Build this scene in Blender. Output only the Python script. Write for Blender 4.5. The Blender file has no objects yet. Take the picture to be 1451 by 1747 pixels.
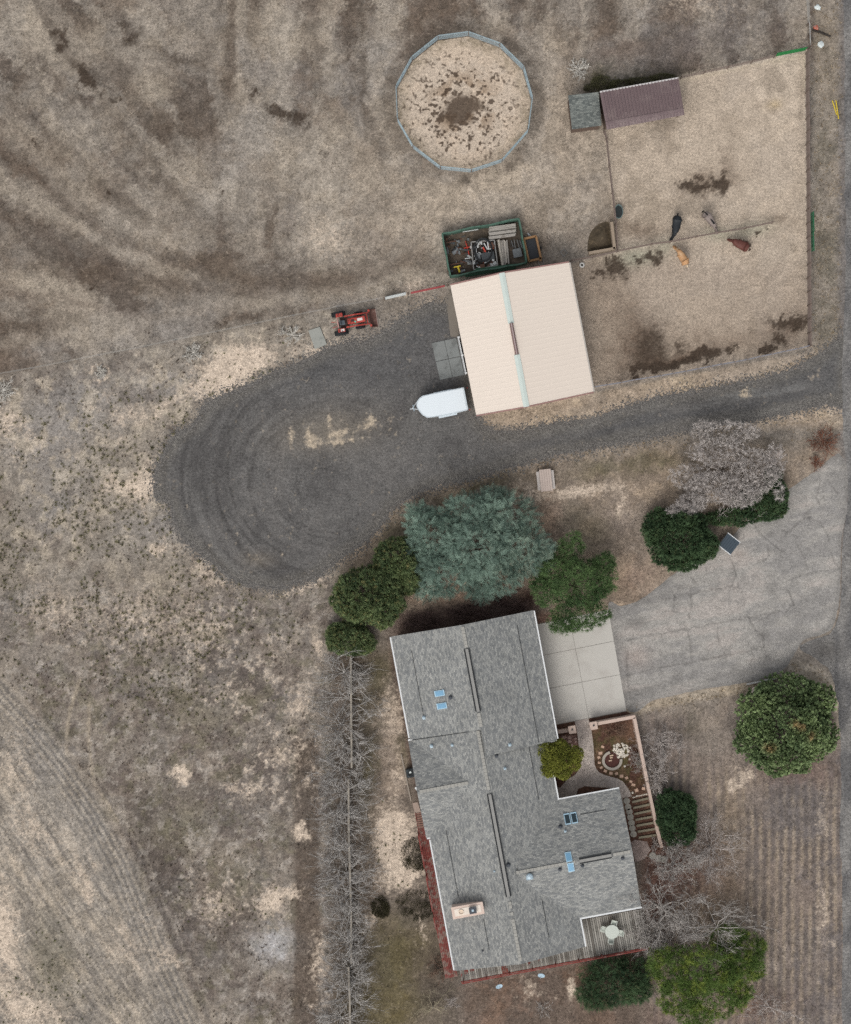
import bpy, bmesh, math, random
import numpy as np
from mathutils import Vector, Matrix
from mathutils.geometry import delaunay_2d_cdt

SC = bpy.context.scene
# ------------------------------------------------------------------ camera, sky, sun, exposure
S = 0.055            # metres per photograph pixel on the ground
HC = 170.0           # height of the drone
camd = bpy.data.cameras.new('camera')
cam = bpy.data.objects.new('camera', camd)
SC.collection.objects.link(cam)
cam.location = (0, 0, HC)
camd.sensor_fit = 'VERTICAL'
camd.sensor_height = 36.0
camd.sensor_width = 36.0
camd.lens = 36.0 * HC / (1747 * S)
camd.clip_start = 1.0
camd.clip_end = 8000.0
SC.camera = cam

SUN_EL, SUN_AZ = math.radians(52), math.radians(200)   # soft light through the overcast, from the south-south-west
world = bpy.data.worlds.new('World'); SC.world = world; world.use_nodes = True
wn = world.node_tree.nodes; wl = world.node_tree.links
for n in list(wn): wn.remove(n)
sky = wn.new('ShaderNodeTexSky'); sky.sky_type = 'NISHITA'; sky.sun_disc = False
sky.sun_elevation = SUN_EL; sky.sun_rotation = SUN_AZ
sky.air_density = 1.0; sky.dust_density = 4.0; sky.ozone_density = 1.0
hs = wn.new('ShaderNodeHueSaturation'); hs.inputs['Saturation'].default_value = 0.22   # grey overcast
bg = wn.new('ShaderNodeBackground'); bg.inputs['Strength'].default_value = 0.15
wo = wn.new('ShaderNodeOutputWorld')
wl.new(sky.outputs[0], hs.inputs['Color']); wl.new(hs.outputs[0], bg.inputs['Color']); wl.new(bg.outputs[0], wo.inputs[0])

sund = bpy.data.lights.new('sun', 'SUN'); sund.energy = 0.9; sund.angle = math.radians(35); sund.color = (1.0, 0.96, 0.9)
sun = bpy.data.objects.new('sun', sund); SC.collection.objects.link(sun)
sdir = Vector((math.sin(SUN_AZ) * math.cos(SUN_EL), math.cos(SUN_AZ) * math.cos(SUN_EL), math.sin(SUN_EL)))
sun.rotation_euler = sdir.to_track_quat('Z', 'Y').to_euler()
sun.location = sdir * 120

vs = SC.view_settings
vs.view_transform = 'Standard'; vs.look = 'None'; vs.gamma = 1.0; vs.use_curve_mapping = False
vs.exposure = 0.0
SC.cycles.max_bounces = 5
SC.cycles.diffuse_bounces = 3
SC.cycles.use_denoising = False
SC.cycles.use_adaptive_sampling = False

# ------------------------------------------------------------------ helpers
rnd = random.Random(7)
nr = np.random.default_rng(11)
KL = 1.12            # photograph brightness of a white card lying in the open


def lin(c):
    c = c / 255.0
    return c / 12.92 if c <= 0.04045 else ((c + 0.055) / 1.055) ** 2.4


def C(r, g, b):
    return tuple(min(0.9, lin(v) / KL) for v in (r, g, b))


def P(px, py, z=0.0):
    f = (HC - z) / HC
    return ((px - 725.5) * S * f, (873.5 - py) * S * f)


def W(px, py, z=0.0):
    x, y = P(px, py, z)
    return Vector((x, y, z))


def link(o, parent=None):
    SC.collection.objects.link(o)
    if parent is not None:
        o.parent = parent
    return o


WL = {}


def wloc(o):
    return WL.get(o.name, Vector((0, 0, 0)))


def tag(o, label=None, cat=None, group=None, kind=None):
    if label: o['label'] = label
    if cat: o['category'] = cat
    if group: o['group'] = group
    if kind: o['kind'] = kind
    return o


def thing(name, label, cat, loc, group=None, kind=None):
    o = bpy.data.objects.new(name, None)
    o.empty_display_size = 0.3
    o.location = loc
    link(o); WL[o.name] = Vector(loc)
    return tag(o, label, cat, group, kind)


# ---- materials
MATS = {}


def nodes_of(name):
    m = bpy.data.materials.new(name); m.use_nodes = True
    nt = m.node_tree
    for n in list(nt.nodes): nt.nodes.remove(n)
    out = nt.nodes.new('ShaderNodeOutputMaterial'); b = nt.nodes.new('ShaderNodeBsdfPrincipled')
    nt.links.new(b.outputs[0], out.inputs[0])
    return m, nt, b


def N(nt, typ, **kw):
    n = nt.nodes.new(typ)
    for k, v in kw.items():
        if hasattr(n, k): setattr(n, k, v)
        else: n.inputs[k.replace('_', ' ')].default_value = v
    return n


def math_n(nt, op, a, b=None, c=None, clamp=False):
    n = nt.nodes.new('ShaderNodeMath'); n.operation = op; n.use_clamp = clamp
    for i, v in enumerate((a, b, c)):
        if v is None: continue
        if isinstance(v, (int, float)): n.inputs[i].default_value = v
        else: nt.links.new(v, n.inputs[i])
    return n.outputs[0]


def mix_n(nt, fac, a, b, mode='MIX'):
    n = nt.nodes.new('ShaderNodeMix'); n.data_type = 'RGBA'; n.blend_type = mode; n.clamp_factor = True
    for idx, v in ((0, fac), (6, a), (7, b)):
        if isinstance(v, (int, float)): n.inputs[idx].default_value = v
        elif isinstance(v, tuple): n.inputs[idx].default_value = v if len(v) == 4 else v + (1.0,)
        else: nt.links.new(v, n.inputs[idx])
    return n.outputs[2]


def noise_n(nt, vec, scale, detail=4.0, rough=0.6, w=0.0):
    n = nt.nodes.new('ShaderNodeTexNoise'); n.noise_dimensions = '3D'
    n.inputs['Scale'].default_value = scale; n.inputs['Detail'].default_value = detail; n.inputs['Roughness'].default_value = rough
    if vec is not None: nt.links.new(vec, n.inputs['Vector'])
    return n.outputs[0]


def ss_n(nt, v, lo, hi, a=0.0, b=1.0):
    n = nt.nodes.new('ShaderNodeMapRange'); n.interpolation_type = 'SMOOTHSTEP'
    n.inputs[1].default_value = lo; n.inputs[2].default_value = hi; n.inputs[3].default_value = a; n.inputs[4].default_value = b
    nt.links.new(v, n.inputs[0])
    return n.outputs[0]


def coords(nt, kind='Position'):
    if kind == 'Position':
        return nt.nodes.new('ShaderNodeNewGeometry').outputs['Position']
    return nt.nodes.new('ShaderNodeTexCoord').outputs[kind]


def mat(name, rgb, rough=0.75, amt=0.18, scale=6.0, metal=0.0, second=None, spec=0.3, thr=(0.5, 0.65), bump=0.0):
    """plain surface with mottling; second = a colour for worn or dirty patches"""
    if name in MATS: return MATS[name]
    m, nt, b = nodes_of(name)
    pos = coords(nt)
    n1 = noise_n(nt, pos, scale, 5, 0.65)
    f = math_n(nt, 'MULTIPLY_ADD', n1, 2 * amt, 1 - amt)
    col = mix_n(nt, 1.0, rgb, f, 'MULTIPLY')
    pass
    if second is not None:
        n2 = noise_n(nt, pos, scale * 0.45, 6, 0.7)
        col = mix_n(nt, ss_n(nt, n2, thr[0], thr[1]), col, second)
    nt.links.new(col, b.inputs['Base Color'])
    b.inputs['Roughness'].default_value = rough; b.inputs['Metallic'].default_value = metal
    b.inputs['Specular IOR Level'].default_value = spec
    if bump:
        bp = nt.nodes.new('ShaderNodeBump'); bp.inputs['Strength'].default_value = bump; bp.inputs['Distance'].default_value = 0.02
        nt.links.new(n1, bp.inputs['Height']); nt.links.new(bp.outputs[0], b.inputs['Normal'])
    MATS[name] = m
    return m


def foliage_mat(name, dark, light, tip=None, rough=0.7, gain=1.0):
    if name in MATS: return MATS[name]
    dark = tuple(min(.8, v * gain) for v in dark); light = tuple(min(.8, v * gain) for v in light)
    m, nt, b = nodes_of(name)
    at = nt.nodes.new('ShaderNodeAttribute'); at.attribute_name = 'tint'
    sep = nt.nodes.new('ShaderNodeSeparateColor'); nt.links.new(at.outputs['Color'], sep.inputs[0])
    col = mix_n(nt, sep.outputs[0], dark, light)
    if tip is not None:
        col = mix_n(nt, sep.outputs[1], col, tip)
    nt.links.new(col, b.inputs['Base Color'])
    b.inputs['Roughness'].default_value = rough; b.inputs['Specular IOR Level'].default_value = 0.15
    MATS[name] = m
    return m


# ---- meshes
def np_mesh(name, V, F, tint=None, uv=None):
    """V (n,3), F (m,k) arrays -> mesh; tint (n,2..4) as colour attribute"""
    V = np.asarray(V, np.float32); F = np.asarray(F, np.int32)
    me = bpy.data.meshes.new(name)
    k = F.shape[1]
    me.vertices.add(len(V)); me.vertices.foreach_set('co', V.ravel())
    me.loops.add(F.size); me.loops.foreach_set('vertex_index', F.ravel())
    me.polygons.add(len(F)); me.polygons.foreach_set('loop_start', np.arange(0, F.size, k, dtype=np.int32))
    me.update(calc_edges=True)
    if tint is not None: color_attr(me, 'tint', tint)
    return me


def color_attr(me, name, arr):
    arr = np.asarray(arr, np.float32)
    full = np.ones((len(arr), 4), np.float32); full[:, :arr.shape[1]] = arr
    if arr.shape[1] < 3: full[:, arr.shape[1]:3] = 0
    a = me.attributes.new(name, 'FLOAT_COLOR', 'POINT')
    a.data.foreach_set('color', full.ravel())


def np_obj(name, V, F, m, parent=None, tint=None, loc=None):
    V = np.asarray(V, np.float32)
    base = wloc(parent) if parent is not None else Vector(loc if loc is not None else (0, 0, 0))
    me = np_mesh(name, V - np.array(base, np.float32), F, tint)
    me.materials.append(m)
    o = bpy.data.objects.new(name, me)
    if parent is None: o.location = base
    link(o, parent); WL[o.name] = base
    return o


class MB:
    def __init__(s): s.v = []; s.f = []; s.mi = []; s.uv = None; s.cur = 0

    def add(s, vs_, fs, mi=None):
        o = len(s.v); s.v += [tuple(x) for x in vs_]
        s.f += [tuple(i + o for i in f) for f in fs]
        s.mi += [s.cur if mi is None else mi] * len(fs)
        return s

    def prism(s, poly, z0, z1, mi=None):
        """poly: list of (x,y) counter-clockwise or not"""
        a = sum(poly[i][0] * poly[(i + 1) % len(poly)][1] - poly[(i + 1) % len(poly)][0] * poly[i][1] for i in range(len(poly)))
        if a < 0: poly = poly[::-1]
        n = len(poly)
        vv = [(x, y, z0) for x, y in poly] + [(x, y, z1) for x, y in poly]
        ff = [tuple(range(n))[::-1], tuple(range(n, 2 * n))] + [(i, (i + 1) % n, n + (i + 1) % n, n + i) for i in range(n)]
        return s.add(vv, ff, mi)

    def box(s, c, size, rz=0.0, mi=None, rx=0.0, ry=0.0):
        R = Matrix.Rotation(rz, 3, 'Z') @ Matrix.Rotation(ry, 3, 'Y') @ Matrix.Rotation(rx, 3, 'X')
        hx, hy, hz = size[0] / 2, size[1] / 2, size[2] / 2
        vv = [Vector(c) + R @ Vector((x * hx, y * hy, z * hz)) for z in (-1, 1) for x, y in ((-1, -1), (1, -1), (1, 1), (-1, 1))]
        return s.add(vv, [(3, 2, 1, 0), (4, 5, 6, 7), (0, 1, 5, 4), (1, 2, 6, 5), (2, 3, 7, 6), (3, 0, 4, 7)], mi)

    def tube(s, pts, r, n=6, mi=None, caps=True):
        pts = [Vector(p) for p in pts]
        rs = r if isinstance(r, (list, tuple)) else [r] * len(pts)
        rings = []
        for i, p in enumerate(pts):
            d = (pts[min(i + 1, len(pts) - 1)] - pts[max(i - 1, 0)]).normalized()
            up = Vector((0, 0, 1)) if abs(d.z) < 0.95 else Vector((1, 0, 0))
            a = d.cross(up).normalized(); b = a.cross(d)
            rings.append([p + (a * math.cos(t) + b * math.sin(t)) * rs[i] for t in (2 * math.pi * k / n for k in range(n))])
        vv = [v for r_ in rings for v in r_]
        ff = [(i * n + k, (i + 1) * n + k, (i + 1) * n + (k + 1) % n, i * n + (k + 1) % n) for i in range(len(pts) - 1) for k in range(n)]
        if caps: ff += [tuple(range(n)), tuple(range((len(pts) - 1) * n, len(pts) * n))[::-1]]
        return s.add(vv, ff, mi)

    def lathe(s, c, prof, n=16, mi=None, axis='Z', rz=0.0, sy=1.0):
        """prof: (r, h) pairs; axis Z or Y (turned by rz)"""
        vv = []
        for r_, h in prof:
            for k in range(n):
                t = 2 * math.pi * k / n
                p = Vector((r_ * math.cos(t), r_ * math.sin(t) * sy, h))
                if axis == 'Y': p = Vector((p.x, h, p.y))
                vv.append(Vector(c) + Matrix.Rotation(rz, 3, 'Z') @ p)
        m_ = len(prof)
        ff = [(i * n + k, i * n + (k + 1) % n, (i + 1) * n + (k + 1) % n, (i + 1) * n + k) for i in range(m_ - 1) for k in range(n)]
        ff += [tuple(range(n))[::-1], tuple(range((m_ - 1) * n, m_ * n))]
        return s.add(vv, ff, mi)

    def build(s, name, mats, parent=None, loc=None, smooth=False, bevel=0.0):
        if not isinstance(mats, (list, tuple)): mats = [mats]
        if parent is not None: base = wloc(parent)
        elif loc is not None: base = Vector(loc)
        else:
            A = np.array(s.v); base = Vector((A[:, 0].mean(), A[:, 1].mean(), A[:, 2].min()))
        me = bpy.data.meshes.new(name)
        me.from_pydata([tuple(Vector(v) - base) for v in s.v], [], s.f)
        for m_ in mats: me.materials.append(m_)
        me.polygons.foreach_set('material_index', s.mi)
        bm = bmesh.new(); bm.from_mesh(me); bmesh.ops.recalc_face_normals(bm, faces=bm.faces); bm.to_mesh(me); bm.free()
        if smooth: me.polygons.foreach_set('use_smooth', [True] * len(me.polygons))
        o = bpy.data.objects.new(name, me)
        if parent is None: o.location = base
        link(o, parent); WL[o.name] = base
        if bevel:
            b = o.modifiers.new('bevel', 'BEVEL'); b.width = bevel; b.segments = 1; b.limit_method = 'ANGLE'
        return o


def inst(me, name, parent, loc, rz=0.0, scale=None):
    o = bpy.data.objects.new(name, me)
    o.location = Vector(loc) - (wloc(parent) if parent is not None else Vector((0, 0, 0)))
    o.rotation_euler = (0, 0, rz)
    if scale: o.scale = scale
    link(o, parent); WL[o.name] = Vector(loc)
    return o


def mesh_only(mb, name, mats):
    o = mb.build(name, mats, None, (0, 0, 0)); me = o.data
    bpy.data.objects.remove(o)
    return me


# ---- numpy noise
def _h(ix, iy, seed):
    n = (ix.astype(np.int64) * 374761393 + iy.astype(np.int64) * 668265263 + seed * 1442695041) & 0x7fffffff
    n = (n ^ (n >> 13)) * 1274126177 & 0x7fffffff
    n = (n ^ (n >> 16)) & 0xffff
    return n / 65535.0


def vnoise(x, y, seed=0):
    ix = np.floor(x); iy = np.floor(y); fx = x - ix; fy = y - iy
    ux = fx * fx * (3 - 2 * fx); uy = fy * fy * (3 - 2 * fy)
    a = _h(ix, iy, seed); b = _h(ix + 1, iy, seed); c = _h(ix, iy + 1, seed); d = _h(ix + 1, iy + 1, seed)
    return (a * (1 - ux) + b * ux) * (1 - uy) + (c * (1 - ux) + d * ux) * uy


def fbm(x, y, sc, oc=4, seed=0, gain=0.55):
    t = 0; amp = 1.0; tot = 0
    for o in range(oc):
        t = t + amp * vnoise(x / sc * 2 ** o + 17.3 * o, y / sc * 2 ** o - 9.1 * o, seed + o)
        tot += amp; amp *= gain
    return t / tot


def sm(a, b, x):
    t = np.clip((x - a) / (b - a), 0, 1)
    return t * t * (3 - 2 * t)


def sdf(poly, X, Y):
    """signed distance to a polygon, negative inside (pixels)"""
    p = np.array(poly, float); q = np.roll(p, -1, 0)
    d = np.full(X.shape, 1e18); ins = np.zeros(X.shape, bool)
    for (x0, y0), (x1, y1) in zip(p, q):
        ex, ey = x1 - x0, y1 - y0
        t = np.clip(((X - x0) * ex + (Y - y0) * ey) / (ex * ex + ey * ey + 1e-9), 0, 1)
        d = np.minimum(d, (X - x0 - t * ex) ** 2 + (Y - y0 - t * ey) ** 2)
        if y0 != y1:
            cr = ((y0 > Y) != (y1 > Y)) & (X < (x1 - x0) * (Y - y0) / (y1 - y0) + x0)
            ins ^= cr
    d = np.sqrt(d)
    return np.where(ins, -d, d)


def dline(pts, X, Y):
    d = np.full(X.shape, 1e18)
    for (x0, y0), (x1, y1) in zip(pts[:-1], pts[1:]):
        ex, ey = x1 - x0, y1 - y0
        t = np.clip(((X - x0) * ex + (Y - y0) * ey) / (ex * ex + ey * ey + 1e-9), 0, 1)
        d = np.minimum(d, (X - x0 - t * ex) ** 2 + (Y - y0 - t * ey) ** 2)
    return np.sqrt(d)


def blob(X, Y, cx, cy, rx, ry, rot=0.0):
    c, s_ = math.cos(math.radians(rot)), math.sin(math.radians(rot))
    dx, dy = X - cx, Y - cy
    u = (dx * c + dy * s_) / rx; v = (-dx * s_ + dy * c) / ry
    return np.exp(-(u * u + v * v))


def smooth_line(pts, step=8.0, closed=False):
    """Catmull-Rom resampling"""
    p = [np.array(q, float) for q in pts]
    out = []
    n = len(p); rng = range(n if closed else n - 1)
    for i in rng:
        if closed: a, b, c, d = p[i - 1], p[i], p[(i + 1) % n], p[(i + 2) % n]
        else: a, b, c, d = p[max(i - 1, 0)], p[i], p[i + 1], p[min(i + 2, n - 1)]
        k = max(1, int(np.hypot(*(c - b)) / step))
        for j in range(k):
            t = j / k
            out.append(0.5 * ((2 * b) + (-a + c) * t + (2 * a - 5 * b + 4 * c - d) * t * t + (-a + 3 * b - 3 * c + d) * t ** 3))
    if not closed: out.append(p[-1])
    return np.array(out)


def sheet(name, outline_px, z, step_px, colour_fn, m, rag=0.0, rag_scale=8.0, smooth=True, kind='structure', seed=0, edge_step=2.0, parent=None):
    """flat sheet from an outline in photograph pixels; its vertices carry colour and masks"""
    o = smooth_line(outline_px, edge_step, True) if smooth else np.array(outline_px, float)
    if not smooth:
        q = []
        for a, b in zip(o, np.roll(o, -1, 0)):
            k = max(1, int(np.hypot(*(b - a)) / edge_step))
            q += [a + (b - a) * j / k for j in range(k)]
        o = np.array(q)
    if rag:
        nx = fbm(o[:, 0] + 300, o[:, 1], rag_scale, 3, 40 + seed) - 0.5; ny = fbm(o[:, 0], o[:, 1] + 700, rag_scale, 3, 50 + seed) - 0.5
        o = o + np.stack([nx, ny], 1) * 2 * rag
    x0, y0 = o.min(0); x1, y1 = o.max(0)
    gx, gy = np.meshgrid(np.arange(x0, x1, step_px), np.arange(y0, y1, step_px))
    gx = gx.ravel() + nr.uniform(-.25, .25, gx.size) * step_px; gy = gy.ravel() + nr.uniform(-.25, .25, gy.size) * step_px
    keep = sdf(o, gx, gy) < -step_px * 0.6
    pts = np.concatenate([o, np.stack([gx[keep], gy[keep]], 1)])
    n = len(o)
    res = delaunay_2d_cdt([Vector(p) for p in pts], [(i, (i + 1) % n) for i in range(n)], [], 1, 1e-4)
    vv = np.array([(v.x, v.y) for v in res[0]]); ff = np.array([f for f in res[2]], np.int32)
    X, Y = vv[:, 0], vv[:, 1]
    V = np.stack([(X - 725.5) * S, (873.5 - Y) * S, np.zeros(len(X))], 1)
    f3 = ff[:, [0, 2, 1]]
    a, b, c = V[f3[0, 0]], V[f3[0, 1]], V[f3[0, 2]]
    if np.cross(b - a, c - a)[2] < 0: f3 = ff
    me = np_mesh(name, V, f3)
    if colour_fn is not None:
        col, msk = colour_fn(X, Y)
        color_attr(me, 'col', col); color_attr(me, 'msk', msk)
    me.materials.append(m)
    ob = bpy.data.objects.new(name, me); ob.location = (0, 0, z)
    link(ob, parent); WL[ob.name] = Vector((0, 0, z))
    if kind and parent is None: ob['kind'] = kind
    return ob


def rgb(*a):
    return np.array(C(*a))


def lerp(c, col, m_):
    m_ = np.clip(m_, 0, 1)[:, None]
    return c * (1 - m_) + np.array(col)[None] * m_


def ground_mat(name, sand, dark, fine=0.3, speck=0.5, rough=0.95, fine_scale=5.0, dn=2.4, sn=2.6):
    """vertex colour x fine mottling; msk.r roughness of the speckle, msk.g crisp sand patches, msk.b crisp dark patches"""
    m, nt, b = nodes_of(name)
    pos = coords(nt)
    a = nt.nodes.new('ShaderNodeAttribute'); a.attribute_name = 'col'
    k = nt.nodes.new('ShaderNodeAttribute'); k.attribute_name = 'msk'
    sep = nt.nodes.new('ShaderNodeSeparateColor'); nt.links.new(k.outputs['Color'], sep.inputs[0])
    n0 = noise_n(nt, pos, fine_scale, 3, 0.75)
    n1 = ss_n(nt, n0, 0.28, 0.72)
    n2 = ss_n(nt, noise_n(nt, pos, 1.3, 5, 0.65), 0.3, 0.7)
    n3 = noise_n(nt, pos, 7.5, 2, 0.6)
    n4 = noise_n(nt, pos, 2.4, 6, 0.78)
    wc = nt.nodes.new('ShaderNodeVectorMath'); wc.operation = 'SNAP'; wc.inputs[1].default_value = (0.11, 0.11, 10.0)
    wrp = nt.nodes.new('ShaderNodeVectorMath'); wrp.operation = 'MULTIPLY_ADD'
    nv = nt.nodes.new('ShaderNodeTexNoise'); nv.inputs['Scale'].default_value = 6.0; nt.links.new(pos, nv.inputs['Vector'])
    nt.links.new(nv.outputs['Color'], wrp.inputs[0]); wrp.inputs[1].default_value = (0.5, 0.5, 0.0); nt.links.new(pos, wrp.inputs[2])
    nt.links.new(wrp.outputs[0], wc.inputs[0])
    wn_ = nt.nodes.new('ShaderNodeTexWhiteNoise'); wn_.noise_dimensions = '2D'; nt.links.new(wc.outputs[0], wn_.inputs['Vector'])
    col = a.outputs['Color']
    gs = math_n(nt, 'ADD', sep.outputs[1], math_n(nt, 'MULTIPLY_ADD', n4, sn, -sn / 2))
    n6 = noise_n(nt, pos, 1.1, 7, 0.75)
    sandc = mix_n(nt, ss_n(nt, n6, 0.4, 0.62), sand, tuple(v * .74 for v in sand))
    col = mix_n(nt, ss_n(nt, gs, 0.1, 0.95), col, sandc)
    ds = math_n(nt, 'ADD', sep.outputs[2], math_n(nt, 'MULTIPLY_ADD', n4, dn, -dn / 2))
    col = mix_n(nt, ss_n(nt, ds, 0.0, 1.25, 0.0, 0.88), col, dark)
    f = math_n(nt, 'ADD', math_n(nt, 'MULTIPLY_ADD', n1, 2 * fine, 1 - fine), math_n(nt, 'MULTIPLY_ADD', n2, 0.2, -0.1))
    n5 = noise_n(nt, pos, 3.4, 6, 0.8)
    f = math_n(nt, 'ADD', f, math_n(nt, 'MULTIPLY', math_n(nt, 'MULTIPLY_ADD', n5, 2.6, -1.3), math_n(nt, 'MULTIPLY_ADD', sep.outputs[0], 0.62, 0.08)))
    f = math_n(nt, 'ADD', f, math_n(nt, 'MULTIPLY', math_n(nt, 'MULTIPLY_ADD', wn_.outputs['Value'], 1.0, -0.5), math_n(nt, 'MULTIPLY_ADD', sep.outputs[0], 0.36, 0.03)))
    col = mix_n(nt, 1.0, col, f, 'MULTIPLY')
    lt = math_n(nt, 'MULTIPLY', ss_n(nt, n3, 0.56, 0.68), math_n(nt, 'MULTIPLY', sep.outputs[0], speck))
    col = mix_n(nt, lt, col, mix_n(nt, 1.0, col, (1.6, 1.57, 1.52), 'MULTIPLY'))
    dk = math_n(nt, 'MULTIPLY', ss_n(nt, n3, 0.44, 0.32), math_n(nt, 'MULTIPLY', sep.outputs[0], speck))
    col = mix_n(nt, dk, col, mix_n(nt, 1.0, col, (0.5, 0.48, 0.47), 'MULTIPLY'))
    nt.links.new(col, b.inputs['Base Color'])
    b.inputs['Roughness'].default_value = rough; b.inputs['Specular IOR Level'].default_value = 0.1
    bp = nt.nodes.new('ShaderNodeBump'); bp.inputs['Strength'].default_value = 0.5; bp.inputs['Distance'].default_value = 0.05
    nt.links.new(n1, bp.inputs['Height']); nt.links.new(bp.outputs[0], b.inputs['Normal'])
    return m

# ------------------------------------------------------------------ the ground
FENCE_SW = [(-60, 652), (0, 639), (170, 607), (438, 552), (500, 539), (642, 512), (700, 501), (768, 487)]
PADDOCK = [(1030, 222), (1165, 133), (1375, 90), (1385, 592), (1012, 664), (972, 450), (1050, 430)]
GRAVEL = [(616, 586), (600, 584), (556, 596), (502, 624), (463, 639), (413, 662), (352, 690), (331, 724), (302, 740), (285, 765), (273, 786), (264, 811),
          (268, 848), (290, 858), (294, 881), (314, 918), (352, 951), (397, 988), (440, 999), (476, 1003), (517, 991), (538, 984), (575, 956), (625, 921),
          (658, 884), (668, 867), (691, 851), (732, 832), (794, 818), (856, 799), (910, 785), (960, 772), (1077, 751), (1155, 735), (1273, 718), (1340, 704),
          (1404, 690), (1444, 686), (1444, 574), (1432, 578), (1408, 598), (1388, 612), (1342, 634), (1280, 651), (1202, 666), (1124, 679), (1062, 698),
          (1018, 713), (960, 721), (905, 732), (869, 737), (835, 734), (819, 719), (812, 704), (800, 650), (788, 580), (774, 512), (763, 522), (734, 518),
          (707, 534), (680, 549), (653, 569)]
ASPHALT = [(1037, 1039), (1060, 1034), (1092, 1023), (1120, 1003), (1152, 978), (1200, 950), (1240, 922), (1273, 889), (1310, 862), (1344, 836), (1392, 802), (1425, 775),
           (1436, 780), (1444, 800), (1445, 865), (1435, 920), (1434, 975), (1430, 1034), (1415, 1076), (1373, 1091), (1357, 1112), (1333, 1145), (1280, 1163),
           (1193, 1177), (1118, 1194), (1068, 1206)]
ROAD = [(1443, -900), (1441, 150), (1442, 420), (1439, 560), (1436, 640), (1438, 740), (1443, 790), (1446, 865), (1437, 925), (1436, 980), (1432, 1037), (1416, 1079),
        (1376, 1095), (1364, 1106), (1390, 1124), (1412, 1142), (1424, 1172), (1431, 1230), (1434, 1320), (1432, 1450), (1437, 1600), (1436, 2700), (1580, 2700), (1580, -900)]
FIELD_SW = [(-80, 1090), (0, 1158), (60, 1225), (120, 1300), (175, 1380), (225, 1470), (262, 1560), (300, 1650), (350, 1760), (380, 1850), (-120, 1850), (-120, 1090)]
SAND = C(224, 206, 186)


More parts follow.
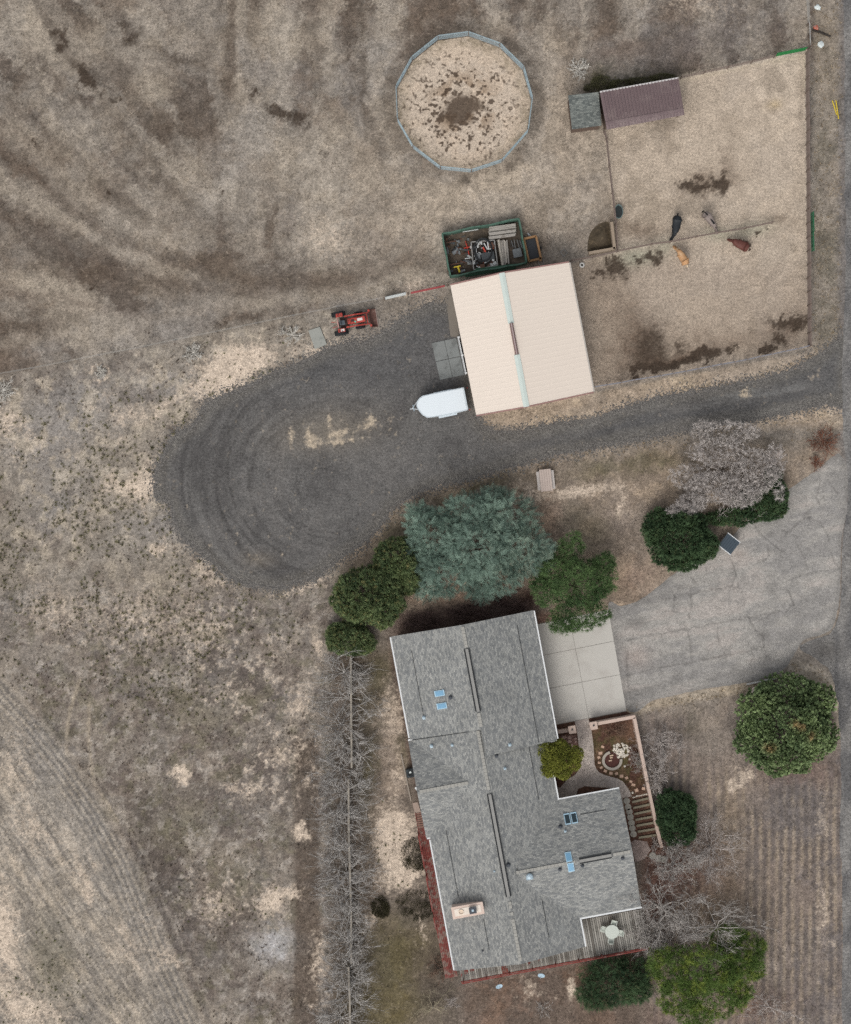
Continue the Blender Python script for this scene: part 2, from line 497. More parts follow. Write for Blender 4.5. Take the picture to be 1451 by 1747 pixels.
def paint_ground(X, Y):
    X = X + nr.normal(0, .9, len(X)); Y = Y + nr.normal(0, .9, len(Y))
    jx = nr.normal(0, 2, len(X)) + (fbm(X, Y, 12, 3, 301) - .5) * 26; jy = nr.normal(0, 2, len(X)) + (fbm(X, Y, 12, 3, 302) - .5) * 26
    wx = X + (fbm(X, Y, 60, 6, 1, .68) - .5) * 40 + jx; wy = Y + (fbm(X, Y, 60, 6, 2, .68) - .5) * 40 + jy
    n_lo = fbm(X, Y, 150, 6, 3, .68); n_md = fbm(X, Y, 38, 6, 4, .68); n_hi = fbm(X, Y, 12, 6, 5, .68)
    c = np.tile(rgb(136, 125, 112), (len(X), 1))
    rough = np.full(len(X), .46); sand = np.full(len(X), -.2); dark = np.full(len(X), -.3)
    fy = np.interp(X, [p[0] for p in FENCE_SW], [p[1] for p in FENCE_SW])
    north = sm(8, -8, Y - np.where(X < 768, fy, 440 + (X - 768) * -.05))
    # ---- north pasture: mown swaths, brown bands
    t = (wx + wy) / 1.414; s_ = (wx - wy) / 1.414
    str1 = fbm(t / 6.0, s_, 42, 5, 6, .6)                         # diagonal streaks in the west
    str2 = fbm(wx, wy / 5.0, 40, 5, 7, .6)                        # upright streaks in the middle
    str3 = fbm(wx / 5.0, wy, 34, 5, 8, .6)                        # level bands in the south
    w1 = sm(420, 250, X); w3 = sm(380, 470, Y) * sm(200, 330, X); w2 = np.clip(1 - w1 - w3, 0, 1)
    st = (str1 * w1 + str2 * w2 + str3 * w3) / (w1 + w2 + w3 + 1e-6)
    c = lerp(c, rgb(158, 145, 128), north * sm(.49, .62, st) * .95)
    c = lerp(c, rgb(102, 89, 77), north * sm(.49, .36, st) * .95)
    c = lerp(c, rgb(148, 142, 136), north * sm(.5, .66, n_lo) * .38)
    c = lerp(c, rgb(112, 94, 78), north * sm(.53, .72, fbm(wx, wy, 90, 6, 9, .68)) * .6)
    band = [(200, 470, 160, 14, 8), (420, 478, 170, 18, 3), (600, 470, 100, 20, -6), (330, 440, 90, 14, 20), (60, 265, 110, 16, 38), (190, 330, 120, 16, 42), (90, 440, 110, 20, 30),
            (396, 70, 10, 90, 0), (388, 140, 12, 30, 0), (540, 95, 12, 40, 0), (620, 160, 9, 120, -4), (645, 240, 9, 60, -18), (30, 560, 110, 12, -10), (310, 345, 50, 14, 40), (210, 230, 60, 10, 55),
            (690, 440, 40, 14, -30), (235, 490, 60, 12, 20), (60, 380, 80, 10, 30), (150, 415, 80, 10, 30), (300, 250, 70, 9, 50), (235, 290, 80, 9, 50), (520, 30, 10, 60, 0)]
    for cx, cy, rx, ry, ro in band:
        c = lerp(c, rgb(96, 82, 69), north * blob(wx, wy, cx, cy, rx, ry, ro) * (.35 + .7 * n_md))
    for cx, cy, rx, ry, ro in [(165, 72, 40, 30, 20), (560, 410, 60, 45, 20), (360, 330, 70, 30, 0), (255, 150, 30, 40, 0), (140, 280, 70, 14, 42), (280, 385, 60, 25, 40), (500, 260, 90, 60, 0), (600, 300, 70, 50, 0),
                               (60, 480, 70, 20, 20), (620, 560, 60, 16, -8), (30, 40, 40, 40, 0), (470, 60, 50, 45, 0), (770, 330, 110, 40, 5), (660, 480, 50, 40, 0), (740, 470, 40, 30, 0), (330, 280, 40, 30, 0), (240, 90, 30, 40, 60)]:
        c = lerp(c, rgb(174, 160, 140), north * blob(wx, wy, cx, cy, rx, ry, ro) * (.25 + .7 * n_md))
    for cx, cy, rx, ry, ro, a in [(100, 68, 8, 18, -25, 1.2), (140, 128, 11, 20, -38, 1.3), (128, 115, 8, 10, -35, 1), (428, 158, 7, 12, -40, 1), (480, 192, 30, 9, 14, 1.0), (515, 203, 14, 12, 10, 1.1), (225, 72, 12, 14, 40, .9),
                                  (210, 48, 16, 12, 40, .7), (300, 95, 40, 6, 15, .6), (190, 333, 4, 4, 0, 1.2), (47, 239, 4, 4, 0, 1.2), (81, 160, 3, 4, 0, 1.1), (374, 330, 5, 5, 0, 1.1), (165, 490, 4, 4, 0, 1.1), (255, 568, 4, 3, 0, 1.1),
                                  (550, 260, 8, 8, 0, .7), (195, 172, 12, 7, 35, .8), (170, 158, 9, 7, 35, .8)]:
        dark = np.maximum(dark, 1.35 * a * blob(wx, wy, cx, cy, rx * 1.3, ry * 1.3, ro) - .12)
    sx_, sy_ = X + (fbm(X, Y, 30, 4, 310, .7) - .5) * 22, Y + (fbm(X, Y, 30, 4, 311, .7) - .5) * 22
    for ln, wd, a, colr in [([(0, 255), (90, 330), (180, 400), (300, 455), (450, 480), (640, 470), (720, 430)], 12, .55, (98, 83, 70)), ([(-20, 365), (80, 400), (180, 450), (300, 490), (450, 500), (600, 490)], 10, .5, (100, 86, 74)), ([(70, 20), (110, 85), (150, 140), (210, 210), (270, 290), (330, 350)], 9, .55, (92, 80, 69)),
                            ([(200, 20), (235, 75), (300, 100), (350, 115)], 8, .5, (94, 82, 71)), ([(-20, 150), (100, 240), (200, 330), (290, 400)], 9, .5, (100, 87, 75)), ([(-20, 500), (100, 510), (260, 540), (420, 520)], 9, .45, (104, 88, 76)), ([(394, -20), (394, 80), (388, 165)], 8, .6, (92, 79, 67)), ([(536, 20), (541, 110), (556, 180)], 7, .45, (98, 86, 74)),
                            ([(618, -20), (620, 100), (632, 200), (655, 260)], 7, .5, (98, 86, 74)), ([(195, 100), (210, 140), (240, 180), (262, 230)], 8, .4, (102, 90, 78)), ([(-20, 310), (100, 370), (200, 430), (330, 472)], 8, .5, (172, 158, 139)), ([(-20, 200), (100, 290), (210, 380), (330, 430)], 8, .45, (170, 156, 138)), ([(30, 20), (120, 160), (220, 280), (300, 360)], 7, .4, (168, 155, 137)),
                            ([(404, 0), (404, 160)], 4, .45, (174, 160, 142)), ([(-20, 590), (170, 560), (420, 515), (620, 500)], 12, .5, (160, 147, 130))]:
        c = lerp(c, rgb(*colr), north * a * np.exp(-(dline(ln, sx_, sy_) / wd) ** 2) * (.35 + 1.1 * n_md))
    sand = np.maximum(sand, .42 * blob(X, Y, 560, 405, 55, 38, 20) * 1.1)
    sand = np.maximum(sand, .35 * blob(X, Y, 1180, 0, 80, 30, 10))
    # ---- trampled tan belt round the pen and yard
    yard = blob(wx, wy, 900, 330, 190, 95, 0) + blob(wx, wy, 960, 200, 60, 130, 0) + blob(wx, wy, 720, 380, 90, 40, -20) + .7 * blob(wx, wy, 720, 545, 60, 20, -35)
    c = lerp(c, rgb(170, 154, 134), np.clip(yard, 0, 1) * (.5 + .5 * n_md) * sm(640, 600, Y))
    c = lerp(c, rgb(190, 172, 148), np.clip(blob(wx, wy, 860, 310, 120, 18, -18) + blob(wx, wy, 940, 130, 16, 90, 0), 0, 1) * n_md)
    ring = np.abs(np.hypot(X - 791, Y - 178) - 128)
    c = lerp(c, rgb(104, 92, 79), sm(18, 4, ring) * sm(.3, .6, n_md) * .8)
    trk = np.abs(np.hypot(wx - 791, wy - 178) - 150)
    c = lerp(c, rgb(168, 153, 134), sm(14, 3, trk) * .5 * sm(.35, .6, n_lo))
    c = lerp(c, rgb(116, 108, 104), blob(wx, wy, 1180, 70, 170, 40, -12) * .6 * (.4 + n_md))
    c = lerp(c, rgb(120, 104, 92), blob(wx, wy, 1060, 88, 60, 18, -8) * .7)
    c = lerp(c, rgb(88, 82, 62), blob(wx, wy, 1028, 138, 26, 20, -8) * 1.1)
    c = lerp(c, rgb(92, 86, 74), blob(wx, wy, 1095, 138, 60, 14, -10))
    c = lerp(c, rgb(150, 137, 120), sm(1383, 1393, X) * sm(640, 600, Y) * .8)
    c = lerp(c, rgb(112, 104, 88), sm(1383, 1396, X) * sm(640, 600, Y) * sm(.4, .65, n_md) * .8)
    c = lerp(c, rgb(120, 113, 108), sm(1420, 1440, X))
    # ---- paddock
    dpad = sdf(PADDOCK, X, Y); pad = sm(3, -4, dpad)
    pc = np.tile(rgb(184, 168, 149), (len(X), 1))
    pc = lerp(pc, rgb(198, 181, 160), sm(.48, .66, n_lo)); pc = lerp(pc, rgb(160, 145, 127), sm(.5, .3, fbm(X, Y, 70, 6, 12, .68)) * .8)
    pc = lerp(pc, rgb(165, 149, 132), sm(430, 470, Y) * .7)
    for cx, cy, rx, ry, ro, a in [(1210, 310, 50, 16, -10, .75), (1240, 270, 14, 20, 0, .5), (1090, 395, 40, 14, 0, .6), (1320, 175, 18, 10, 0, .4), (1080, 590, 40, 50, 0, .8), (1150, 610, 80, 12, -10, .9),
                                  (1340, 560, 40, 26, -30, .7), (1230, 580, 70, 20, 0, .4), (1060, 530, 40, 25, 45, .4), (1330, 380, 14, 10, 0, .6), (1040, 455, 40, 16, 0, .3), (1120, 200, 40, 20, 0, .25), (1100, 440, 50, 14, -10, .5), (1020, 480, 30, 30, 0, .3)]:
        pc = lerp(pc, rgb(106, 89, 75), blob(wx, wy, cx, cy, rx * 1.15, ry * 1.15, ro) * a * (.5 + 1.0 * n_hi))
    pc = lerp(pc, rgb(166, 164, 142), np.clip(blob(X, Y, 1085, 438, 40, 16, -10) + .6 * blob(X, Y, 1135, 420, 14, 14) + .8 * blob(X, Y, 1222, 400, 24, 12) + .8 * blob(X, Y, 1285, 392, 34, 12, -10), 0, 1) * .75)
    pc = lerp(pc, rgb(186, 166, 134), blob(X, Y, 1322, 178, 12, 8, -20) * .9)
    for cx, cy, rx, ry, ro, a in [(1048, 458, 12, 14, 20, 1.2), (1016, 468, 8, 7, 0, 1.1), (1105, 437, 12, 9, 0, 1.1), (1118, 444, 8, 10, 0, 1.0), (1086, 443, 6, 6, 0, 1.0), (1033, 444, 4, 4, 0, 1), (1047, 438, 5, 4, 0, 1), (1225, 315, 14, 14, -30, 1.1),
                                  (1165, 315, 14, 8, 0, 1), (1190, 318, 18, 8, 0, .9), (1240, 298, 6, 8, 0, .9), (1140, 622, 60, 8, -8, 1.15), (1195, 610, 22, 10, -8, 1.3), (1090, 632, 16, 8, 0, 1.1), (1110, 590, 30, 30, 0, .75), (1247, 602, 10, 9, 0, 1.1),
                                  (1340, 545, 26, 8, 0, .95), (1360, 553, 12, 12, 0, 1.1), (1330, 577, 10, 10, 0, 1), (1312, 597, 10, 7, 0, 1.1), (1272, 404, 6, 6, 0, 1.3), (1300, 395, 4, 4, 0, 1.3), (1160, 590, 10, 8, 0, .7), (1283, 568, 6, 6, 0, .7)]:
        dark = np.maximum(dark, pad * (a * blob(wx, wy, cx, cy, rx * 1.3, ry * 1.3, ro) * 1.7 - .12))
    c = c * (1 - pad[:, None]) + pc * pad[:, None]
    rough = np.where(pad > .5, .2, rough)
    c = lerp(c, rgb(190, 174, 152), sm(9, 3, np.abs(dpad + 1)) * sm(140, 150, Y * 0 + 150 - (Y > 150) * 60) * (Y < 150))
    # ---- verge south of the paddock and barn
    c = lerp(c, rgb(165, 146, 124), sm(2, 10, dpad) * sm(560, 640, Y) * sm(740, 720, Y) * sm(800, 840, X))
    c = lerp(c, rgb(184, 164, 136), sm(.5, .7, n_md) * sm(2, 10, dpad) * sm(600, 640, Y) * sm(740, 720, Y) * sm(800, 840, X) * .7)
    # ---- west strip between wire fence and gravel
    wst = sm(-4, 10, Y - fy) * sm(1120, 980, Y) * sm(640, 560, X)
    c = lerp(c, rgb(150, 139, 124), wst * .7)
    c = lerp(c, rgb(122, 110, 98), wst * sm(.52, .64, fbm(X, Y, 50, 6, 21, .68)) * .9)
    c = lerp(c, rgb(142, 138, 136), wst * np.clip(blob(wx, wy, 130, 690, 90, 60) + blob(wx, wy, 70, 770, 60, 60) + blob(wx, wy, 260, 900, 60, 30) + blob(wx, wy, 90, 880, 50, 40) + blob(wx, wy, 300, 660, 60, 25), 0, 1) * .5)
    c = lerp(c, rgb(178, 164, 143), wst * sm(.5, .66, fbm(X, Y, 26, 6, 22, .68)) * .8)
    sd = wst * (1.5 * blob(wx, wy, 385, 632, 55, 30, -30) + .7 * blob(wx, wy, 445, 615, 40, 14, -25) + 1.0 * blob(X, Y, 245, 825, 26, 32) + 1.0 * blob(wx, wy, 270, 940, 16, 12) + .45 * blob(wx, wy, 300, 690, 60, 18, -20)
                + .5 * blob(wx, wy, 210, 700, 40, 20) + .75 * blob(wx, wy, 200, 830, 50, 14) + .7 * blob(wx, wy, 350, 975, 40, 20, 40) + .75 * blob(wx, wy, 500, 1004, 70, 8, -5) + .7 * blob(wx, wy, 20, 730, 30, 40)
                + 1.0 * blob(wx, wy, 600, 578, 45, 9, -28) + .5 * blob(wx, wy, 530, 606, 40, 10, -25) + .95 * blob(wx, wy, 690, 545, 40, 8, -34) + .5)
    patchy = (fbm(X, Y, 30, 6, 23, .68) - .5) * 1.6
    sand = np.maximum(sand, np.where(wst > .2, sd - .54 + patchy * .9 * sm(1.6, .6, sd), -1))
    sand = np.maximum(sand, sm(6, 0, np.abs(np.hypot(X - 170, (Y - 636) * 1.05) - 15)) * .55)
    sand = np.maximum(sand, .9 * (.8 * blob(X, Y, 700, 490, 30, 14, -20)) * (X > 640))
    # ---- south-west: mottled weeds, striped field
    sw = sm(960, 1040, Y) * sm(660, 600, X)
    c = lerp(c, rgb(136, 125, 113), sw * .75)
    q1 = fbm(wx, wy, 75, 6, 31, .68); q2 = fbm(wx, wy, 60, 6, 32, .68); q3 = fbm(wx, wy, 45, 6, 33, .68)
    c = lerp(c, rgb(112, 98, 87), sw * sm(.5, .62, q1) * .6); c = lerp(c, rgb(122, 117, 114), sw * sm(.52, .64, q2) * .4); c = lerp(c, rgb(160, 147, 130), sw * sm(.52, .66, q3) * .55)
    for cx, cy, rx, ry, a in [(430, 1160, 28, 22, 1), (245, 1375, 26, 34, 1), (195, 1245, 14, 12, 1), (450, 1310, 40, 30, .8), (280, 1500, 40, 70, .9), (300, 1660, 36, 40, .9), (390, 1590, 50, 60, .6), (110, 1550, 24, 16, .9), (210, 1735, 18, 18, 1), (330, 1340, 60, 40, .5), (360, 1120, 18, 40, .6), (250, 1450, 60, 30, .7)]:
        c = lerp(c, rgb(94, 84, 77), sw * a * blob(wx, wy, cx, cy, rx, ry))
    for cx, cy, rx, ry, a in [(310, 1410, 45, 40, .6), (430, 1200, 30, 18, .5), (400, 1500, 40, 40, .5), (90, 1620, 30, 40, .6), (330, 1220, 60, 40, .35), (470, 1430, 20, 30, .4)]:
        c = lerp(c, rgb(116, 109, 82), sw * a * blob(wx, wy, cx, cy, rx, ry))
    for cx, cy, rx, ry, a in [(305, 1328, 15, 15, 1.15), (463, 1540, 26, 28, 1.15), (490, 1520, 26, 14, .9), (510, 1425, 12, 18, 1.1), (505, 1200, 22, 40, .65), (480, 1290, 40, 26, .6), (545, 1110, 12, 30, .85), (430, 1350, 40, 12, .55),
                              (370, 1545, 40, 30, .6), (290, 1650, 25, 18, .75), (545, 1640, 14, 60, .75), (400, 1345, 14, 6, .8), (345, 1135, 14, 10, .7), (240, 1050, 160, 60, .42), (100, 1040, 90, 40, .45), (350, 1080, 60, 40, .5), (540, 1320, 12, 12, .6), (390, 1190, 40, 12, .55), (255, 1020, 40, 12, .5)]:
        sand = np.maximum(sand, np.where(sw > .3, a * blob(wx, wy, cx, cy, rx, ry) * 1.05 - .05 + patchy * .18, -1))
    z1 = fbm(X, Y, 20, 5, 320, .7); z2 = fbm(X, Y, 13, 4, 321, .7); z3 = fbm(X, Y, 90, 4, 322)
    c = lerp(c, rgb(98, 86, 80), sw * sm(.53, .64, z1) * .6 * (.4 + z3)); c = lerp(c, rgb(112, 106, 82), sw * sm(.55, .66, fbm(X, Y, 24, 5, 323, .7)) * .5)
    c = lerp(c, rgb(168, 158, 146), sw * sm(.56, .68, z2) * .6)
    fl = np.clip(blob(X, Y, 490, 1230, 90, 110) + blob(X, Y, 440, 1330, 90, 60) + blob(X, Y, 380, 1530, 90, 70) + blob(X, Y, 540, 1680, 30, 90) + blob(X, Y, 300, 1080, 220, 80) + .8 * blob(X, Y, 400, 1180, 80, 50), 0, 1)
    sand = np.maximum(sand, np.where(sw > .3, fl * (1.9 * (z2 - .5) + .12), -1))
    c = lerp(c, rgb(176, 174, 174), sw * blob(wx, wy, 474, 1612, 34, 30) * (.4 + .9 * n_hi))
    # two pale wheel ruts
    for ln in ([(135, 1160), (118, 1215), (112, 1270), (116, 1320)], [(152, 1200), (150, 1260), (158, 1330), (200, 1400)]):
        c = lerp(c, rgb(176, 160, 136), sw * sm(5, 1, dline(ln, X, Y)) * .6)
    fld = sm(14, -14, sdf(FIELD_SW, X + (n_md - .5) * 16, Y))
    ang = math.radians(57); rr = -(X * math.sin(ang)) + Y * math.cos(ang); al = X * math.cos(ang) + Y * math.sin(ang)
    rows = .5 + .5 * np.sin(rr / 9.0 * 2 * math.pi + 1.5 * fbm(X, Y, 90, 6, 35, .68))
    rs = fbm(al / 7, rr, 9, 6, 36, .68)
    fc = np.tile(rgb(160, 149, 133), (len(X), 1)); fc = lerp(fc, rgb(120, 112, 104), rows * .6); fc = lerp(fc, rgb(178, 164, 144), (1 - rows) ** 2 * .5); fc = lerp(fc, rgb(186, 170, 148), sm(.52, .72, rs) * .9); fc = lerp(fc, rgb(116, 108, 100), sm(.46, .3, rs) * .7)
    d_f = sdf(FIELD_SW, X, Y)
    tl = .5 + .5 * np.sin(d_f / 10.5 * 2 * math.pi + 1.2 * fbm(X, Y, 60, 3, 312))
    fc = lerp(fc, rgb(128, 124, 120), sm(-90, -20, d_f) * .6); fc = lerp(fc, rgb(176, 162, 142), tl ** 2 * sm(-75, -20, d_f) * .75); fc = lerp(fc, rgb(104, 98, 92), (1 - tl) ** 2 * sm(-75, -20, d_f) * .6)
    fc = lerp(fc, rgb(120, 112, 92), blob(wx, wy, 90, 1640, 30, 70, 0) * .7); fc = lerp(fc, rgb(104, 98, 92), blob(wx, wy, 130, 1735, 40, 20, 0) * .7)
    c = c * (1 - fld[:, None]) + fc * fld[:, None]
    fs = .95 * blob(wx, wy, 8, 1600, 34, 120, -4) + .8 * blob(wx, wy, 60, 1730, 60, 40) + .85 * blob(X, Y, 150, 1530, 12, 18, -10) + .55 * blob(wx, wy, 60, 1420, 40, 60, -25) + .5 * blob(wx, wy, 30, 1310, 40, 60) + .5 * blob(wx, wy, 140, 1480, 30, 30) + .5 * blob(wx, wy, 210, 1620, 50, 60, -30) + .6 * blob(wx, wy, 290, 1640, 26, 20)
    sand = np.where(fld > .5, fs - .12 + (rs - .5) * .9, sand)
    for dd_, colr in ((6, (168, 154, 136)), (15, (108, 101, 95)), (24, (160, 148, 132))):
        c = lerp(c, rgb(*colr), sm(4, 0, np.abs(d_f - dd_ + 4 * (n_md - .5))) * .5 * sm(1130, 1180, Y))
    # brown mulch belt west of the tree row
    belt = sm(8, -4, np.abs(X - 524 - (n_md - .5) * 14) - 20) * sm(1240, 1275, Y)
    c = lerp(c, rgb(98, 84, 72), belt * .85)
    # ---- under the tree row and up to the house
    mid = sm(556, 575, X) * sm(1085, 1130, Y) * sm(800, 770, X)
    c = lerp(c, rgb(120, 106, 92), mid)
    c = lerp(c, rgb(150, 132, 114), mid * np.clip(blob(wx, wy, 665, 1230, 30, 80) + blob(wx, wy, 675, 1320, 14, 50), 0, 1))
    c = lerp(c, rgb(98, 90, 66), mid * np.clip(blob(wx, wy, 628, 1310, 14, 90) + blob(wx, wy, 640, 1150, 30, 60) + .8 * blob(wx, wy, 688, 1275, 14, 30), 0, 1) * .95)
    c = lerp(c, rgb(102, 92, 62), mid * np.clip(blob(wx, wy, 680, 1620, 60, 50) + 1.2 * blob(wx, wy, 655, 1715, 60, 60), 0, 1))
    c = lerp(c, rgb(116, 102, 64), mid * blob(wx, wy, 670, 1715, 60, 28) * .7)
    sand = np.where(mid > .5, np.maximum(sand, 1.15 * blob(wx, wy, 672, 1440, 32, 62, -4) + .85 * blob(wx, wy, 690, 1500, 34, 22) + .75 * blob(wx, wy, 685, 1400, 30, 16) + .6 * blob(wx, wy, 665, 1220, 22, 60) + .55 * blob(wx, wy, 675, 1320, 10, 40) + .7 * blob(wx, wy, 718, 1585, 8, 26) + .6 * blob(wx, wy, 640, 1570, 16, 14) - .05 + patchy * .2), sand)
    c = lerp(c, rgb(96, 76, 66), mid * sm(14, 4, dline([(668, 1090), (700, 1262), (716, 1345), (728, 1400)], X, Y)) * .8)
    c = lerp(c, rgb(92, 80, 68), blob(wx, wy, 750, 1650, 40, 50) * .8 * sm(800, 780, X))
    # ---- island round the spruces, lawn strip
    isl = sm(740, 790, Y) * sm(1075, 1040, Y) * sm(560, 600, X) * sm(1440, 1420, X)
    c = lerp(c, rgb(142, 125, 107), isl * .95)
    c = lerp(c, rgb(176, 154, 128), isl * sm(.48, .66, fbm(X, Y, 30, 6, 51, .68)) * .7)
    c = lerp(c, rgb(106, 98, 72), isl * np.clip(blob(wx, wy, 800, 832, 80, 12, -12) + blob(wx, wy, 668, 905, 40, 18, -40) + blob(wx, wy, 570, 990, 20, 40) + blob(wx, wy, 1060, 800, 90, 14, -6) + blob(wx, wy, 1330, 735, 50, 20, -10) + .7 * blob(wx, wy, 1000, 905, 50, 40) + .8 * blob(wx, wy, 1110, 785, 60, 16), 0, 1) * .85 * (.4 + n_md))
    c = lerp(c, rgb(150, 120, 98), isl * np.clip(blob(wx, wy, 1085, 985, 45, 36, -20) + blob(wx, wy, 945, 900, 16, 60), 0, 1) * .6)
    c = lerp(c, rgb(138, 124, 114), isl * blob(wx, wy, 1060, 890, 40, 40) * .7)
    sand = np.maximum(sand, isl * (.85 * blob(X, Y, 990, 838, 70, 12, -8) + .6 * blob(wx, wy, 1065, 865, 14, 30, 0) + .5 * blob(wx, wy, 900, 840, 30, 16) - .02) * 1.0 - .02 + patchy * .12)
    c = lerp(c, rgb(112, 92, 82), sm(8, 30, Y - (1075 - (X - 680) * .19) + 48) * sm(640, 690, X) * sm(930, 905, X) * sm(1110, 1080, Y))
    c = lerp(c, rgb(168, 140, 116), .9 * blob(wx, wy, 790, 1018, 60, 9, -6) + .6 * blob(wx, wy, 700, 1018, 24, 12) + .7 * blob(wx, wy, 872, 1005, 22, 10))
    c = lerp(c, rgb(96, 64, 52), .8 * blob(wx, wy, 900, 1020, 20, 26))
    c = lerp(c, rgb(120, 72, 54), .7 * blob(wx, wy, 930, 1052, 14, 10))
    # ---- east yard: mown rows
    ey = sm(1150, 1215, Y) * sm(1075, 1110, X)
    ec = np.tile(rgb(132, 117, 106), (len(X), 1))
    mr = .5 + .5 * np.sin((X + (fbm(X, Y, 120, 6, 61, .68) - .5) * 8) / 14.2 * 2 * math.pi)
    e1 = fbm(X, Y / 4, 20, 6, 62, .68)
    ec = lerp(ec, rgb(160, 142, 120), mr ** 2 * .9 * sm(.3, .5, e1) * sm(1290, 1350, Y)); ec = lerp(ec, rgb(104, 95, 90), (1 - mr) * sm(.38, .55, e1) * .8)
    ec = lerp(ec, rgb(108, 100, 98), sm(.5, .64, fbm(wx, wy, 70, 6, 63, .68)) * .7 * sm(1230, 1300, X)); ec = lerp(ec, rgb(150, 130, 106), np.clip(blob(wx, wy, 1225, 1560, 50, 90) + blob(wx, wy, 1250, 1420, 24, 90), 0, 1) * .7)
    ec = lerp(ec, rgb(150, 136, 120), np.clip(blob(wx, wy, 1180, 1200, 90, 16, -10) + blob(wx, wy, 1210, 1250, 40, 50), 0, 1) * .8)
    ec = lerp(ec, rgb(110, 78, 66), np.clip(blob(X, Y, 1105, 1530, 40, 90) + .8 * blob(X, Y, 1140, 1480, 50, 50) + .4 * blob(X, Y, 1210, 1490, 60, 60), 0, 1) * .95)
    ec = lerp(ec, rgb(128, 98, 84), np.clip(blob(wx, wy, 1360, 1315, 60, 20) + blob(wx, wy, 1070, 1740, 90, 26) + blob(wx, wy, 1290, 1720, 60, 30), 0, 1) * .7)
    ec = lerp(ec, rgb(98, 90, 74), blob(wx, wy, 1178, 1235, 14, 34, -10) * .7)
    c = c * (1 - ey[:, None]) + ec * ey[:, None]
    sand = np.maximum(sand, ey * (.85 * blob(wx, wy, 1248, 1335, 18, 14, -30) + .75 * blob(wx, wy, 1270, 1315, 24, 10, 30) + .7 * blob(X, Y, 1421, 1610, 6, 6) + .55 * blob(wx, wy, 1400, 1550, 10, 60) + .45 * blob(wx, wy, 1400, 1400, 14, 40)) - .02)
    st_e = sm(20, 8, np.abs(np.hypot(X - 1340, Y - 1240) - 100)) * sm(1290, 1200, Y) * sm(1330, 1370, X)
    c = lerp(c, rgb(196, 180, 156), st_e * .8)
    c = lerp(c, rgb(186, 168, 140), sm(14, 4, dline([(1075, 1214), (1120, 1200), (1200, 1184), (1290, 1170)], X, Y)) * .6)
    # south of the house
    so = sm(1640, 1670, Y + (X - 900) * .18) * sm(770, 800, X) * sm(1120, 1080, X)
    c = lerp(c, rgb(112, 94, 80), so); c = lerp(c, rgb(132, 104, 84), so * sm(.5, .66, n_md) * .8)
    sand = np.maximum(sand, so * (1.0 * blob(X, Y, 974, 1685, 7, 20) + .5 * blob(wx, wy, 900, 1690, 20, 20) + .6 * blob(X, Y, 948, 1702, 4, 3)))
    fr = fbm(X, Y, 11, 4, 303, .8); gr = fbm(X, Y, 70, 6, 304, .65); k = .35 + .65 * (1 - pad)
    c = c * (1 + (k * (sm(.5, .66, fr) * .18 - sm(.5, .34, fr) * .18))[:, None])
    grey = c.mean(1)[:, None] * np.array([[1.02, 1.0, .985]])
    w_g = (np.clip(.20 + .12 * sm(.44, .6, gr), 0, 1) * (1 - .55 * pad))[:, None]
    c = c * (1 - w_g) + grey * w_g
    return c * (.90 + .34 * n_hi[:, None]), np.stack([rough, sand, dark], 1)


GM = ground_mat('ground soil and dry grass', SAND, C(66, 55, 46), fine=.26, speck=.55, dn=1.7)
ax = np.concatenate([[-2500, -900, -300, -120, -65, -44.4], np.arange(-43.2, 43.25, .15), [44.4, 65, 120, 300, 900, 2500]])
ay = np.concatenate([[-2500, -900, -300, -120, -70, -52.8], np.arange(-51.6, 51.65, .15), [52.8, 70, 120, 300, 900, 2500]])
gx, gy = np.meshgrid(ax, ay)
V = np.stack([gx.ravel(), gy.ravel(), np.zeros(gx.size)], 1)
ii = (np.arange(len(ay) - 1)[:, None] * len(ax) + np.arange(len(ax) - 1)[None]).ravel()
F = np.stack([ii, ii + 1, ii + len(ax) + 1, ii + len(ax)], 1)
me = np_mesh('ground', V, F)
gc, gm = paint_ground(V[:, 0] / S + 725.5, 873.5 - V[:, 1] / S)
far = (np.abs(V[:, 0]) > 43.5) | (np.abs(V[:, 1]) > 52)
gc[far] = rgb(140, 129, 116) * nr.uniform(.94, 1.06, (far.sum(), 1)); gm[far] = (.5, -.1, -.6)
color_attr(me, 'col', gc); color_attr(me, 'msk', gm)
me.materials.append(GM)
ground = bpy.data.objects.new('ground', me); link(ground); tag(ground, kind='structure')


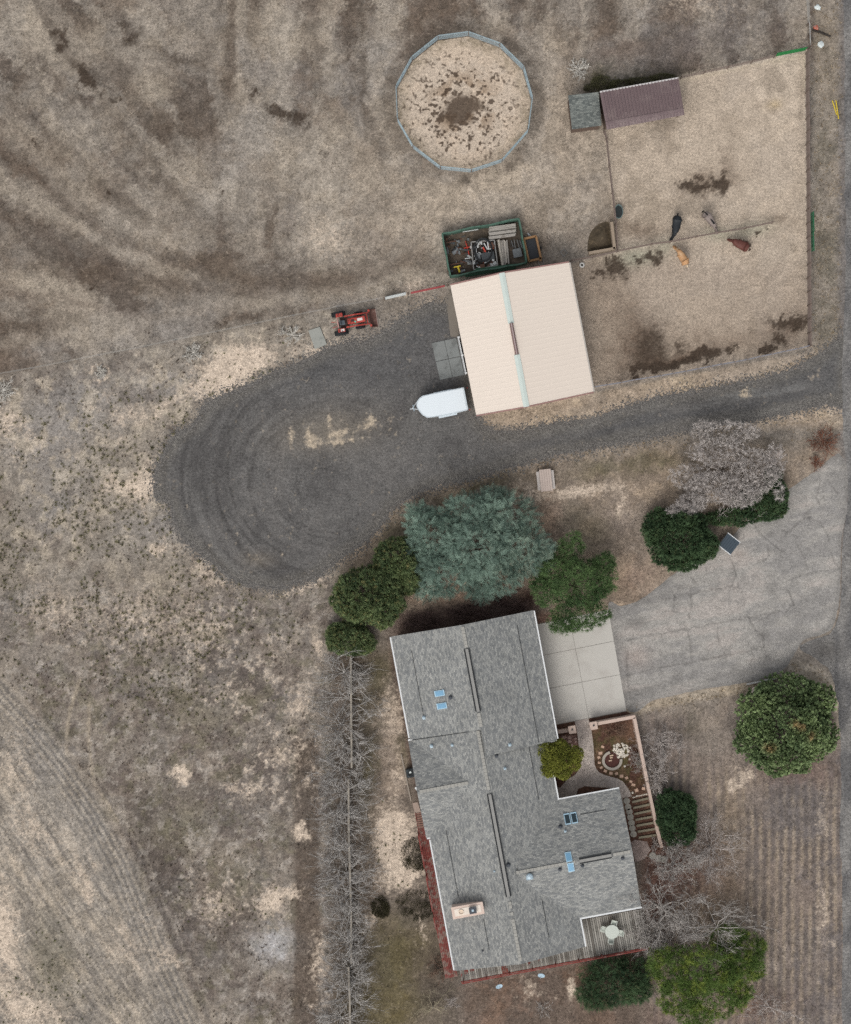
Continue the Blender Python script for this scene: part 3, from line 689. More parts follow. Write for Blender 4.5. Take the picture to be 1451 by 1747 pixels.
# ---- gravel loop and lane
def paint_gravel(X, Y):
    c = np.tile(rgb(105, 103, 101), (len(X), 1))
    n = fbm(X, Y, 60, 6, 71, .7); r = np.hypot((X - 570) * .92, Y - 820)
    th = np.arctan2(Y - 820, X - 570)
    rt = random.Random(4)
    for k in range(36):
        ox, oy = rt.uniform(-22, 22), rt.uniform(-16, 16); r1 = rt.uniform(60, 265) if k > 5 else (150, 158, 205, 214, 110, 118)[k]
        rr = np.hypot((X - 560 - ox) * .94, Y - 818 - oy); a0 = rt.uniform(1.6, 4.2); aw = rt.uniform(.7, 1.7)
        da = np.abs((np.arctan2(Y - 818 - oy, X - 560 - ox) - a0 + math.pi) % (2 * math.pi) - math.pi)
        ln = np.exp(-((rr - r1 + 5 * (n - .5)) / rt.uniform(1.8, 4.0)) ** 2) * sm(aw, aw * .6, da)
        c = lerp(c, rgb(74, 72, 71) if rt.random() < .6 else rgb(122, 120, 117), ln * rt.uniform(.4, .75))
    c = lerp(c, rgb(116, 113, 110), sm(.5, .68, n) * .6); c = lerp(c, rgb(86, 84, 83), sm(.48, .3, n) * .6)
    c = lerp(c, rgb(90, 90, 91), sm(700, 630, Y) * sm(420, 520, X) * .5)
    lane = fbm(X / 8 + Y * .02, Y + X * .19, 10, 3, 73)
    c = lerp(c, rgb(122, 121, 119), sm(860, 960, X) * sm(.52, .7, lane) * .8); c = lerp(c, rgb(84, 84, 85), sm(860, 960, X) * sm(.48, .32, lane) * .5)
    c = lerp(c, rgb(140, 130, 116), np.clip(.9 * blob(X, Y, 565, 735, 85, 34, -8) * (.3 + 1.2 * n) + .5 * blob(X, Y, 440, 955, 30, 14), 0, 1) * .7)
    c = lerp(c, rgb(116, 111, 102), sm(26, 2, -sdf(GRAVEL, X, Y)) * .45)
    pt = fbm(X * 1.6, Y, 15, 5, 74, .72)
    sand = 1.0 * blob(X, Y, 497, 742, 8, 16) + .8 * blob(X, Y, 527, 742, 12, 22, -6) + .72 * blob(X, Y, 600, 735, 64, 9, -14) + .8 * blob(X, Y, 562, 712, 10, 18) + .8 * blob(X, Y, 632, 715, 14, 8, -20) + .7 * blob(X, Y, 590, 752, 60, 5, -8) + .9 * blob(X, Y, 566, 805, 3, 3) + .7 * blob(X, Y, 588, 802, 5, 3) \
        + .9 * blob(X, Y, 1270, 672, 12, 10) + .6 * blob(X, Y, 1390, 642, 14, 4, -15) + .5 * blob(X, Y, 435, 950, 14, 7) + .7 * blob(X, Y, 718, 795, 3, 4) + .6 * blob(X, Y, 789, 796, 3, 3)
    sand = sand * .95 - .2 + (pt - .5) * 1.7
    return c * (.88 + .24 * fbm(X, Y, 9, 3, 75)[:, None]), np.stack([np.full(len(X), .5), sand, np.full(len(X), -1.0)], 1)


gravel_m = ground_mat('grey crushed gravel', C(204, 188, 166), C(60, 56, 52), fine=.26, speck=.6)
sheet('gravel_driveway', GRAVEL, .006, 3.4, paint_gravel, gravel_m, rag=4.0, rag_scale=13, edge_step=2.0)


def paint_road(X, Y):
    c = np.tile(rgb(122, 120, 118), (len(X), 1))
    n = fbm(X, Y / 3, 14, 4, 81)
    c = lerp(c, rgb(102, 101, 101), sm(.5, .65, n) * .8); c = lerp(c, rgb(142, 139, 135), sm(.48, .33, n) * .7)
    c = lerp(c, rgb(96, 93, 90), blob(X, Y, 1405, 1110, 30, 22) * .8)
    return c, np.stack([np.full(len(X), .6), -.3 + .9 * blob(X, Y, 1415, 1129, 3, 3), np.full(len(X), -1.0)], 1)


sheet('road', ROAD, .010, 7, paint_road, ground_mat('gravel road', C(190, 176, 156), C(70, 68, 66), fine=.28, speck=.6), rag=2.5, rag_scale=16)


# ---- cracked asphalt drive
CRACKS = [[(1064, 1092), (1120, 1082), (1180, 1072), (1250, 1058), (1330, 1044)], [(1066, 1152), (1130, 1138), (1200, 1126), (1303, 1104)], [(1130, 1023), (1200, 1008), (1260, 1000)],
          [(1303, 1104), (1302, 1086), (1288, 1075), (1276, 1052)], [(1176, 1055), (1180, 1030), (1176, 1004)], [(1172, 1076), (1178, 1100), (1180, 1132)], [(1222, 1070), (1226, 1098)],
          [(1285, 890), (1294, 910), (1302, 915), (1320, 930), (1337, 943)], [(1372, 878), (1390, 862), (1410, 842)], [(1372, 884), (1350, 902), (1340, 915)], [(1372, 884), (1400, 892), (1412, 915), (1414, 925)],
          [(1310, 935), (1312, 950), (1300, 956), (1285, 962)], [(1335, 905), (1356, 915), (1362, 918)], [(1435, 970), (1400, 975), (1370, 982), (1340, 992)], [(1418, 945), (1424, 960), (1435, 975)],
          [(1080, 1178), (1120, 1170), (1135, 1164), (1150, 1166)], [(1140, 1000), (1150, 1015), (1148, 1040), (1135, 1044)], [(1360, 930), (1372, 952), (1380, 975)], [(1250, 960), (1256, 985), (1246, 1000)], [(1180, 985), (1190, 1000)],
          [(1340, 1044), (1352, 1030), (1346, 1008), (1334, 1004)], [(1280, 1104), (1284, 1120), (1280, 1140)], [(1400, 820), (1392, 850), (1400, 865)], [(1420, 830), (1430, 845)], [(1068, 1120), (1070, 1160), (1074, 1190)], [(1305, 1110), (1308, 1122)]]


def paint_asphalt(X, Y):
    c = np.tile(rgb(167, 163, 157), (len(X), 1))
    a = fbm(X / 4 + 0, Y + X * .19, 26, 5, 91, .7); n = fbm(X, Y, 34, 6, 92, .7)
    c = lerp(c, rgb(146, 143, 140), sm(.48, .64, a) * .8); c = lerp(c, rgb(178, 170, 163), sm(.48, .34, a) * .7)
    c = lerp(c, rgb(142, 139, 135), sm(.52, .66, n) * .5)
    for cx, cy, rx, ry, ro, s_ in [(1085, 1062, 22, 9, -8, .8), (1150, 1158, 9, 8, 0, .9), (1070, 1185, 40, 14, -10, .6), (1305, 1125, 14, 10, 0, .7), (1303, 1086, 6, 8, 0, .9), (1315, 1000, 14, 18, 0, .5), (1314, 914, 8, 5, 0, .7), (1160, 1002, 12, 6, 0, .6), (1230, 1155, 60, 8, -10, .5), (1110, 1025, 40, 8, -22, .5), (1375, 884, 6, 5, 0, .9), (1062, 1115, 6, 60, -10, .5), (1100, 1180, 60, 8, -12, .5)]:
        c = lerp(c, rgb(118, 115, 112), .8 * s_ * blob(X + (n - .5) * 30, Y + (a - .5) * 20, cx, cy, rx, ry, ro))
    c = lerp(c, rgb(176, 160, 150), .5 * blob(X, Y, 1085, 1120, 24, 20) + .4 * blob(X, Y, 1260, 945, 16, 10))
    wob = 2.2 * (fbm(X, Y, 8, 3, 93) - .5)
    for ln in CRACKS:
        c = lerp(c, rgb(96, 93, 90), sm(2.4, .2, dline(ln, X + wob * 2, Y + wob * 3)) * .55 * (.5 + .6 * n))
    c = lerp(c, rgb(120, 117, 113), sm(10, 1, -sdf(ASPHALT, X, Y)) * .4)
    return c * (.92 + .16 * fbm(X, Y, 7, 3, 94)[:, None]), np.stack([np.full(len(X), .3), np.full(len(X), -1.0), np.full(len(X), -1.0)], 1)


asphalt_m = ground_mat('cracked weathered asphalt', C(200, 190, 175), C(70, 68, 66), fine=.16, speck=.4)
sheet('asphalt_driveway', ASPHALT, .014, 2.2, paint_asphalt, asphalt_m, rag=1.6, rag_scale=9)


# ---- round pen sand
PEN = [(640 + x / 4.837, 30 + y / 4.837) for x, y in [(515, 183), (765, 150), (1025, 243), (1220, 435), (1290, 685), (1255, 950), (1040, 1195), (790, 1278), (535, 1253), (310, 1080), (183, 860), (172, 590), (300, 355)]]


def paint_pen(X, Y):
    c = np.tile(rgb(200, 184, 166), (len(X), 1))
    r = np.hypot(X - 791, Y - 180)
    c = lerp(c, rgb(206, 188, 168), sm(.5, .66, fbm(X, Y, 30, 4, 101)))
    dd = sdf(PEN, X, Y); rip = fbm(dd, np.arctan2(Y - 180, X - 791) * 60, 6, 3, 102)
    c = lerp(c, rgb(160, 146, 126), sm(-30, -4, dd) * (.35 + .6 * sm(.5, .62, rip)))
    n = fbm(X, Y, 4.6, 2, 103, .7)
    c = lerp(c, rgb(150, 128, 106), sm(80, 30, r) * sm(.5, .62, fbm(X, Y, 26, 4, 104)) * .8)
    dark = .75 * blob(X, Y, 785, 183, 24, 22) + .9 * blob(X, Y, 788, 184, 15, 13) + .6 * blob(X, Y, 813, 178, 18, 9, 20) + .75 * blob(X, Y, 775, 200, 20, 14) + .22 * blob(X, Y, 785, 185, 62, 66) + 1.1 * blob(X, Y, 788, 185, 100, 95) * sm(.57, .72, n) + .2 * blob(X, Y, 750, 215, 40, 40) * n + (n - .5) * .7 - .12
    dark = dark * 1.55
    return c, np.stack([np.full(len(X), .35), np.full(len(X), -1.0), dark], 1)


sheet('round_pen_sand', [(791 + (x - 791) * .985, 178 + (y - 178) * .985) for x, y in PEN], .010, 2.0, paint_pen, ground_mat('pen sand', SAND, C(78, 64, 53), fine=.2, speck=.5, dn=1.0), smooth=False, rag=1.0)

# ------------------------------------------------------------------ buildings
def uv_slab(mb_list, pts, thick, udir, vdir):
    pass


def shingle_mat(name, c1, c2, c3):
    m, nt, b = nodes_of(name)
    uvn = nt.nodes.new('ShaderNodeUVMap'); uvn.uv_map = 'uv'
    br = nt.nodes.new('ShaderNodeTexBrick')
    nt.links.new(uvn.outputs[0], br.inputs['Vector'])
    br.inputs['Scale'].default_value = 1.0; br.inputs['Brick Width'].default_value = 0.30; br.inputs['Row Height'].default_value = 0.145
    br.inputs['Mortar Size'].default_value = 0.008; br.inputs['Bias'].default_value = 0.0; br.offset = 0.37; br.offset_frequency = 2
    br.inputs['Color1'].default_value = c1 + (1,); br.inputs['Color2'].default_value = c2 + (1,); br.inputs['Mortar'].default_value = c3 + (1,)
    pos = coords(nt)
    n1 = noise_n(nt, pos, 0.5, 4, 0.6); n2 = noise_n(nt, pos, 5.0, 3, 0.7)
    f = math_n(nt, 'ADD', math_n(nt, 'MULTIPLY_ADD', n1, .5, .75), math_n(nt, 'MULTIPLY_ADD', n2, .5, -.25))
    col = mix_n(nt, 1.0, br.outputs['Color'], f, 'MULTIPLY')
    nt.links.new(col, b.inputs['Base Color']); b.inputs['Roughness'].default_value = 0.9; b.inputs['Specular IOR Level'].default_value = 0.2
    bp = nt.nodes.new('ShaderNodeBump'); bp.inputs['Strength'].default_value = 0.6; bp.inputs['Distance'].default_value = 0.02
    nt.links.new(br.outputs['Fac'], bp.inputs['Height']); bp.invert = True
    nt.links.new(bp.outputs[0], b.inputs['Normal'])
    return m


SHINGLE = shingle_mat('weathered grey asphalt shingles', C(124, 126, 126), C(166, 166, 161), C(114, 116, 117))
SHINGLE_OLD = shingle_mat('old green grey shingles', C(96, 101, 99), C(140, 144, 138), C(76, 80, 80))
WHITE_TRIM = mat('white painted metal trim', C(226, 228, 228), .5, .08, 3.0)
DARK_GAP = mat('black vent gap and step shadow', C(48, 50, 52), .9, .2)
STUCCO = mat('tan stucco wall', C(176, 158, 140), .9, .12, 3.0)
GLASS_BLUE = mat('sky blue skylight glass', C(122, 168, 198), .12, .05, 2.0, spec=.5)
GLASS_PALE = mat('pale skylight frame', C(176, 208, 226), .3, .05, 2.0)
GLASS_DARK = mat('dark skylight glass', C(44, 58, 64), .08, .1, 2.0, spec=.5)
PIPE_DARK = mat('dark vent pipe', C(72, 76, 82), .6, .1)
PIPE_PALE = mat('galvanised vent', C(176, 194, 204), .45, .08, metal=.2)


def slope(name, quad, thick, m, parent, along):
    """roof slab: quad = 4 corners (eave a, eave b, ridge b, ridge a) as Vectors; brick courses run along the eave"""
    a, b_, c_, d = [Vector(q) for q in quad]
    nrm = (b_ - a).cross(d - a).normalized()
    if nrm.z < 0: nrm = -nrm
    top = [a, b_, c_, d]; bot = [q - nrm * thick for q in top]
    base = wloc(parent)
    me = bpy.data.meshes.new(name)
    me.from_pydata([tuple(q - base) for q in top + bot], [], [(0, 1, 2, 3), (7, 6, 5, 4), (0, 4, 5, 1), (1, 5, 6, 2), (2, 6, 7, 3), (3, 7, 4, 0)])
    e = (b_ - a).normalized(); up = nrm.cross(e)
    uvl = me.uv_layers.new(name='uv')
    for lp in me.loops:
        p = Vector(me.vertices[lp.vertex_index].co) + base - a
        uvl.data[lp.index].uv = (p.dot(e) + 50, p.dot(up) + 50)
    bm = bmesh.new(); bm.from_mesh(me); bmesh.ops.recalc_face_normals(bm, faces=bm.faces); bm.to_mesh(me); bm.free()
    me.materials.append(m)
    o = bpy.data.objects.new(name, me); link(o, parent); WL[o.name] = base
    return o


# ---- the house
ZE, PITCH = 2.7, 0.32
HU = (0.1822, 0.9833); HV = (0.9833, -0.1822)


def hp(u, v): return (667 + HU[0] * u + HV[0] * v, 1087 + HU[1] * u + HV[1] * v)


def hx(u, v, z=None, zr=3.0):
    x, y = P(*hp(u, v), zr)
    return Vector((x, y, ZE if z is None else z))


house = thing('house', 'long grey shingled ranch house with skylights and cross gables', 'house', hx(300, 115, 0))
UX = (hx(1, 0) - hx(0, 0)).normalized(); VX = (hx(0, 1) - hx(0, 0)).normalized()
HROT = math.atan2(VX.y, VX.x)
PM = S * (HC - 3) / HC


def gable_u(u0, u1, v0, v1, vr, ze, m, parent, uw=None):
    zr = ze + (vr - v0) * PM * PITCH
    ze2 = zr - (v1 - vr) * PM * PITCH
    uw = uw or u1
    slope('roof_slope', [hx(uw, v0, ze), hx(u0, v0, ze), hx(u0, vr, zr), hx(uw, vr, zr)], .16, m, parent, 'u')
    slope('roof_slope', [hx(u0, v1, ze2), hx(u1, v1, ze2), hx(u1, vr, zr), hx(u0, vr, zr)], .16, m, parent, 'u')
    return zr


def gable_v(v0, v1, u0, u1, ze, m, parent):
    ur = (u0 + u1) / 2; zr = ze + (ur - u0) * PM * PITCH
    slope('roof_slope', [hx(u0, v0, ze), hx(u0, v1, ze), hx(ur, v1, zr), hx(ur, v0, zr)], .16, m, parent, 'v')
    slope('roof_slope', [hx(u1, v1, ze), hx(u1, v0, ze), hx(ur, v0, zr), hx(ur, v1, zr)], .16, m, parent, 'v')
    return zr


ZN = gable_u(-1, 224, 0, 246, 122.5, ZE + .34, SHINGLE, house, 178)
ZM = gable_u(176, 581, 3, 229, 116, ZE, SHINGLE, house)
ZWG = gable_v(-4, 96, 181, 349, ZE, SHINGLE, house)
ZEG = gable_v(140, 336, 326, 531, ZE, SHINGLE, house)


def roof_z(u, v):
    zs = []
    if u < (178 if v < 122.5 else 224): zs.append(ZN - abs(v - 122.5) * PM * PITCH)
    if 176 < u: zs.append(ZM - abs(v - 116) * PM * PITCH)
    if 181 < u < 349 and v < 96: zs.append(ZWG - abs(u - 265) * PM * PITCH)
    if 326 < u < 531 and v > 140: zs.append(ZEG - abs(u - 428.5) * PM * PITCH)
    return max(zs)


mb = MB()
for (u0, u1, v0, v1) in [(6, 218, 8, 238), (218, 574, 9, 221), (187, 343, 2, 20), (332, 525, 215, 328)]:
    mb.prism([tuple(hx(u, v)[:2]) for u, v in ((u0, v0), (u0, v1), (u1, v1), (u1, v0))], 0, ZE - .28)
# gable infill
for u, v0, v1, vr in ((6, 8, 238, 122.5), (574, 9, 221, 116)):
    zt = (ZN if u < 100 else ZM) - .3
    a, b_, c_ = hx(u, v0, ZE - .28), hx(u, v1, ZE - .28), hx(u, vr, zt)
    d = UX * (.12 if u < 100 else -.12)
    mb.add([a, b_, c_, a + d, b_ + d, c_ + d], [(0, 1, 2), (5, 4, 3), (0, 3, 4, 1), (1, 4, 5, 2), (2, 5, 3, 0)])
for v, u0, u1, ur, zr in ((2, 187, 343, 265, ZWG), (328, 332, 525, 428.5, ZEG)):
    a, b_, c_ = hx(u0, v, ZE - .28), hx(u1, v, ZE - .28), hx(ur, v, zr - .3)
    d = VX * (.12 if v < 100 else -.12)
    mb.add([a, b_, c_, a + d, b_ + d, c_ + d], [(0, 1, 2), (5, 4, 3), (0, 3, 4, 1), (1, 4, 5, 2), (2, 5, 3, 0)])
mb.build('wall', STUCCO, house)


def bar(mb, p, q, w, h, mi=None):
    """horizontal-ish box from p to q, w wide, h high, its top at p.z"""
    p, q = Vector(p), Vector(q); d = q - p; L = d.length; e = d.normalized()
    s_ = Vector((-e.y, e.x, 0)).normalized(); n = e.cross(s_)
    if n.z < 0: n = -n
    vv = [p - s_ * w / 2 - n * h, p + s_ * w / 2 - n * h, q + s_ * w / 2 - n * h, q - s_ * w / 2 - n * h, p - s_ * w / 2, p + s_ * w / 2, q + s_ * w / 2, q - s_ * w / 2]
    return mb.add(vv, [(3, 2, 1, 0), (4, 5, 6, 7), (0, 1, 5, 4), (1, 2, 6, 5), (2, 3, 7, 6), (3, 0, 4, 7)], mi)


for a, b_ in (((0, -1.5), (175, -1.5)), ((0, 248), (222, 248)), ((353, 1.5), (580, 1.5)), ((226, 230.5), (326, 230.5)), ((531, 230.5), (581, 230.5))):
    z = ZE - .03
    if a[0] < 10: z = ZE + .31
    if a[1] > 200 and a[0] < 10: z = ZN - 123.5 * PM * PITCH - .02
    if a[1] > 200 and a[0] > 10: z = ZM - 113 * PM * PITCH - .02
    bar(MB(), hx(*a, z), hx(*b_, z), .13, .13).build('gutter', WHITE_TRIM, house)
for a, b_ in (((179, -4), (179, 15)), ((350, -3), (350, 6)), ((325, 231), (325, 336)), ((532.5, 231), (532.5, 337)), ((224.8, 229), (224.8, 246))):
    z = ZE - .03
    if a[0] > 220 and a[0] < 230: z = ZE + .24
    bar(MB(), hx(*a, z), hx(*b_, z), .15, .13).build('eave_trim', WHITE_TRIM, house)
for u, v in ((262, -4.5),):
    bar(MB(), hx(u - 5, v - 1, ZE + 1.25), hx(u + 5, v + 5, ZE + 1.28), .2, .08).build('gable_bracket', WHITE_TRIM, house)


# ridge vents: a shingled cap on two dark slots
def ridge_vent(p, q, zr):
    mbv = MB(); bar(mbv, p, q, .52, .10); o = mbv.build('ridge_vent', DARK_GAP, house)
    mbc = MB(); bar(mbc, p + Vector((0, 0, .05)), q + Vector((0, 0, .05)), .27, .07)
    mbc.build('vent_cap', mat('ridge cap shingle', C(150, 149, 145), .9, .25, 3.0), o)


ridge_vent(hx(40, 122.5, ZN + .07), hx(147, 122.5, ZN + .07), ZN)
ridge_vent(hx(289, 116, ZM + .07), hx(465, 116, ZM + .07), ZM)
ridge_vent(hx(428.5, 245, ZEG + .07), hx(428.5, 300, ZEG + .07), ZEG)
# pale ridge caps
cap_m = mat('pale ridge shingle', C(166, 164, 157), .9, .3, 2.5)
for k, (u0, u1) in enumerate(((2, 38), (150, 178))):
    for j in range(int((u1 - u0) / 6)):
        u = u0 + j * 6
        bar(MB(), hx(u, 122.5, ZN + .035), hx(u + 5.6, 122.5, ZN + .028), .30, .05).build('ridge_cap', cap_m, house)
for u0, u1 in ((180, 286), (468, 579)):
    for j in range(int((u1 - u0) / 6)):
        u = u0 + j * 6
        if rnd.random() < .85: bar(MB(), hx(u, 116, ZM + .035), hx(u + 5.6, 116, ZM + .028), .28, .05).build('ridge_cap', cap_m, house)
for v0, v1, u, z in ((0, 84, 265, ZWG), (136, 242, 428.5, ZEG), (303, 334, 428.5, ZEG)):
    for j in range(int((v1 - v0) / 6)):
        v = v0 + j * 6
        bar(MB(), hx(u, v, z + .035), hx(u, v + 5.6, z + .028), .28, .05).build('ridge_cap', cap_m, house)
# intake vent slots: thin dark lines near the eaves
for a, b_ in (((28, 30), (141, 30)), ((18, 214.5), (222, 214.5)), ((341, 32), (455, 32)), ((498, 67.5), (551, 67.5)), ((484, 171), (551, 171)), ((225, 197), (318, 197)), ((355.5, 262), (355.5, 307))):
    bar(MB(), hx(*a, roof_z(*a) + .035), hx(*b_, roof_z(*b_) + .03), .045, .04).build('vent_slot', DARK_GAP, house)


bar(MB(), hx(179.2, 4, ZM - 112 * PM * PITCH + .08), hx(179.2, 118, ZM + .02), .11, .10).build('step_shadow_strip', DARK_GAP, house)  # dark strip standing in for the shadow line at the roof step


def huv(px, py):
    dx, dy = px - 667, py - 1087
    return (dx * HU[0] + dy * HU[1], dx * HV[0] + dy * HV[1])


def on_roof(px, py):
    u, v = huv(px, py); return hx(u, v, roof_z(u, v)), u, v


def skylight(px, py, wv, wu, glass, west=True):
    p, u, v = on_roof(px, py)
    corners = [(-1, -1), (1, -1), (1, 1), (-1, 1)]
    fr = [hx(u + a * wu / 2, v + b * wv / 2) for a, b in corners]
    zs = [roof_z(u + a * wu / 2, v + b * wv / 2) for a, b in corners]
    lo = [Vector((q.x, q.y, z - .02)) for q, z in zip(fr, zs)]; hi = [Vector((q.x, q.y, z + .12)) for q, z in zip(fr, zs)]
    m1 = MB(); m1.add(lo + hi, [(0, 1, 2, 3), (7, 6, 5, 4), (0, 4, 5, 1), (1, 5, 6, 2), (2, 6, 7, 3), (3, 7, 4, 0)])
    o = m1.build('skylight', GLASS_PALE, house)
    cx = sum(hi, Vector()) / 4
    g0 = [cx + (q - cx) * .80 + Vector((0, 0, .004)) for q in hi]; g1 = [cx + (q - cx) * .72 + Vector((0, 0, .03)) for q in hi]
    m2 = MB(); m2.add(g0 + g1, [(0, 1, 2, 3), (7, 6, 5, 4), (0, 4, 5, 1), (1, 5, 6, 2), (2, 6, 7, 3), (3, 7, 4, 0)])
    m2.build('pane', glass, o)


skylight(749, 1180.5, 17, 10, GLASS_BLUE); skylight(753, 1202, 17, 10, GLASS_BLUE)
skylight(967, 1396, 10, 18, GLASS_DARK); skylight(978.5, 1394, 10, 18, GLASS_DARK)
skylight(967.5, 1457, 10.5, 16, GLASS_BLUE); skylight(971.5, 1474.5, 10.5, 16, GLASS_BLUE)
for px, py, r, m_ in [(768, 1187, .12, PIPE_DARK), (845, 1286, .12, PIPE_DARK), (865, 1470, .13, PIPE_DARK), (955, 1409, .13, PIPE_DARK), (953, 1478, .11, PIPE_DARK), (991, 1472, .11, PIPE_DARK), (1059, 1459, .11, PIPE_DARK),
                      (860, 1308, .09, PIPE_PALE), (723, 1223, .11, PIPE_PALE), (736, 1272, .11, PIPE_PALE), (771, 1269, .09, PIPE_PALE), (868, 1267, .1, PIPE_PALE), (842, 1481, .06, PIPE_PALE), (963, 1416, .08, PIPE_PALE), (823, 1619, .06, PIPE_DARK)]:
    p, u, v = on_roof(px, py)
    m1 = MB(); m1.lathe(p - Vector((0, 0, .1)), [(r * 1.7, 0), (r * 1.7, .13), (r, .16), (r, .38), (r * .7, .40)], 10); m1.build('vent_pipe', m_, house)
p, u, v = on_roof(901.5, 1489.5)
m1 = MB(); m1.lathe(p - Vector((0, 0, .15)), [(.16, 0), (.16, .3), (.30, .36), (.31, .5), (.22, .6), (.05, .63)], 14); m1.box(p + Vector((0, -.1, .0)), (.62, .5, .05), HROT)
m1.build('roof_fan', PIPE_PALE, house, smooth=False)
# chimney
p, u, v = on_roof(797, 1547)
PINK = mat('pink beige stucco', C(222, 200, 186), .9, .08, 2.5, second=C(210, 184, 168))
mbc = MB(); mbc.box((p.x, p.y, p.z + .25), (2.75, .95, 1.7), HROT); mbc.box((p.x, p.y, p.z + 1.14), (2.95, 1.12, .12), HROT)
ch = mbc.build('chimney', PINK, house, bevel=.02)
e = Vector((math.cos(HROT), math.sin(HROT), 0)); f_ = Vector((-e.y, e.x, 0))
top = Vector((p.x, p.y, p.z + 1.203))
MB().box(top + Vector((0, 0, .012)), (2.45, .66, .04), HROT).build('chimney_crown', mat('pale mortar crown', C(238, 226, 212), .9, .06), ch)
q = top + e * .45
mbf = MB(); mbf.box(q + Vector((0, 0, .14)), (.56, .5, .2), HROT); mbf.box(q + Vector((0, 0, .30)), (.66, .6, .06), HROT); mbf.box(q + Vector((0, 0, .35)), (.2, .2, .05), HROT, 1)
mbf.build('flue_cap', [PIPE_DARK, PIPE_PALE], ch)
mbf = MB(); mbf.lathe(top - e * .62 + Vector((0, 0, .02)), [(.24, 0), (.24, .10), (.19, .10), (.19, .03)], 16); mbf.build('clay_flue', mat('clay flue', C(230, 212, 192), .9, .06), ch)

def hd(u, v, z=0.0): return hx(u, v, z, .8)


# ---- decks of the house
RED = mat('faded red deck stain', C(132, 62, 56), .8, .25, 5.0, second=C(150, 110, 102), thr=(.5, .62))
DECKM = mat('grey weathered deck boards', C(150, 147, 140), .9, .28, 2.2, second=C(122, 119, 112))
DECKR = mat('deck boards with worn red stain', C(140, 136, 130), .9, .3, 2.2, second=C(128, 66, 58), thr=(.56, .64))
sdeck = thing('plank_deck', 'grey weathered plank deck along the south eave and corner of house', 'deck', hd(590, 200, 0))
ZD = .75
mp = MB(); 
v = 11.0
while v < 334:
    w = 3.3; u0 = 565 if v < 231 else 534; u1 = 600 + rnd.uniform(-.6, .6)
    a, b_ = hd(u0, v + w / 2, ZD + rnd.uniform(-.006, .006)), hd(u1, v + w / 2, ZD + rnd.uniform(-.006, .006))
    bar(mp, a, b_, w * PM * .86, .04, (1 if v < 150 and rnd.random() < .6 else rnd.choice((0, 2, 3))))
    v += w + .25
o = mp.build('deck_boards', [DECKM, DECKR, mat('pale deck board', C(172, 168, 160), .9, .25, 2.2), mat('dark deck board', C(122, 117, 110), .9, .25, 2.2)], sdeck); o['kind'] = 'stuff'
mp = MB()
for u, z in ((600.6, ZD + .05),): bar(mp, hd(u, 10, z), hd(u, 335, z), .10, .22)
mp.build('fascia_board', RED, sdeck)
for v in range(14, 335, 40):
    MB().tube([hd(598, v, 0), hd(598, v, ZD + .9)], .055, 5).build('post', RED, sdeck)
mp = MB(); bar(mp, hd(599, 11, ZD + .95), hd(599, 334, ZD + .95), .10, .06); mp.build('handrail', RED, sdeck)
mp = MB(); bar(mp, hd(598.6, 11, ZD + .5), hd(598.6, 334, ZD + .5), .05, .05); mp.build('rail', RED, sdeck)
mp = MB(); bar(mp, hd(536, 334, ZD + .05), hd(598, 334, ZD + .05), .06, .2); mp.build('fascia_board', DECKM, sdeck)

wdeck = thing('red_deck', 'narrow faded red deck with steps along the west side of house', 'deck', hd(440, -6, 0))
mp = MB()
for k in range(7):
    v = -14.0 + k * 3.1
    bar(mp, hd(330, v, ZD), hd(590, v, ZD), 2.6 * PM, .04)
o = mp.build('deck_boards', mat('red boards with grey wear', C(128, 66, 60), .85, .35, 4.0, second=C(142, 122, 112), thr=(.46, .6)), wdeck); o['kind'] = 'stuff'
for u0, u1 in ((338, 395), (410, 470), (480, 500)):
    mp = MB(); bar(mp, hd(u0, -15.5, ZD + .9), hd(u1, -15.5, ZD + .9), .1, .06); mp.build('handrail', RED, wdeck)
for u in (338, 366, 395, 410, 440, 470, 500):
    MB().tube([hd(u, -15.3, 0), hd(u, -15.3, ZD + .9)], .05, 5).build('post', RED, wdeck)
for k in range(40):
    u = 340 + k * 4.0
    MB().tube([hd(u, -15.4, .12), hd(u, -15.4, ZD + .86)], .018, 4, caps=False).build('baluster', RED, wdeck)
step_m = mat('worn pink step board', C(150, 116, 104), .9, .25, 4.0)
for k in range(7):
    MB().box(hd(307 + k * 3.6, -8.5, .08 + k * .1), (.66, .17, .05), HROT).build('step', step_m, wdeck)
mp = MB()
for s_ in (-14.6, -2.4): bar(mp, hd(304, s_, .12), hd(332, s_, .8), .06, .12)
mp.build('stringer', RED, wdeck)
MB().prism([tuple(W(x, y)[:2]) for x, y in ((703, 1370), (712, 1368), (720, 1392), (710, 1398))], 0, .06).build('concrete_landing', mat('landing concrete', C(170, 152, 140), .9, .12), None)
tag(bpy.data.objects['concrete_landing'], 'small pinkish concrete landing at foot of red deck steps', 'landing')

# ---- the metal barn
barn = thing('metal_barn', 'large cream metal roofed barn with pale green ridge skylights', 'barn', W(890, 580, 0))
BZ = 3.6
bq = {'nw': (768, 487), 'ne': (970.5, 448), 'se': (1012, 668), 'sw': (812, 708), 'rn': (855, 469), 'rs': (896.5, 694)}
bw = {k: W(*v, BZ) for k, v in bq.items()}
bx_ = (bw['ne'] - bw['nw']).normalized(); by_ = (bw['sw'] - bw['nw']).normalized()
ROOFM = mat('cream painted metal roof', C(232, 219, 205), .55, .03, 1.2, spec=.4)
zr = BZ + 1.0


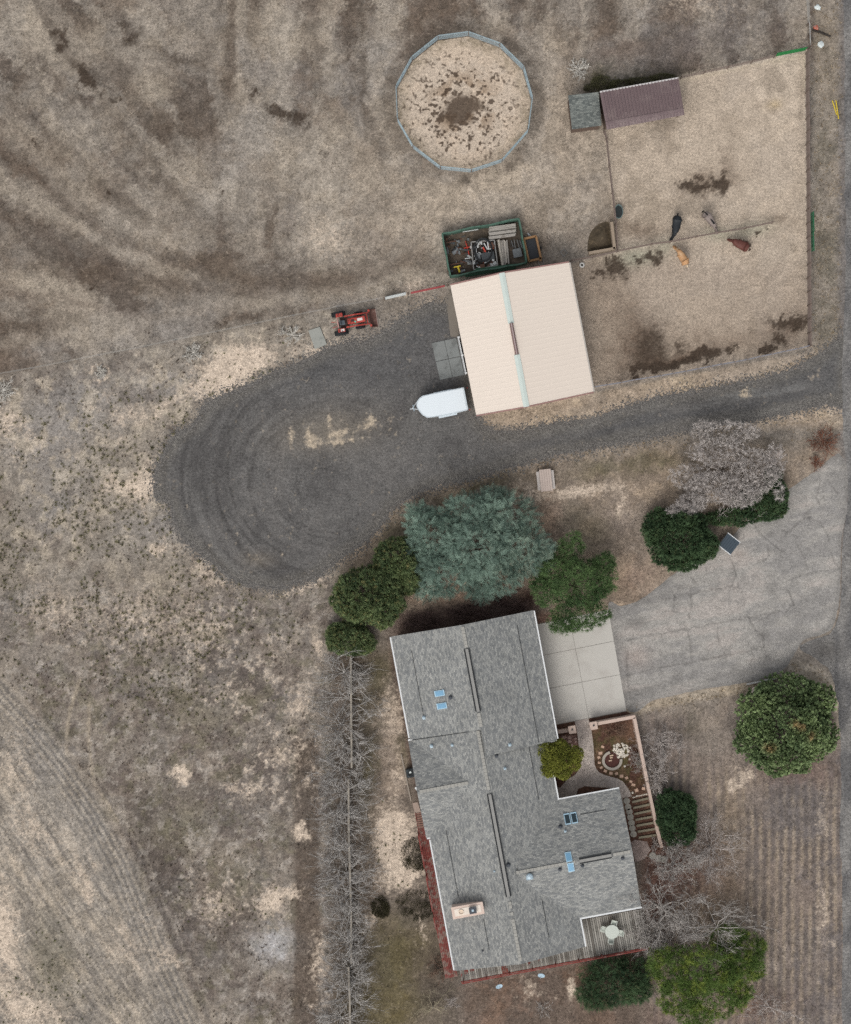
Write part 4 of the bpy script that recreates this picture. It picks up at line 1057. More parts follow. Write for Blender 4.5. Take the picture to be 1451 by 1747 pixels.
def ribbed(name, a, b_, c_, d, pitch, rib, m, parent):
    """ribbed sheet: a->b is the eave, d->c the ridge; ribs run from eave to ridge"""
    L = (Vector(b_) - Vector(a)).length; n = max(2, int(L / pitch))
    vv = []; ff = []
    prof = []
    for i in range(n):
        t0 = i / n; dt = 1.0 / n
        prof += [(t0, 0), (t0 + dt * .62, 0), (t0 + dt * .72, rib), (t0 + dt * .88, rib), (t0 + dt * .98, 0)]
    prof.append((1.0, 0))
    a, b_, c_, d = [Vector(q) for q in (a, b_, c_, d)]
    for t, h in prof:
        vv += [a.lerp(b_, t) + Vector((0, 0, h)), d.lerp(c_, t) + Vector((0, 0, h))]
    for i in range(len(prof) - 1): ff.append((2 * i, 2 * i + 2, 2 * i + 3, 2 * i + 1))
    k = len(vv)
    for t in (a, b_, c_, d): vv.append(t - Vector((0, 0, .06)))
    ff += [(k, k + 3, k + 2, k + 1), (0, 1, k + 3, k), (2 * len(prof) - 2, k + 1, k + 2, 2 * len(prof) - 1)]
    mbx = MB(); mbx.add(vv, ff)
    return mbx.build(name, m, parent)


RN = Vector((bw['rn'].x, bw['rn'].y, zr)); RS = Vector((bw['rs'].x, bw['rs'].y, zr))
ribbed('roof_sheet', bw['nw'], bw['sw'], RS, RN, .46, .005, ROOFM, barn)
ribbed('roof_sheet', bw['ne'], bw['se'], RS, RN, .46, .005, ROOFM, barn)
BROT = math.atan2(bx_.y, bx_.x)
inn = [bw['nw'] + (bx_ + by_) * .3, bw['ne'] + (-bx_ + by_) * .3, bw['se'] + (-bx_ - by_) * .3, bw['sw'] + (bx_ - by_) * .3]
BWALL = mat('tan barn siding', C(196, 182, 168), .6, .06)
mb = MB(); mb.prism([tuple(q[:2]) for q in inn], 0, BZ - .12); mb.build('wall', BWALL, barn)
BTRIM = mat('dusty red barn trim', C(158, 122, 116), .6, .12)
for a, b_ in (('nw', 'rn'), ('ne', 'rn'), ('sw', 'rs'), ('se', 'rs')):
    o_ = -by_ * .07 if a[0] == 'n' else by_ * .07
    A = bw[a] + o_ + Vector((0, 0, .04)); B = (RN if b_ == 'rn' else RS) + o_ + Vector((0, 0, .04))
    bar(MB(), A, B, .11, .2).build('rake_trim', BTRIM, barn)
MINT = mat('pale mint fibreglass', C(206, 217, 210), .4, .06, 2.0)
VENTM = mat('brown ridge vent metal', C(128, 104, 100), .5, .15, 3.0)
for t0, t1 in ((-.005, .375), (.612, 1.005)):
    for side in (-1, 1):
        A, B = RN.lerp(RS, t0), RN.lerp(RS, t1)
        dz = -.27 * (1.0 / ((bw['ne'] - RN).xy.length if side > 0 else (bw['nw'] - RN).xy.length))
        o1 = bx_ * side * .27 + Vector((0, 0, dz))
        up = Vector((0, 0, .06))
        mbx = MB(); mbx.add([A + up, B + up, B + o1 + up, A + o1 + up, A + o1 + up - Vector((0, 0, .03)), B + o1 + up - Vector((0, 0, .03))], [(0, 1, 2, 3), (3, 2, 5, 4)])
        mbx.build('ridge_skylight', MINT, barn)
A, B = RN.lerp(RS, .376), RN.lerp(RS, .611)
mbx = MB(); mbx.tube([A + Vector((0, 0, .1)), B + Vector((0, 0, .1))], .17, 8); rv = mbx.build('ridge_ventilator', VENTM, barn)
mbx = MB(); bar(mbx, A + Vector((0, 0, .30)), B + Vector((0, 0, .30)), .08, .05); mbx.build('vent_cap', mat('pale vent rib', C(176, 160, 158), .5, .1), rv)
A, B = bw['ne'] + bx_ * .06, bw['se'] + bx_ * .06
bar(MB(), A - Vector((0, 0, .02)), B - Vector((0, 0, .02)), .12, .12).build('gutter', mat('grey gutter', C(186, 180, 172), .5, .1), barn)
# west door and apron
# (door leaf stands open beside the wall)
A, B = W(781, 580, 0), W(793.5, 640, 0)
mbx = MB(); bar(mbx, A + Vector((0, 0, 2.6)), B + Vector((0, 0, 2.6)), .07, 2.5); sd = mbx.build('sliding_door', WHITE_TRIM, barn)
for t in (0, .5, 1):
    q = A.lerp(B, t); mbx = MB(); mbx.box(q + Vector((0, 0, 2.62)), (.22, .14, .1), BROT); mbx.build('door_hanger', WHITE_TRIM, sd)

# ---- run-in shed with brown ribbed roof
shed = thing('run_in_shed', 'open horse shelter with brown ribbed metal roof in the paddock', 'shed', W(1095, 178, 0))
sq = [W(1023, 157, 2.9), W(1157, 133, 2.9), W(1166, 187, 3.15), W(1033, 211, 3.15), W(1167.5, 196, 2.95), W(1035, 221, 2.95)]
BROWN = mat('mauve brown metal roof', C(122, 105, 106), .45, .08, 1.5, second=C(134, 118, 117), spec=.4)
ribbed('roof_sheet', sq[0], sq[1], sq[2], sq[3], .30, .11, BROWN, shed)
ribbed('roof_sheet', sq[5], sq[4], sq[2] - Vector((0, 0, .02)), sq[3] - Vector((0, 0, .02)), .30, .11, BROWN, shed)
mbx = MB(); bar(mbx, sq[3] + Vector((0, 0, .05)), sq[2] + Vector((0, 0, .05)), .3, .05); mbx.build('ridge_cap', BROWN, shed)
mbx = MB(); bar(mbx, sq[0] + Vector((0, 0, .055)), sq[1] + Vector((0, 0, .055)), .14, .03); mbx.build('eave_edge', mat('bare bright metal edge', C(206, 202, 200), .5, .3, 8.0), shed)
mbx = MB()
PLK = mat('dark shed boards', C(104, 88, 78), .9, .25)
e0, e1, e2, e3 = [Vector((q.x, q.y, 0)) for q in sq[:4]]
cc = (e0 + e1 + e2 + e3) / 4
e0, e1, e2, e3 = [cc + (q - cc) * .95 for q in (e0, e1, e2, e3)]
for a, b_ in ((e0, e1), (e0, e3), (e1, e2)):
    mw = MB(); bar(mw, a + Vector((0, 0, 2.75)), b_ + Vector((0, 0, 2.75)), .08, 2.7); mw.build('wall', PLK, shed)
for t in (0, .33, .66, 1):
    q = e3.lerp(e2, t); MB().box(q + Vector((0, 0, 1.45)), (.14, .14, 2.9), .2).build('post', PLK, shed)
# ---- small shingled shed beside it
ts = thing('tack_shed', 'small square shed with old green grey shingle roof', 'shed', W(998, 188, 0))
tq = [W(969, 162.5, 2.5), W(1020.5, 157, 2.5), W(1026, 214, 2.3), W(975.5, 220.5, 2.3)]
slope('roof_slope', [tq[3], tq[2], tq[1], tq[0]], .12, SHINGLE_OLD, ts, 'u')
cc = sum(tq, Vector()) / 4
mbx = MB(); mbx.prism([tuple((cc + (q - cc) * .92)[:2]) for q in tq], 0, 2.15); mbx.build('wall', PLK, ts)

# ------------------------------------------------------------------ slabs and paving
CONC = mat('pale drive concrete', C(196, 192, 184), .9, .07, 1.0, second=C(184, 179, 171), thr=(.5, .7))
CONC2 = mat('grey blue old concrete', C(134, 137, 135), .9, .16, 2.0, second=C(112, 114, 112), thr=(.5, .66))
apron = thing('concrete_apron', 'pale concrete parking apron of six slabs before the garage', 'apron', W(990, 1140, 0), kind='structure')
aq = [np.array(q, float) for q in ((911, 1066), (1037.5, 1040), (1068.5, 1213), (946, 1236.5))]


def quad_pt(q, s_, t): return (q[0] * (1 - s_) + q[1] * s_) * (1 - t) + (q[3] * (1 - s_) + q[2] * s_) * t


for s0, s1 in ((0, .475), (.475, 1)):
    for t0, t1 in ((0, .31), (.31, .64), (.64, 1)):
        g = .0019
        pl = [tuple(P(*quad_pt(aq, a, b))) for a, b in ((s0 + g, t0 + g), (s1 - g, t0 + g), (s1 - g, t1 - g), (s0 + g, t1 - g))]
        MB().prism(pl, .0, .024 + rnd.uniform(0, .004)).build('slab', CONC, apron)
MB().prism([tuple(P(*q)) for q in aq], .0, .012).build('joint_bed', mat('dark joint', C(118, 113, 106), .9, .1), apron)
pad = thing('barn_pad', 'four stained grey concrete slabs before the barn door', 'concrete pad', W(762, 612, 0))
bqd = [np.array(q, float) for q in ((735.5, 585), (778, 576), (792, 640), (750, 649))]
for s0, s1 in ((0, .52), (.52, 1)):
    for t0, t1 in ((0, .5), (.5, 1)):
        pl = [tuple(P(*quad_pt(bqd, a, b))) for a, b in ((s0 + .008, t0 + .008), (s1 - .008, t0 + .008), (s1 - .008, t1 - .008), (s0 + .008, t1 - .008))]
        MB().prism(pl, 0, .05 + rnd.uniform(0, .012)).build('slab', CONC2, pad)
mb = MB(); mb.prism([tuple(P(*q)) for q in ((760, 505), (772, 503), (783, 572), (777, 575), (768, 574))], 0, .03)
tag(mb.build('wall_apron', mat('dusty grey apron', C(128, 121, 112), .95, .2, 3.0), None), 'dusty grey concrete strip along the west barn wall', 'apron')
mb = MB(); mb.prism([tuple(P(*q)) for q in ((525.5, 564), (545.5, 557.5), (557.5, 587.5), (537, 596))], 0, .14)
tag(mb.build('concrete_slab', mat('pale grey concrete lid', C(160, 161, 154), .9, .12, 2.5, second=C(140, 142, 136)), None, bevel=.02), 'loose pale grey concrete slab lying behind the red tractor', 'slab')

# ------------------------------------------------------------------ fences
RAIL_GREY = mat('weathered grey brown rail', C(124, 110, 102), .85, .2, 4.0)
RAIL_SILVER = mat('galvanised pipe', C(150, 150, 156), .45, .12, 4.0, metal=.3)
PEN_BLUE = mat('pale blue grey pipe panel', C(156, 174, 180), .45, .1, 4.0, second=C(132, 144, 150))
POSTM = mat('old timber post', C(112, 98, 88), .9, .25, 6.0)
GREEN = mat('green powder coated panel', C(44, 122, 66), .5, .12, 4.0)
GREEN_D = mat('dull green steel panel', C(52, 88, 68), .6, .15, 4.0)
WIRE = mat('fence wire', C(176, 174, 168), .5, .1)


def fence(name, label, pts_px, h, post_step, rails, rail_m, post_m, rail_r=.035, post_r=.055, sag=0.0, ptop=.1, rail_w=None, group=None):
    pts = [W(*p) for p in pts_px]
    f = thing(name, label, 'fence', pts[0], group)
    pm = mesh_only(MB().tube([(0, 0, 0), (0, 0, h + ptop)], [post_r, post_r * .9], 6), 'post', post_m)
    allp = []
    for a, b in zip(pts[:-1], pts[1:]):
        n = max(1, round((b - a).length / post_step))
        allp += [a.lerp(b, i / n) for i in range(n)]
    allp.append(pts[-1])
    allp = [p + Vector((rnd.uniform(-.03, .03), rnd.uniform(-.03, .03), 0)) for p in allp]
    for p in allp: inst(pm, 'post', f, p, rnd.uniform(0, 3))
    for z in rails:
        m1 = MB()
        line = []
        for i, p in enumerate(allp):
            line.append(p + Vector((0, 0, z + rnd.uniform(-.02, .02))))
            if sag and i < len(allp) - 1: line.append(p.lerp(allp[i + 1], .5) + Vector((0, 0, z - sag)))
        m1.tube(line, rail_r, 5); m1.build('rail', rail_m, f)
    return f


fence('paddock_fence', 'grey brown rail fence on the east side of the paddock', [(1374, 92), (1376, 360), (1377.5, 592)], 1.5, 1.25, [.35, .6, .85, 1.1, 1.35, 1.48], RAIL_GREY, POSTM, .065, .085)
fence('paddock_fence', 'silver pipe fence between the paddock and the lane', [(1012, 661), (1125, 642), (1250, 619), (1377, 592)], 1.4, 1.25, [.4, .75, 1.1, 1.38], RAIL_SILVER, RAIL_GREY, .04, .055)
fence('paddock_fence', 'thin dark wire fence north of the paddock, east of the shelter', [(1160, 135), (1240, 118), (1320, 98)], 1.2, 2.2, [.4, .8, 1.15], RAIL_GREY, POSTM, .03, .05)
fence('paddock_fence', 'dark rail fence running down from the shelter past the water tank', [(1029, 226), (1033, 240), (1043, 330), (1049, 385), (1052, 430)], 1.3, 2.4, [.4, .8, 1.25], RAIL_GREY, POSTM, .04, .06)
fence('divider_fence', 'sagging dark rail fence the horses eat along', [(973, 446), (1010, 440), (1052, 430), (1110, 418), (1142, 414), (1186, 405), (1224, 398), (1270, 391), (1316, 381)], 1.2, 2.4, [.45, .85, 1.15], RAIL_GREY, POSTM, .04, .055, sag=.05)
fence('pasture_fence', 'thin pale wire fence with slim posts along the west pasture edge', [(-60, 652), (0, 639), (170, 607), (300, 581), (438, 552), (500, 539), (575, 525), (642, 512), (655, 510)], 1.2, 3.2, [.6, 1.15], WIRE, RAIL_SILVER, .010, .03)
fence('corner_fence', 'double wire fence leaving the paddock corner northward', [(1373, -60), (1374, 0), (1377, 42)], 1.3, 2.4, [.4, .8, 1.25], WIRE, RAIL_SILVER, .022, .045)
WP = mat('peeling white plank', C(178, 176, 172), .85, .3, 6.0, second=C(140, 132, 124))
pf = thing('plank_fence', 'short peeling white plank fence at the paddock corner', 'fence', W(1378, 64))
for k in range(6):
    a, b = W(1375.5 + k * .9, 43 + rnd.uniform(-2, 2)), W(1377 + k * .9, 83 + rnd.uniform(-3, 3))
    z = 1.4 - k * .2
    m1 = MB(); bar(m1, a + Vector((0, 0, z)), b + Vector((0, 0, z)), .05, .14); m1.build('plank', WP, pf)
for t in (0, .5, 1):
    MB().tube([W(1377, 43).lerp(W(1378.5, 84), t), W(1377, 43).lerp(W(1378.5, 84), t) + Vector((0, 0, 1.5))], .07, 6).build('post', POSTM, pf)


def pipe_gate(name, label, p, q, h, m, rails=5, r=.03, cat='gate', z0=.25, lean=(0, 0)):
    g = thing(name, label, cat, p)
    p, q = Vector(p), Vector(q)
    def up(b_, z): return b_ + Vector((lean[0] * z / h, lean[1] * z / h, z))
    m1 = MB(); m1.tube([up(p, z0), up(p, h), up(q, h), up(q, z0), up(p, z0)], r, 6); m1.build('frame', m, g)
    for k in range(1, rails):
        z = z0 + (h - z0) * k / rails
        MB().tube([up(p, z), up(q, z)], r * .8, 5).build('rail', m, g)
    if lean[0]:
        for t in (.25, .5, .75): MB().tube([up(p.lerp(q, t), z0), up(p.lerp(q, t), h)], r * .8, 5).build('upright', m, g)
    return g


pipe_gate('pipe_gate', 'bright green pipe gate at the north-east paddock corner', W(1321, 97), W(1372, 87), 1.4, GREEN, 6, .035)
for k, (y0, y1) in enumerate(((365, 399), (399, 432))):
    pipe_gate('panel_gate', ('upper' if k == 0 else 'lower') + ' of two dark green panel gates on the east paddock fence', W(1379.5, y0 + .5), W(1380.5, y1 - .5), 1.5, mat('mid green panel paint', C(46, 106, 74), .5, .12), 5, .045, cat='gate', z0=.05, lean=(.12, 0))
pipe_gate('pipe_gate', 'faded red pipe gate closing the gap beside the barn', W(700.5, 501.5), W(758, 489.5), 1.3, mat('faded red gate paint', C(160, 78, 80), .5, .12), 5, .03)
pipe_gate('pipe_gate', 'pale grey gate left of the red gate by the gravel', W(657, 510.5), W(692, 502.5), 1.3, mat('pale grey gate paint', C(196, 200, 198), .5, .1), 5, .075)
for x, y in ((655.5, 511), (696, 502), (763, 487.5)):
    tag(MB().tube([W(x, y), W(x, y) + Vector((0, 0, 1.6))], .08, 8).build('gate_post', POSTM, None),
        {655.5: 'stout timber post where the pasture wire meets the pale gate', 696: 'stout timber post between the pale and red gates', 763: 'stout timber post beside the barn corner and red gate'}[x], 'post')

pen = thing('round_pen', 'round pen of pale blue pipe panels standing in the pasture', 'pen', W(791, 178, 0))
for i in range(len(PEN)):
    p, q = W(*PEN[i]), W(*PEN[(i + 1) % len(PEN)])
    d = (q - p).normalized() * .05
    m1 = MB(); a, b = p + d, q - d; h = 1.55
    m1.tube([a + Vector((0, 0, .1)), a + Vector((0, 0, h)), b + Vector((0, 0, h)), b + Vector((0, 0, .1))], .038, 6)
    for z in (.12, .42, .72, 1.02, 1.3): m1.tube([a + Vector((0, 0, z)), b + Vector((0, 0, z))], .022, 5)
    for t in (.33, .66): m1.tube([a.lerp(b, t) + Vector((0, 0, .12)), a.lerp(b, t) + Vector((0, 0, h))], .03, 5)
    o = m1.build('panel', PEN_BLUE, pen)
    MB().tube([p + Vector((0, 0, .2)), p + Vector((0, 0, 1.5))], .06, 6).build('clamp_pin', RAIL_GREY, pen)

# ------------------------------------------------------------------ paddock furniture
m1 = MB(); m1.lathe(W(1054, 362.5), [(.36, 0), (.40, .55), (.42, .58), (.37, .58), (.35, .50)], 24, sy=1.62)
tank = m1.build('stock_tank', [mat('dull green grey tank', C(104, 120, 118), .5, .1)], None)
tag(tank, 'oval dark water tank against the paddock fence', 'water tank')
m1 = MB(); m1.lathe(W(1054, 362.5) + Vector((0, 0, .503)), [(.356, 0), (.356, .012)], 24, sy=1.62); m1.build('water', mat('dark tank water', C(52, 58, 58), .35, .1, 1.0, spec=.15), tank)
m1 = MB(); m1.lathe(W(992, 453), [(.21, 0), (.23, .3), (.24, .32), (.12, .34), (.10, .30), (.10, .1)], 18, mi=0)
bk = m1.build('salt_tub', [mat('white plastic tub', C(214, 212, 206), .5, .08)], None); tag(bk, 'round white tub with a black hole beside the barn corner', 'tub')
m1 = MB(); m1.lathe(W(992, 453) + Vector((0, 0, .24)), [(.11, 0), (.115, .07)], 14); m1.build('opening', mat('black hole', C(22, 22, 22), .9, .1), bk)
# manure bay
bay = thing('manure_bay', 'timber walled bay holding a dark manure heap', 'bay', W(1026, 408))
TIMB = mat('sun bleached timber', C(158, 142, 124), .9, .25, 5.0)
for a, b in (((1041.5, 381), (1046.5, 427)), ((1003, 434), (1047.5, 426))):
    for z in (.3, .62, .94):
        m1 = MB(); bar(m1, W(*a) + Vector((0, 0, z)), W(*b) + Vector((0, 0, z)), .26, .29); m1.build('timber', TIMB, bay)


def heap(name, outline, h, m, parent=None, seed=3, step=2.2):
    o = smooth_line(outline, 3, True)
    x0, y0 = o.min(0); x1, y1 = o.max(0)
    gx, gy = np.meshgrid(np.arange(x0, x1, step), np.arange(y0, y1, step)); gx, gy = gx.ravel(), gy.ravel()
    k = sdf(o, gx, gy) < -1
    pts = np.concatenate([o, np.stack([gx[k], gy[k]], 1)]); n = len(o)
    r = delaunay_2d_cdt([Vector(p) for p in pts], [(i, (i + 1) % n) for i in range(n)], [], 1, 1e-4)
    vv = np.array([(v.x, v.y) for v in r[0]]); d = -sdf(o, vv[:, 0], vv[:, 1])
    z = h * sm(0, max(4, d.max()), d) * (.6 + .8 * fbm(vv[:, 0], vv[:, 1], 9, 3, seed))
    V = np.stack([(vv[:, 0] - 725.5) * S, (873.5 - vv[:, 1]) * S, z], 1)
    F = np.array([f for f in r[2]], np.int32)
    a, b, c = V[F[0]]
    if np.cross(b - a, c - a)[2] < 0: F = F[:, ::-1]
    return np_obj(name, V, F, m, parent, loc=(V[:, 0].mean(), V[:, 1].mean(), 0))


MANURE = mat('dark manure', C(82, 72, 58), .95, .4, 7.0, second=C(112, 98, 78))
heap('manure_heap', [(1040, 382), (1026, 380), (1012, 390), (1004, 404), (1002, 424), (1006, 430), (1044, 424)], .55, MANURE, bay)


# ------------------------------------------------------------------ horses
def horse(label, pts_px, coat, mane, width=1.0, stripe=None, turn=0.0):
    """pts_px: rump, shoulder, nose as seen from above; built by skinning a skeleton, head down"""
    R, Sh, No = [np.array(W(*p)[:2]) for p in pts_px]
    base = Vector(((R[0] + Sh[0]) / 2, (R[1] + Sh[1]) / 2, 0))
    root = thing('horse', label, 'horse', base)
    d = Sh - R; L = np.hypot(*d); d = d / L; s_ = np.array([-d[1], d[0]])

    def at(t, side, z): q = R + d * L * t + s_ * side; return Vector((q[0], q[1], z)) - base
    nb = Vector((No[0], No[1], .12)) - base
    vs_ = []; es = []; rs = []

    def v(p, rx, ry=None):
        vs_.append(p); rs.append((rx, ry or rx)); return len(vs_) - 1
    w = width
    r0 = v(at(.04, 0, 1.17), .20 * w, .22); r1 = v(at(.20, 0, 1.20), .30 * w, .30); r2 = v(at(.5, 0, 1.10), .31 * w, .33); r3 = v(at(.8, 0, 1.14), .27 * w, .33); r4 = v(at(1.0, 0, 1.15), .20 * w, .28)
    sh = at(1.0, 0, 1.1)
    n1 = v(sh.lerp(nb, .35) + Vector((0, 0, .12)), .13, .19); n2 = v(sh.lerp(nb, .62) + Vector((0, 0, .02)), .105, .14); n3 = v(sh.lerp(nb, .76) + Vector((0, 0, -.02)), .125, .14)
    n4 = v(sh.lerp(nb, .9) + Vector((0, 0, .05)), .095, .10); n5 = v(nb + Vector((0, 0, .04)), .08, .07)
    es += [(r0, r1), (r1, r2), (r2, r3), (r3, r4), (r4, n1), (n1, n2), (n2, n3), (n3, n4), (n4, n5)]
    for sd in (-1, 1):
        k = rnd.uniform(-.05, .05)
        a = v(at(.16 + k, sd * .17 * w, .86), .16, .18); b = v(at(.20 + k, sd * .18, .62), .085); c = v(at(.08 + k, sd * .17, .46), .055); e_ = v(at(.10 + k, sd * .17, .10), .042); g = v(at(.12 + k, sd * .17, .0), .06)
        es += [(r1, a), (a, b), (b, c), (c, e_), (e_, g)]
        a = v(at(.9 - k, sd * .15 * w, .84), .12, .14); b = v(at(.9 - k, sd * .15, .46), .058); e_ = v(at(.9 - k, sd * .15, .12), .042); g = v(at(.92 - k, sd * .15, .0), .058)
        es += [(r3, a), (a, b), (b, e_), (e_, g)]
        # ears
        hd_ = (nb - sh).normalized(); sd3 = Vector((-hd_.y, hd_.x, 0)).normalized() * sd
        ea = v(vs_[n3] + sd3 * .09 + Vector((0, 0, .11)) - hd_ * .04, .035); eb = v(vs_[n3] + sd3 * .15 + Vector((0, 0, .2)) - hd_ * .08, .012)
        es += [(n3, ea), (ea, eb)]
    me = bpy.data.meshes.new('horse_body'); me.from_pydata([tuple(p) for p in vs_], es, [])
    o = bpy.data.objects.new('body', me); link(o)
    sk = o.modifiers.new('skin', 'SKIN'); sk.use_smooth_shade = True
    for i, (a, b) in enumerate(rs): me.skin_vertices[0].data[i].radius = (a * 1.3, b * 1.25); me.skin_vertices[0].data[i].use_root = (i == r2)
    ss = o.modifiers.new('sub', 'SUBSURF'); ss.levels = 2; ss.render_levels = 2
    dg = bpy.context.evaluated_depsgraph_get()
    me2 = bpy.data.meshes.new_from_object(o.evaluated_get(dg)); bpy.data.objects.remove(o)
    me2.materials.clear(); me2.materials.append(coat)
    me2.polygons.foreach_set('use_smooth', [True] * len(me2.polygons))
    b_ = bpy.data.objects.new('body', me2); link(b_, root); WL[b_.name] = base
    # tail and mane
    t0 = at(-.02, 0, 1.28) + base; m1 = MB(); m1.tube([t0, t0 - Vector((d[0], d[1], 0)) * .13 + Vector((0, 0, -.12)), at(-.12, .02, .7) + base, at(-.10, .03, .38) + base], [.05, .075, .085, .02], 7); m1.build('tail', mane, root, smooth=True)
    m1 = MB(); pts = [at(1.0, .02, 1.42) + base, vs_[n1] + base + Vector((0, 0, .23)), vs_[n2] + base + Vector((0, 0, .18)), vs_[n3] + base + Vector((0, 0, .16))]
    m1.tube(pts, [.05, .09, .08, .05], 6); m1.build('mane', mane, root, smooth=True)
    if stripe is not None:
        m1 = MB(); m1.tube([at(t, 0, z) + base for t, z in ((.0, 1.40), (.2, 1.54), (.5, 1.47), (.8, 1.51), (1.0, 1.46))], [.04, .07, .07, .08, .09], 6); m1.build('dorsal_stripe', stripe, root, smooth=True)
    return root


BLK = mat('black horse hair', C(38, 42, 46), .55, .2, 4.0); BLK2 = mat('black mane', C(26, 26, 28), .7, .2)
GRY = mat('grey dun coat', C(140, 128, 122), .7, .15, 4.0, second=C(108, 98, 94)); PAL = mat('golden dun coat', C(196, 152, 110), .7, .12, 4.0, second=C(206, 172, 136)); PAL2 = mat('pale mane', C(222, 202, 172), .7, .1)
BAY = mat('chestnut coat', C(102, 62, 54), .6, .15, 4.0); BAY2 = mat('dark chestnut mane', C(64, 42, 38), .7, .15)
horse('black horse with its head down at the divider fence', [(1153, 371), (1149, 399), (1141.5, 413.5)], BLK, BLK2, 1.1)
horse('grey dun horse with a dark stripe down its back', [(1198, 366), (1214, 386), (1223, 400)], GRY, BLK2, .9, BLK2)
horse('golden tan horse eating opposite the black horse', [(1168, 454), (1156, 433), (1147.5, 420)], PAL, PAL2, .95)
horse('reddish brown chestnut horse south of the divider fence', [(1273, 427), (1250, 415.5), (1240, 409)], BAY, BAY2, 1.15)

# ------------------------------------------------------------------ the white trailer
tr = thing('box_trailer', 'white enclosed trailer with pointed nose parked beside the barn', 'trailer', W(752, 686, 0))
TW = mat('white trailer skin', C(232, 240, 244), .4, .03, 1.0, spec=.5); TW2 = mat('pale trailer edge', C(204, 214, 220), .45, .08)
zt = 2.2
top = [W(x, y, zt) for x, y in ((790.3, 661.3), (797.8, 698.5), (776, 704), (739, 710.5), (728.5, 711.6), (720.5, 707), (714.5, 700), (710.5, 692.5), (711.5, 685.5), (715, 680), (720.5, 675.8), (735, 672.3))]
c_ = sum(top, Vector()) / len(top)
m1 = MB(); m1.prism([tuple(q[:2]) for q in top], .45, zt - .05); m1.build('body', TW, tr, bevel=.04)
ins = [c_ + (q - c_) * .965 for q in top]
m1 = MB(); m1.prism([tuple(q[:2]) for q in ins], zt - .06, zt + .01); rf = m1.build('roof', TW, tr)
for a, b in zip(top, top[1:] + top[:1]):
    bar(MB(), a + Vector((0, 0, -.03)), b + Vector((0, 0, -.03)), .07, .08).build('edge_trim', TW2, tr)
ex = (top[0] - top[10]).normalized(); ey = Vector((-ex.y, ex.x, 0))
tip = W(699, 698, .5)
m1 = MB()
for s_ in (-1, 1): m1.tube([top[7].lerp(top[8], .5) + ey * s_ * .5 + Vector((0, 0, -1.75)) + ex * .3, tip + ex * .2], .05, 6)
m1.tube([tip, tip + ex * .35], .06, 6); m1.build('tongue', mat('pale tongue steel', C(190, 194, 196), .5, .15), tr)
m1 = MB(); m1.tube([tip + ex * .35 + Vector((0, 0, -.45)), tip + ex * .35 + Vector((0, 0, .4))], .04, 6); m1.tube([tip + ex * .35 - ey * .3 + Vector((0, 0, .36)), tip + ex * .35 + ey * .3 + Vector((0, 0, .36))], .035, 6); m1.build('jack', PIPE_PALE, tr)
mid = (top[0] + top[1]) / 2 - ex * 1.9
TYRE = mat('black rubber tyre', C(44, 46, 48), .9, .15); RIM = mat('grey wheel rim', C(170, 172, 174), .4, .1, metal=.4)


def wheel(c, r, w, rz, parent, rim_m, lugs=0):
    m1 = MB(); m1.lathe(c - Matrix.Rotation(rz, 3, 'Z') @ Vector((0, w / 2, 0)), [(r * .55, 0), (r * .93, 0), (r, w * .2), (r, w * .8), (r * .93, w), (r * .55, w)], 22, axis='Y', rz=rz)
    if lugs:
        for k in range(lugs):
            t = 2 * math.pi * k / lugs
            for sd in (-1, 1):
                tt = t + (math.pi / lugs if sd > 0 else 0)
                q = Matrix.Rotation(rz, 3, 'Z') @ Vector((math.cos(tt) * r, sd * w * .23, math.sin(tt) * r))
                R3 = Matrix.Rotation(rz, 3, 'Z') @ Matrix.Rotation(-tt, 3, 'Y') @ Matrix.Rotation(sd * .5, 3, 'X')
                hx_, hy_, hz_ = .045, w * .27, .03
                m1.add([c + q + R3 @ Vector((x * hx_, y * hy_, z * hz_)) for z in (-1, 1) for x, y in ((-1, -1), (1, -1), (1, 1), (-1, 1))], [(3, 2, 1, 0), (4, 5, 6, 7), (0, 1, 5, 4), (1, 2, 6, 5), (2, 3, 7, 6), (3, 0, 4, 7)])
    o = m1.build('wheel', TYRE, parent)
    m1 = MB(); m1.lathe(c - Matrix.Rotation(rz, 3, 'Z') @ Vector((0, w * .4, 0)), [(.05, 0), (r * .5, .02), (r * .56, .0), (r * .56, w * .8), (r * .5, w * .78), (.05, w * .8)], 16, axis='Y', rz=rz); m1.build('rim', rim_m, o)
    return o


tz = math.atan2(ex.y, ex.x)
for dx in (-.4, .42):
    for s_ in (-1, 1):
        c0 = mid + ex * dx + ey * s_ * 1.0; c0.z = .36; wheel(c0, .36, .22, tz, tr, RIM)
for s_ in (-1, 1):
    m1 = MB(); q = mid + ey * s_ * 1.08; m1.box((q.x, q.y, .78), (1.75, .3, .06), tz); m1.build('fender', TW2, tr)
for x, y in ((796.5, 662), (801, 699)):
    q = W(x, y, .5); m1 = MB(); m1.box(q, (.12, .1, .5), tz); m1.build('tail_light', mat('red lamp', C(150, 60, 54), .4, .1), tr)

# ------------------------------------------------------------------ the tractor
tc = W(603, 549, 0); tra = thing('tractor', 'red farm tractor with front loader bucket parked by the pasture wire', 'tractor', tc)
TR = mat('faded red tractor paint', C(178, 74, 64), .5, .15, 5.0, second=C(150, 62, 54)); TD = mat('dark greasy steel', C(66, 52, 48), .7, .25); RUST = mat('rusty brown bucket', C(112, 82, 74), .8, .3, 5.0, second=C(134, 108, 98))
tx = (W(645, 541, 0) - W(567, 555, 0)).normalized(); ty = Vector((-tx.y, tx.x, 0)); ta = math.atan2(tx.y, tx.x)


def T(x, y, z): return tc + tx * x + ty * y + Vector((0, 0, z))


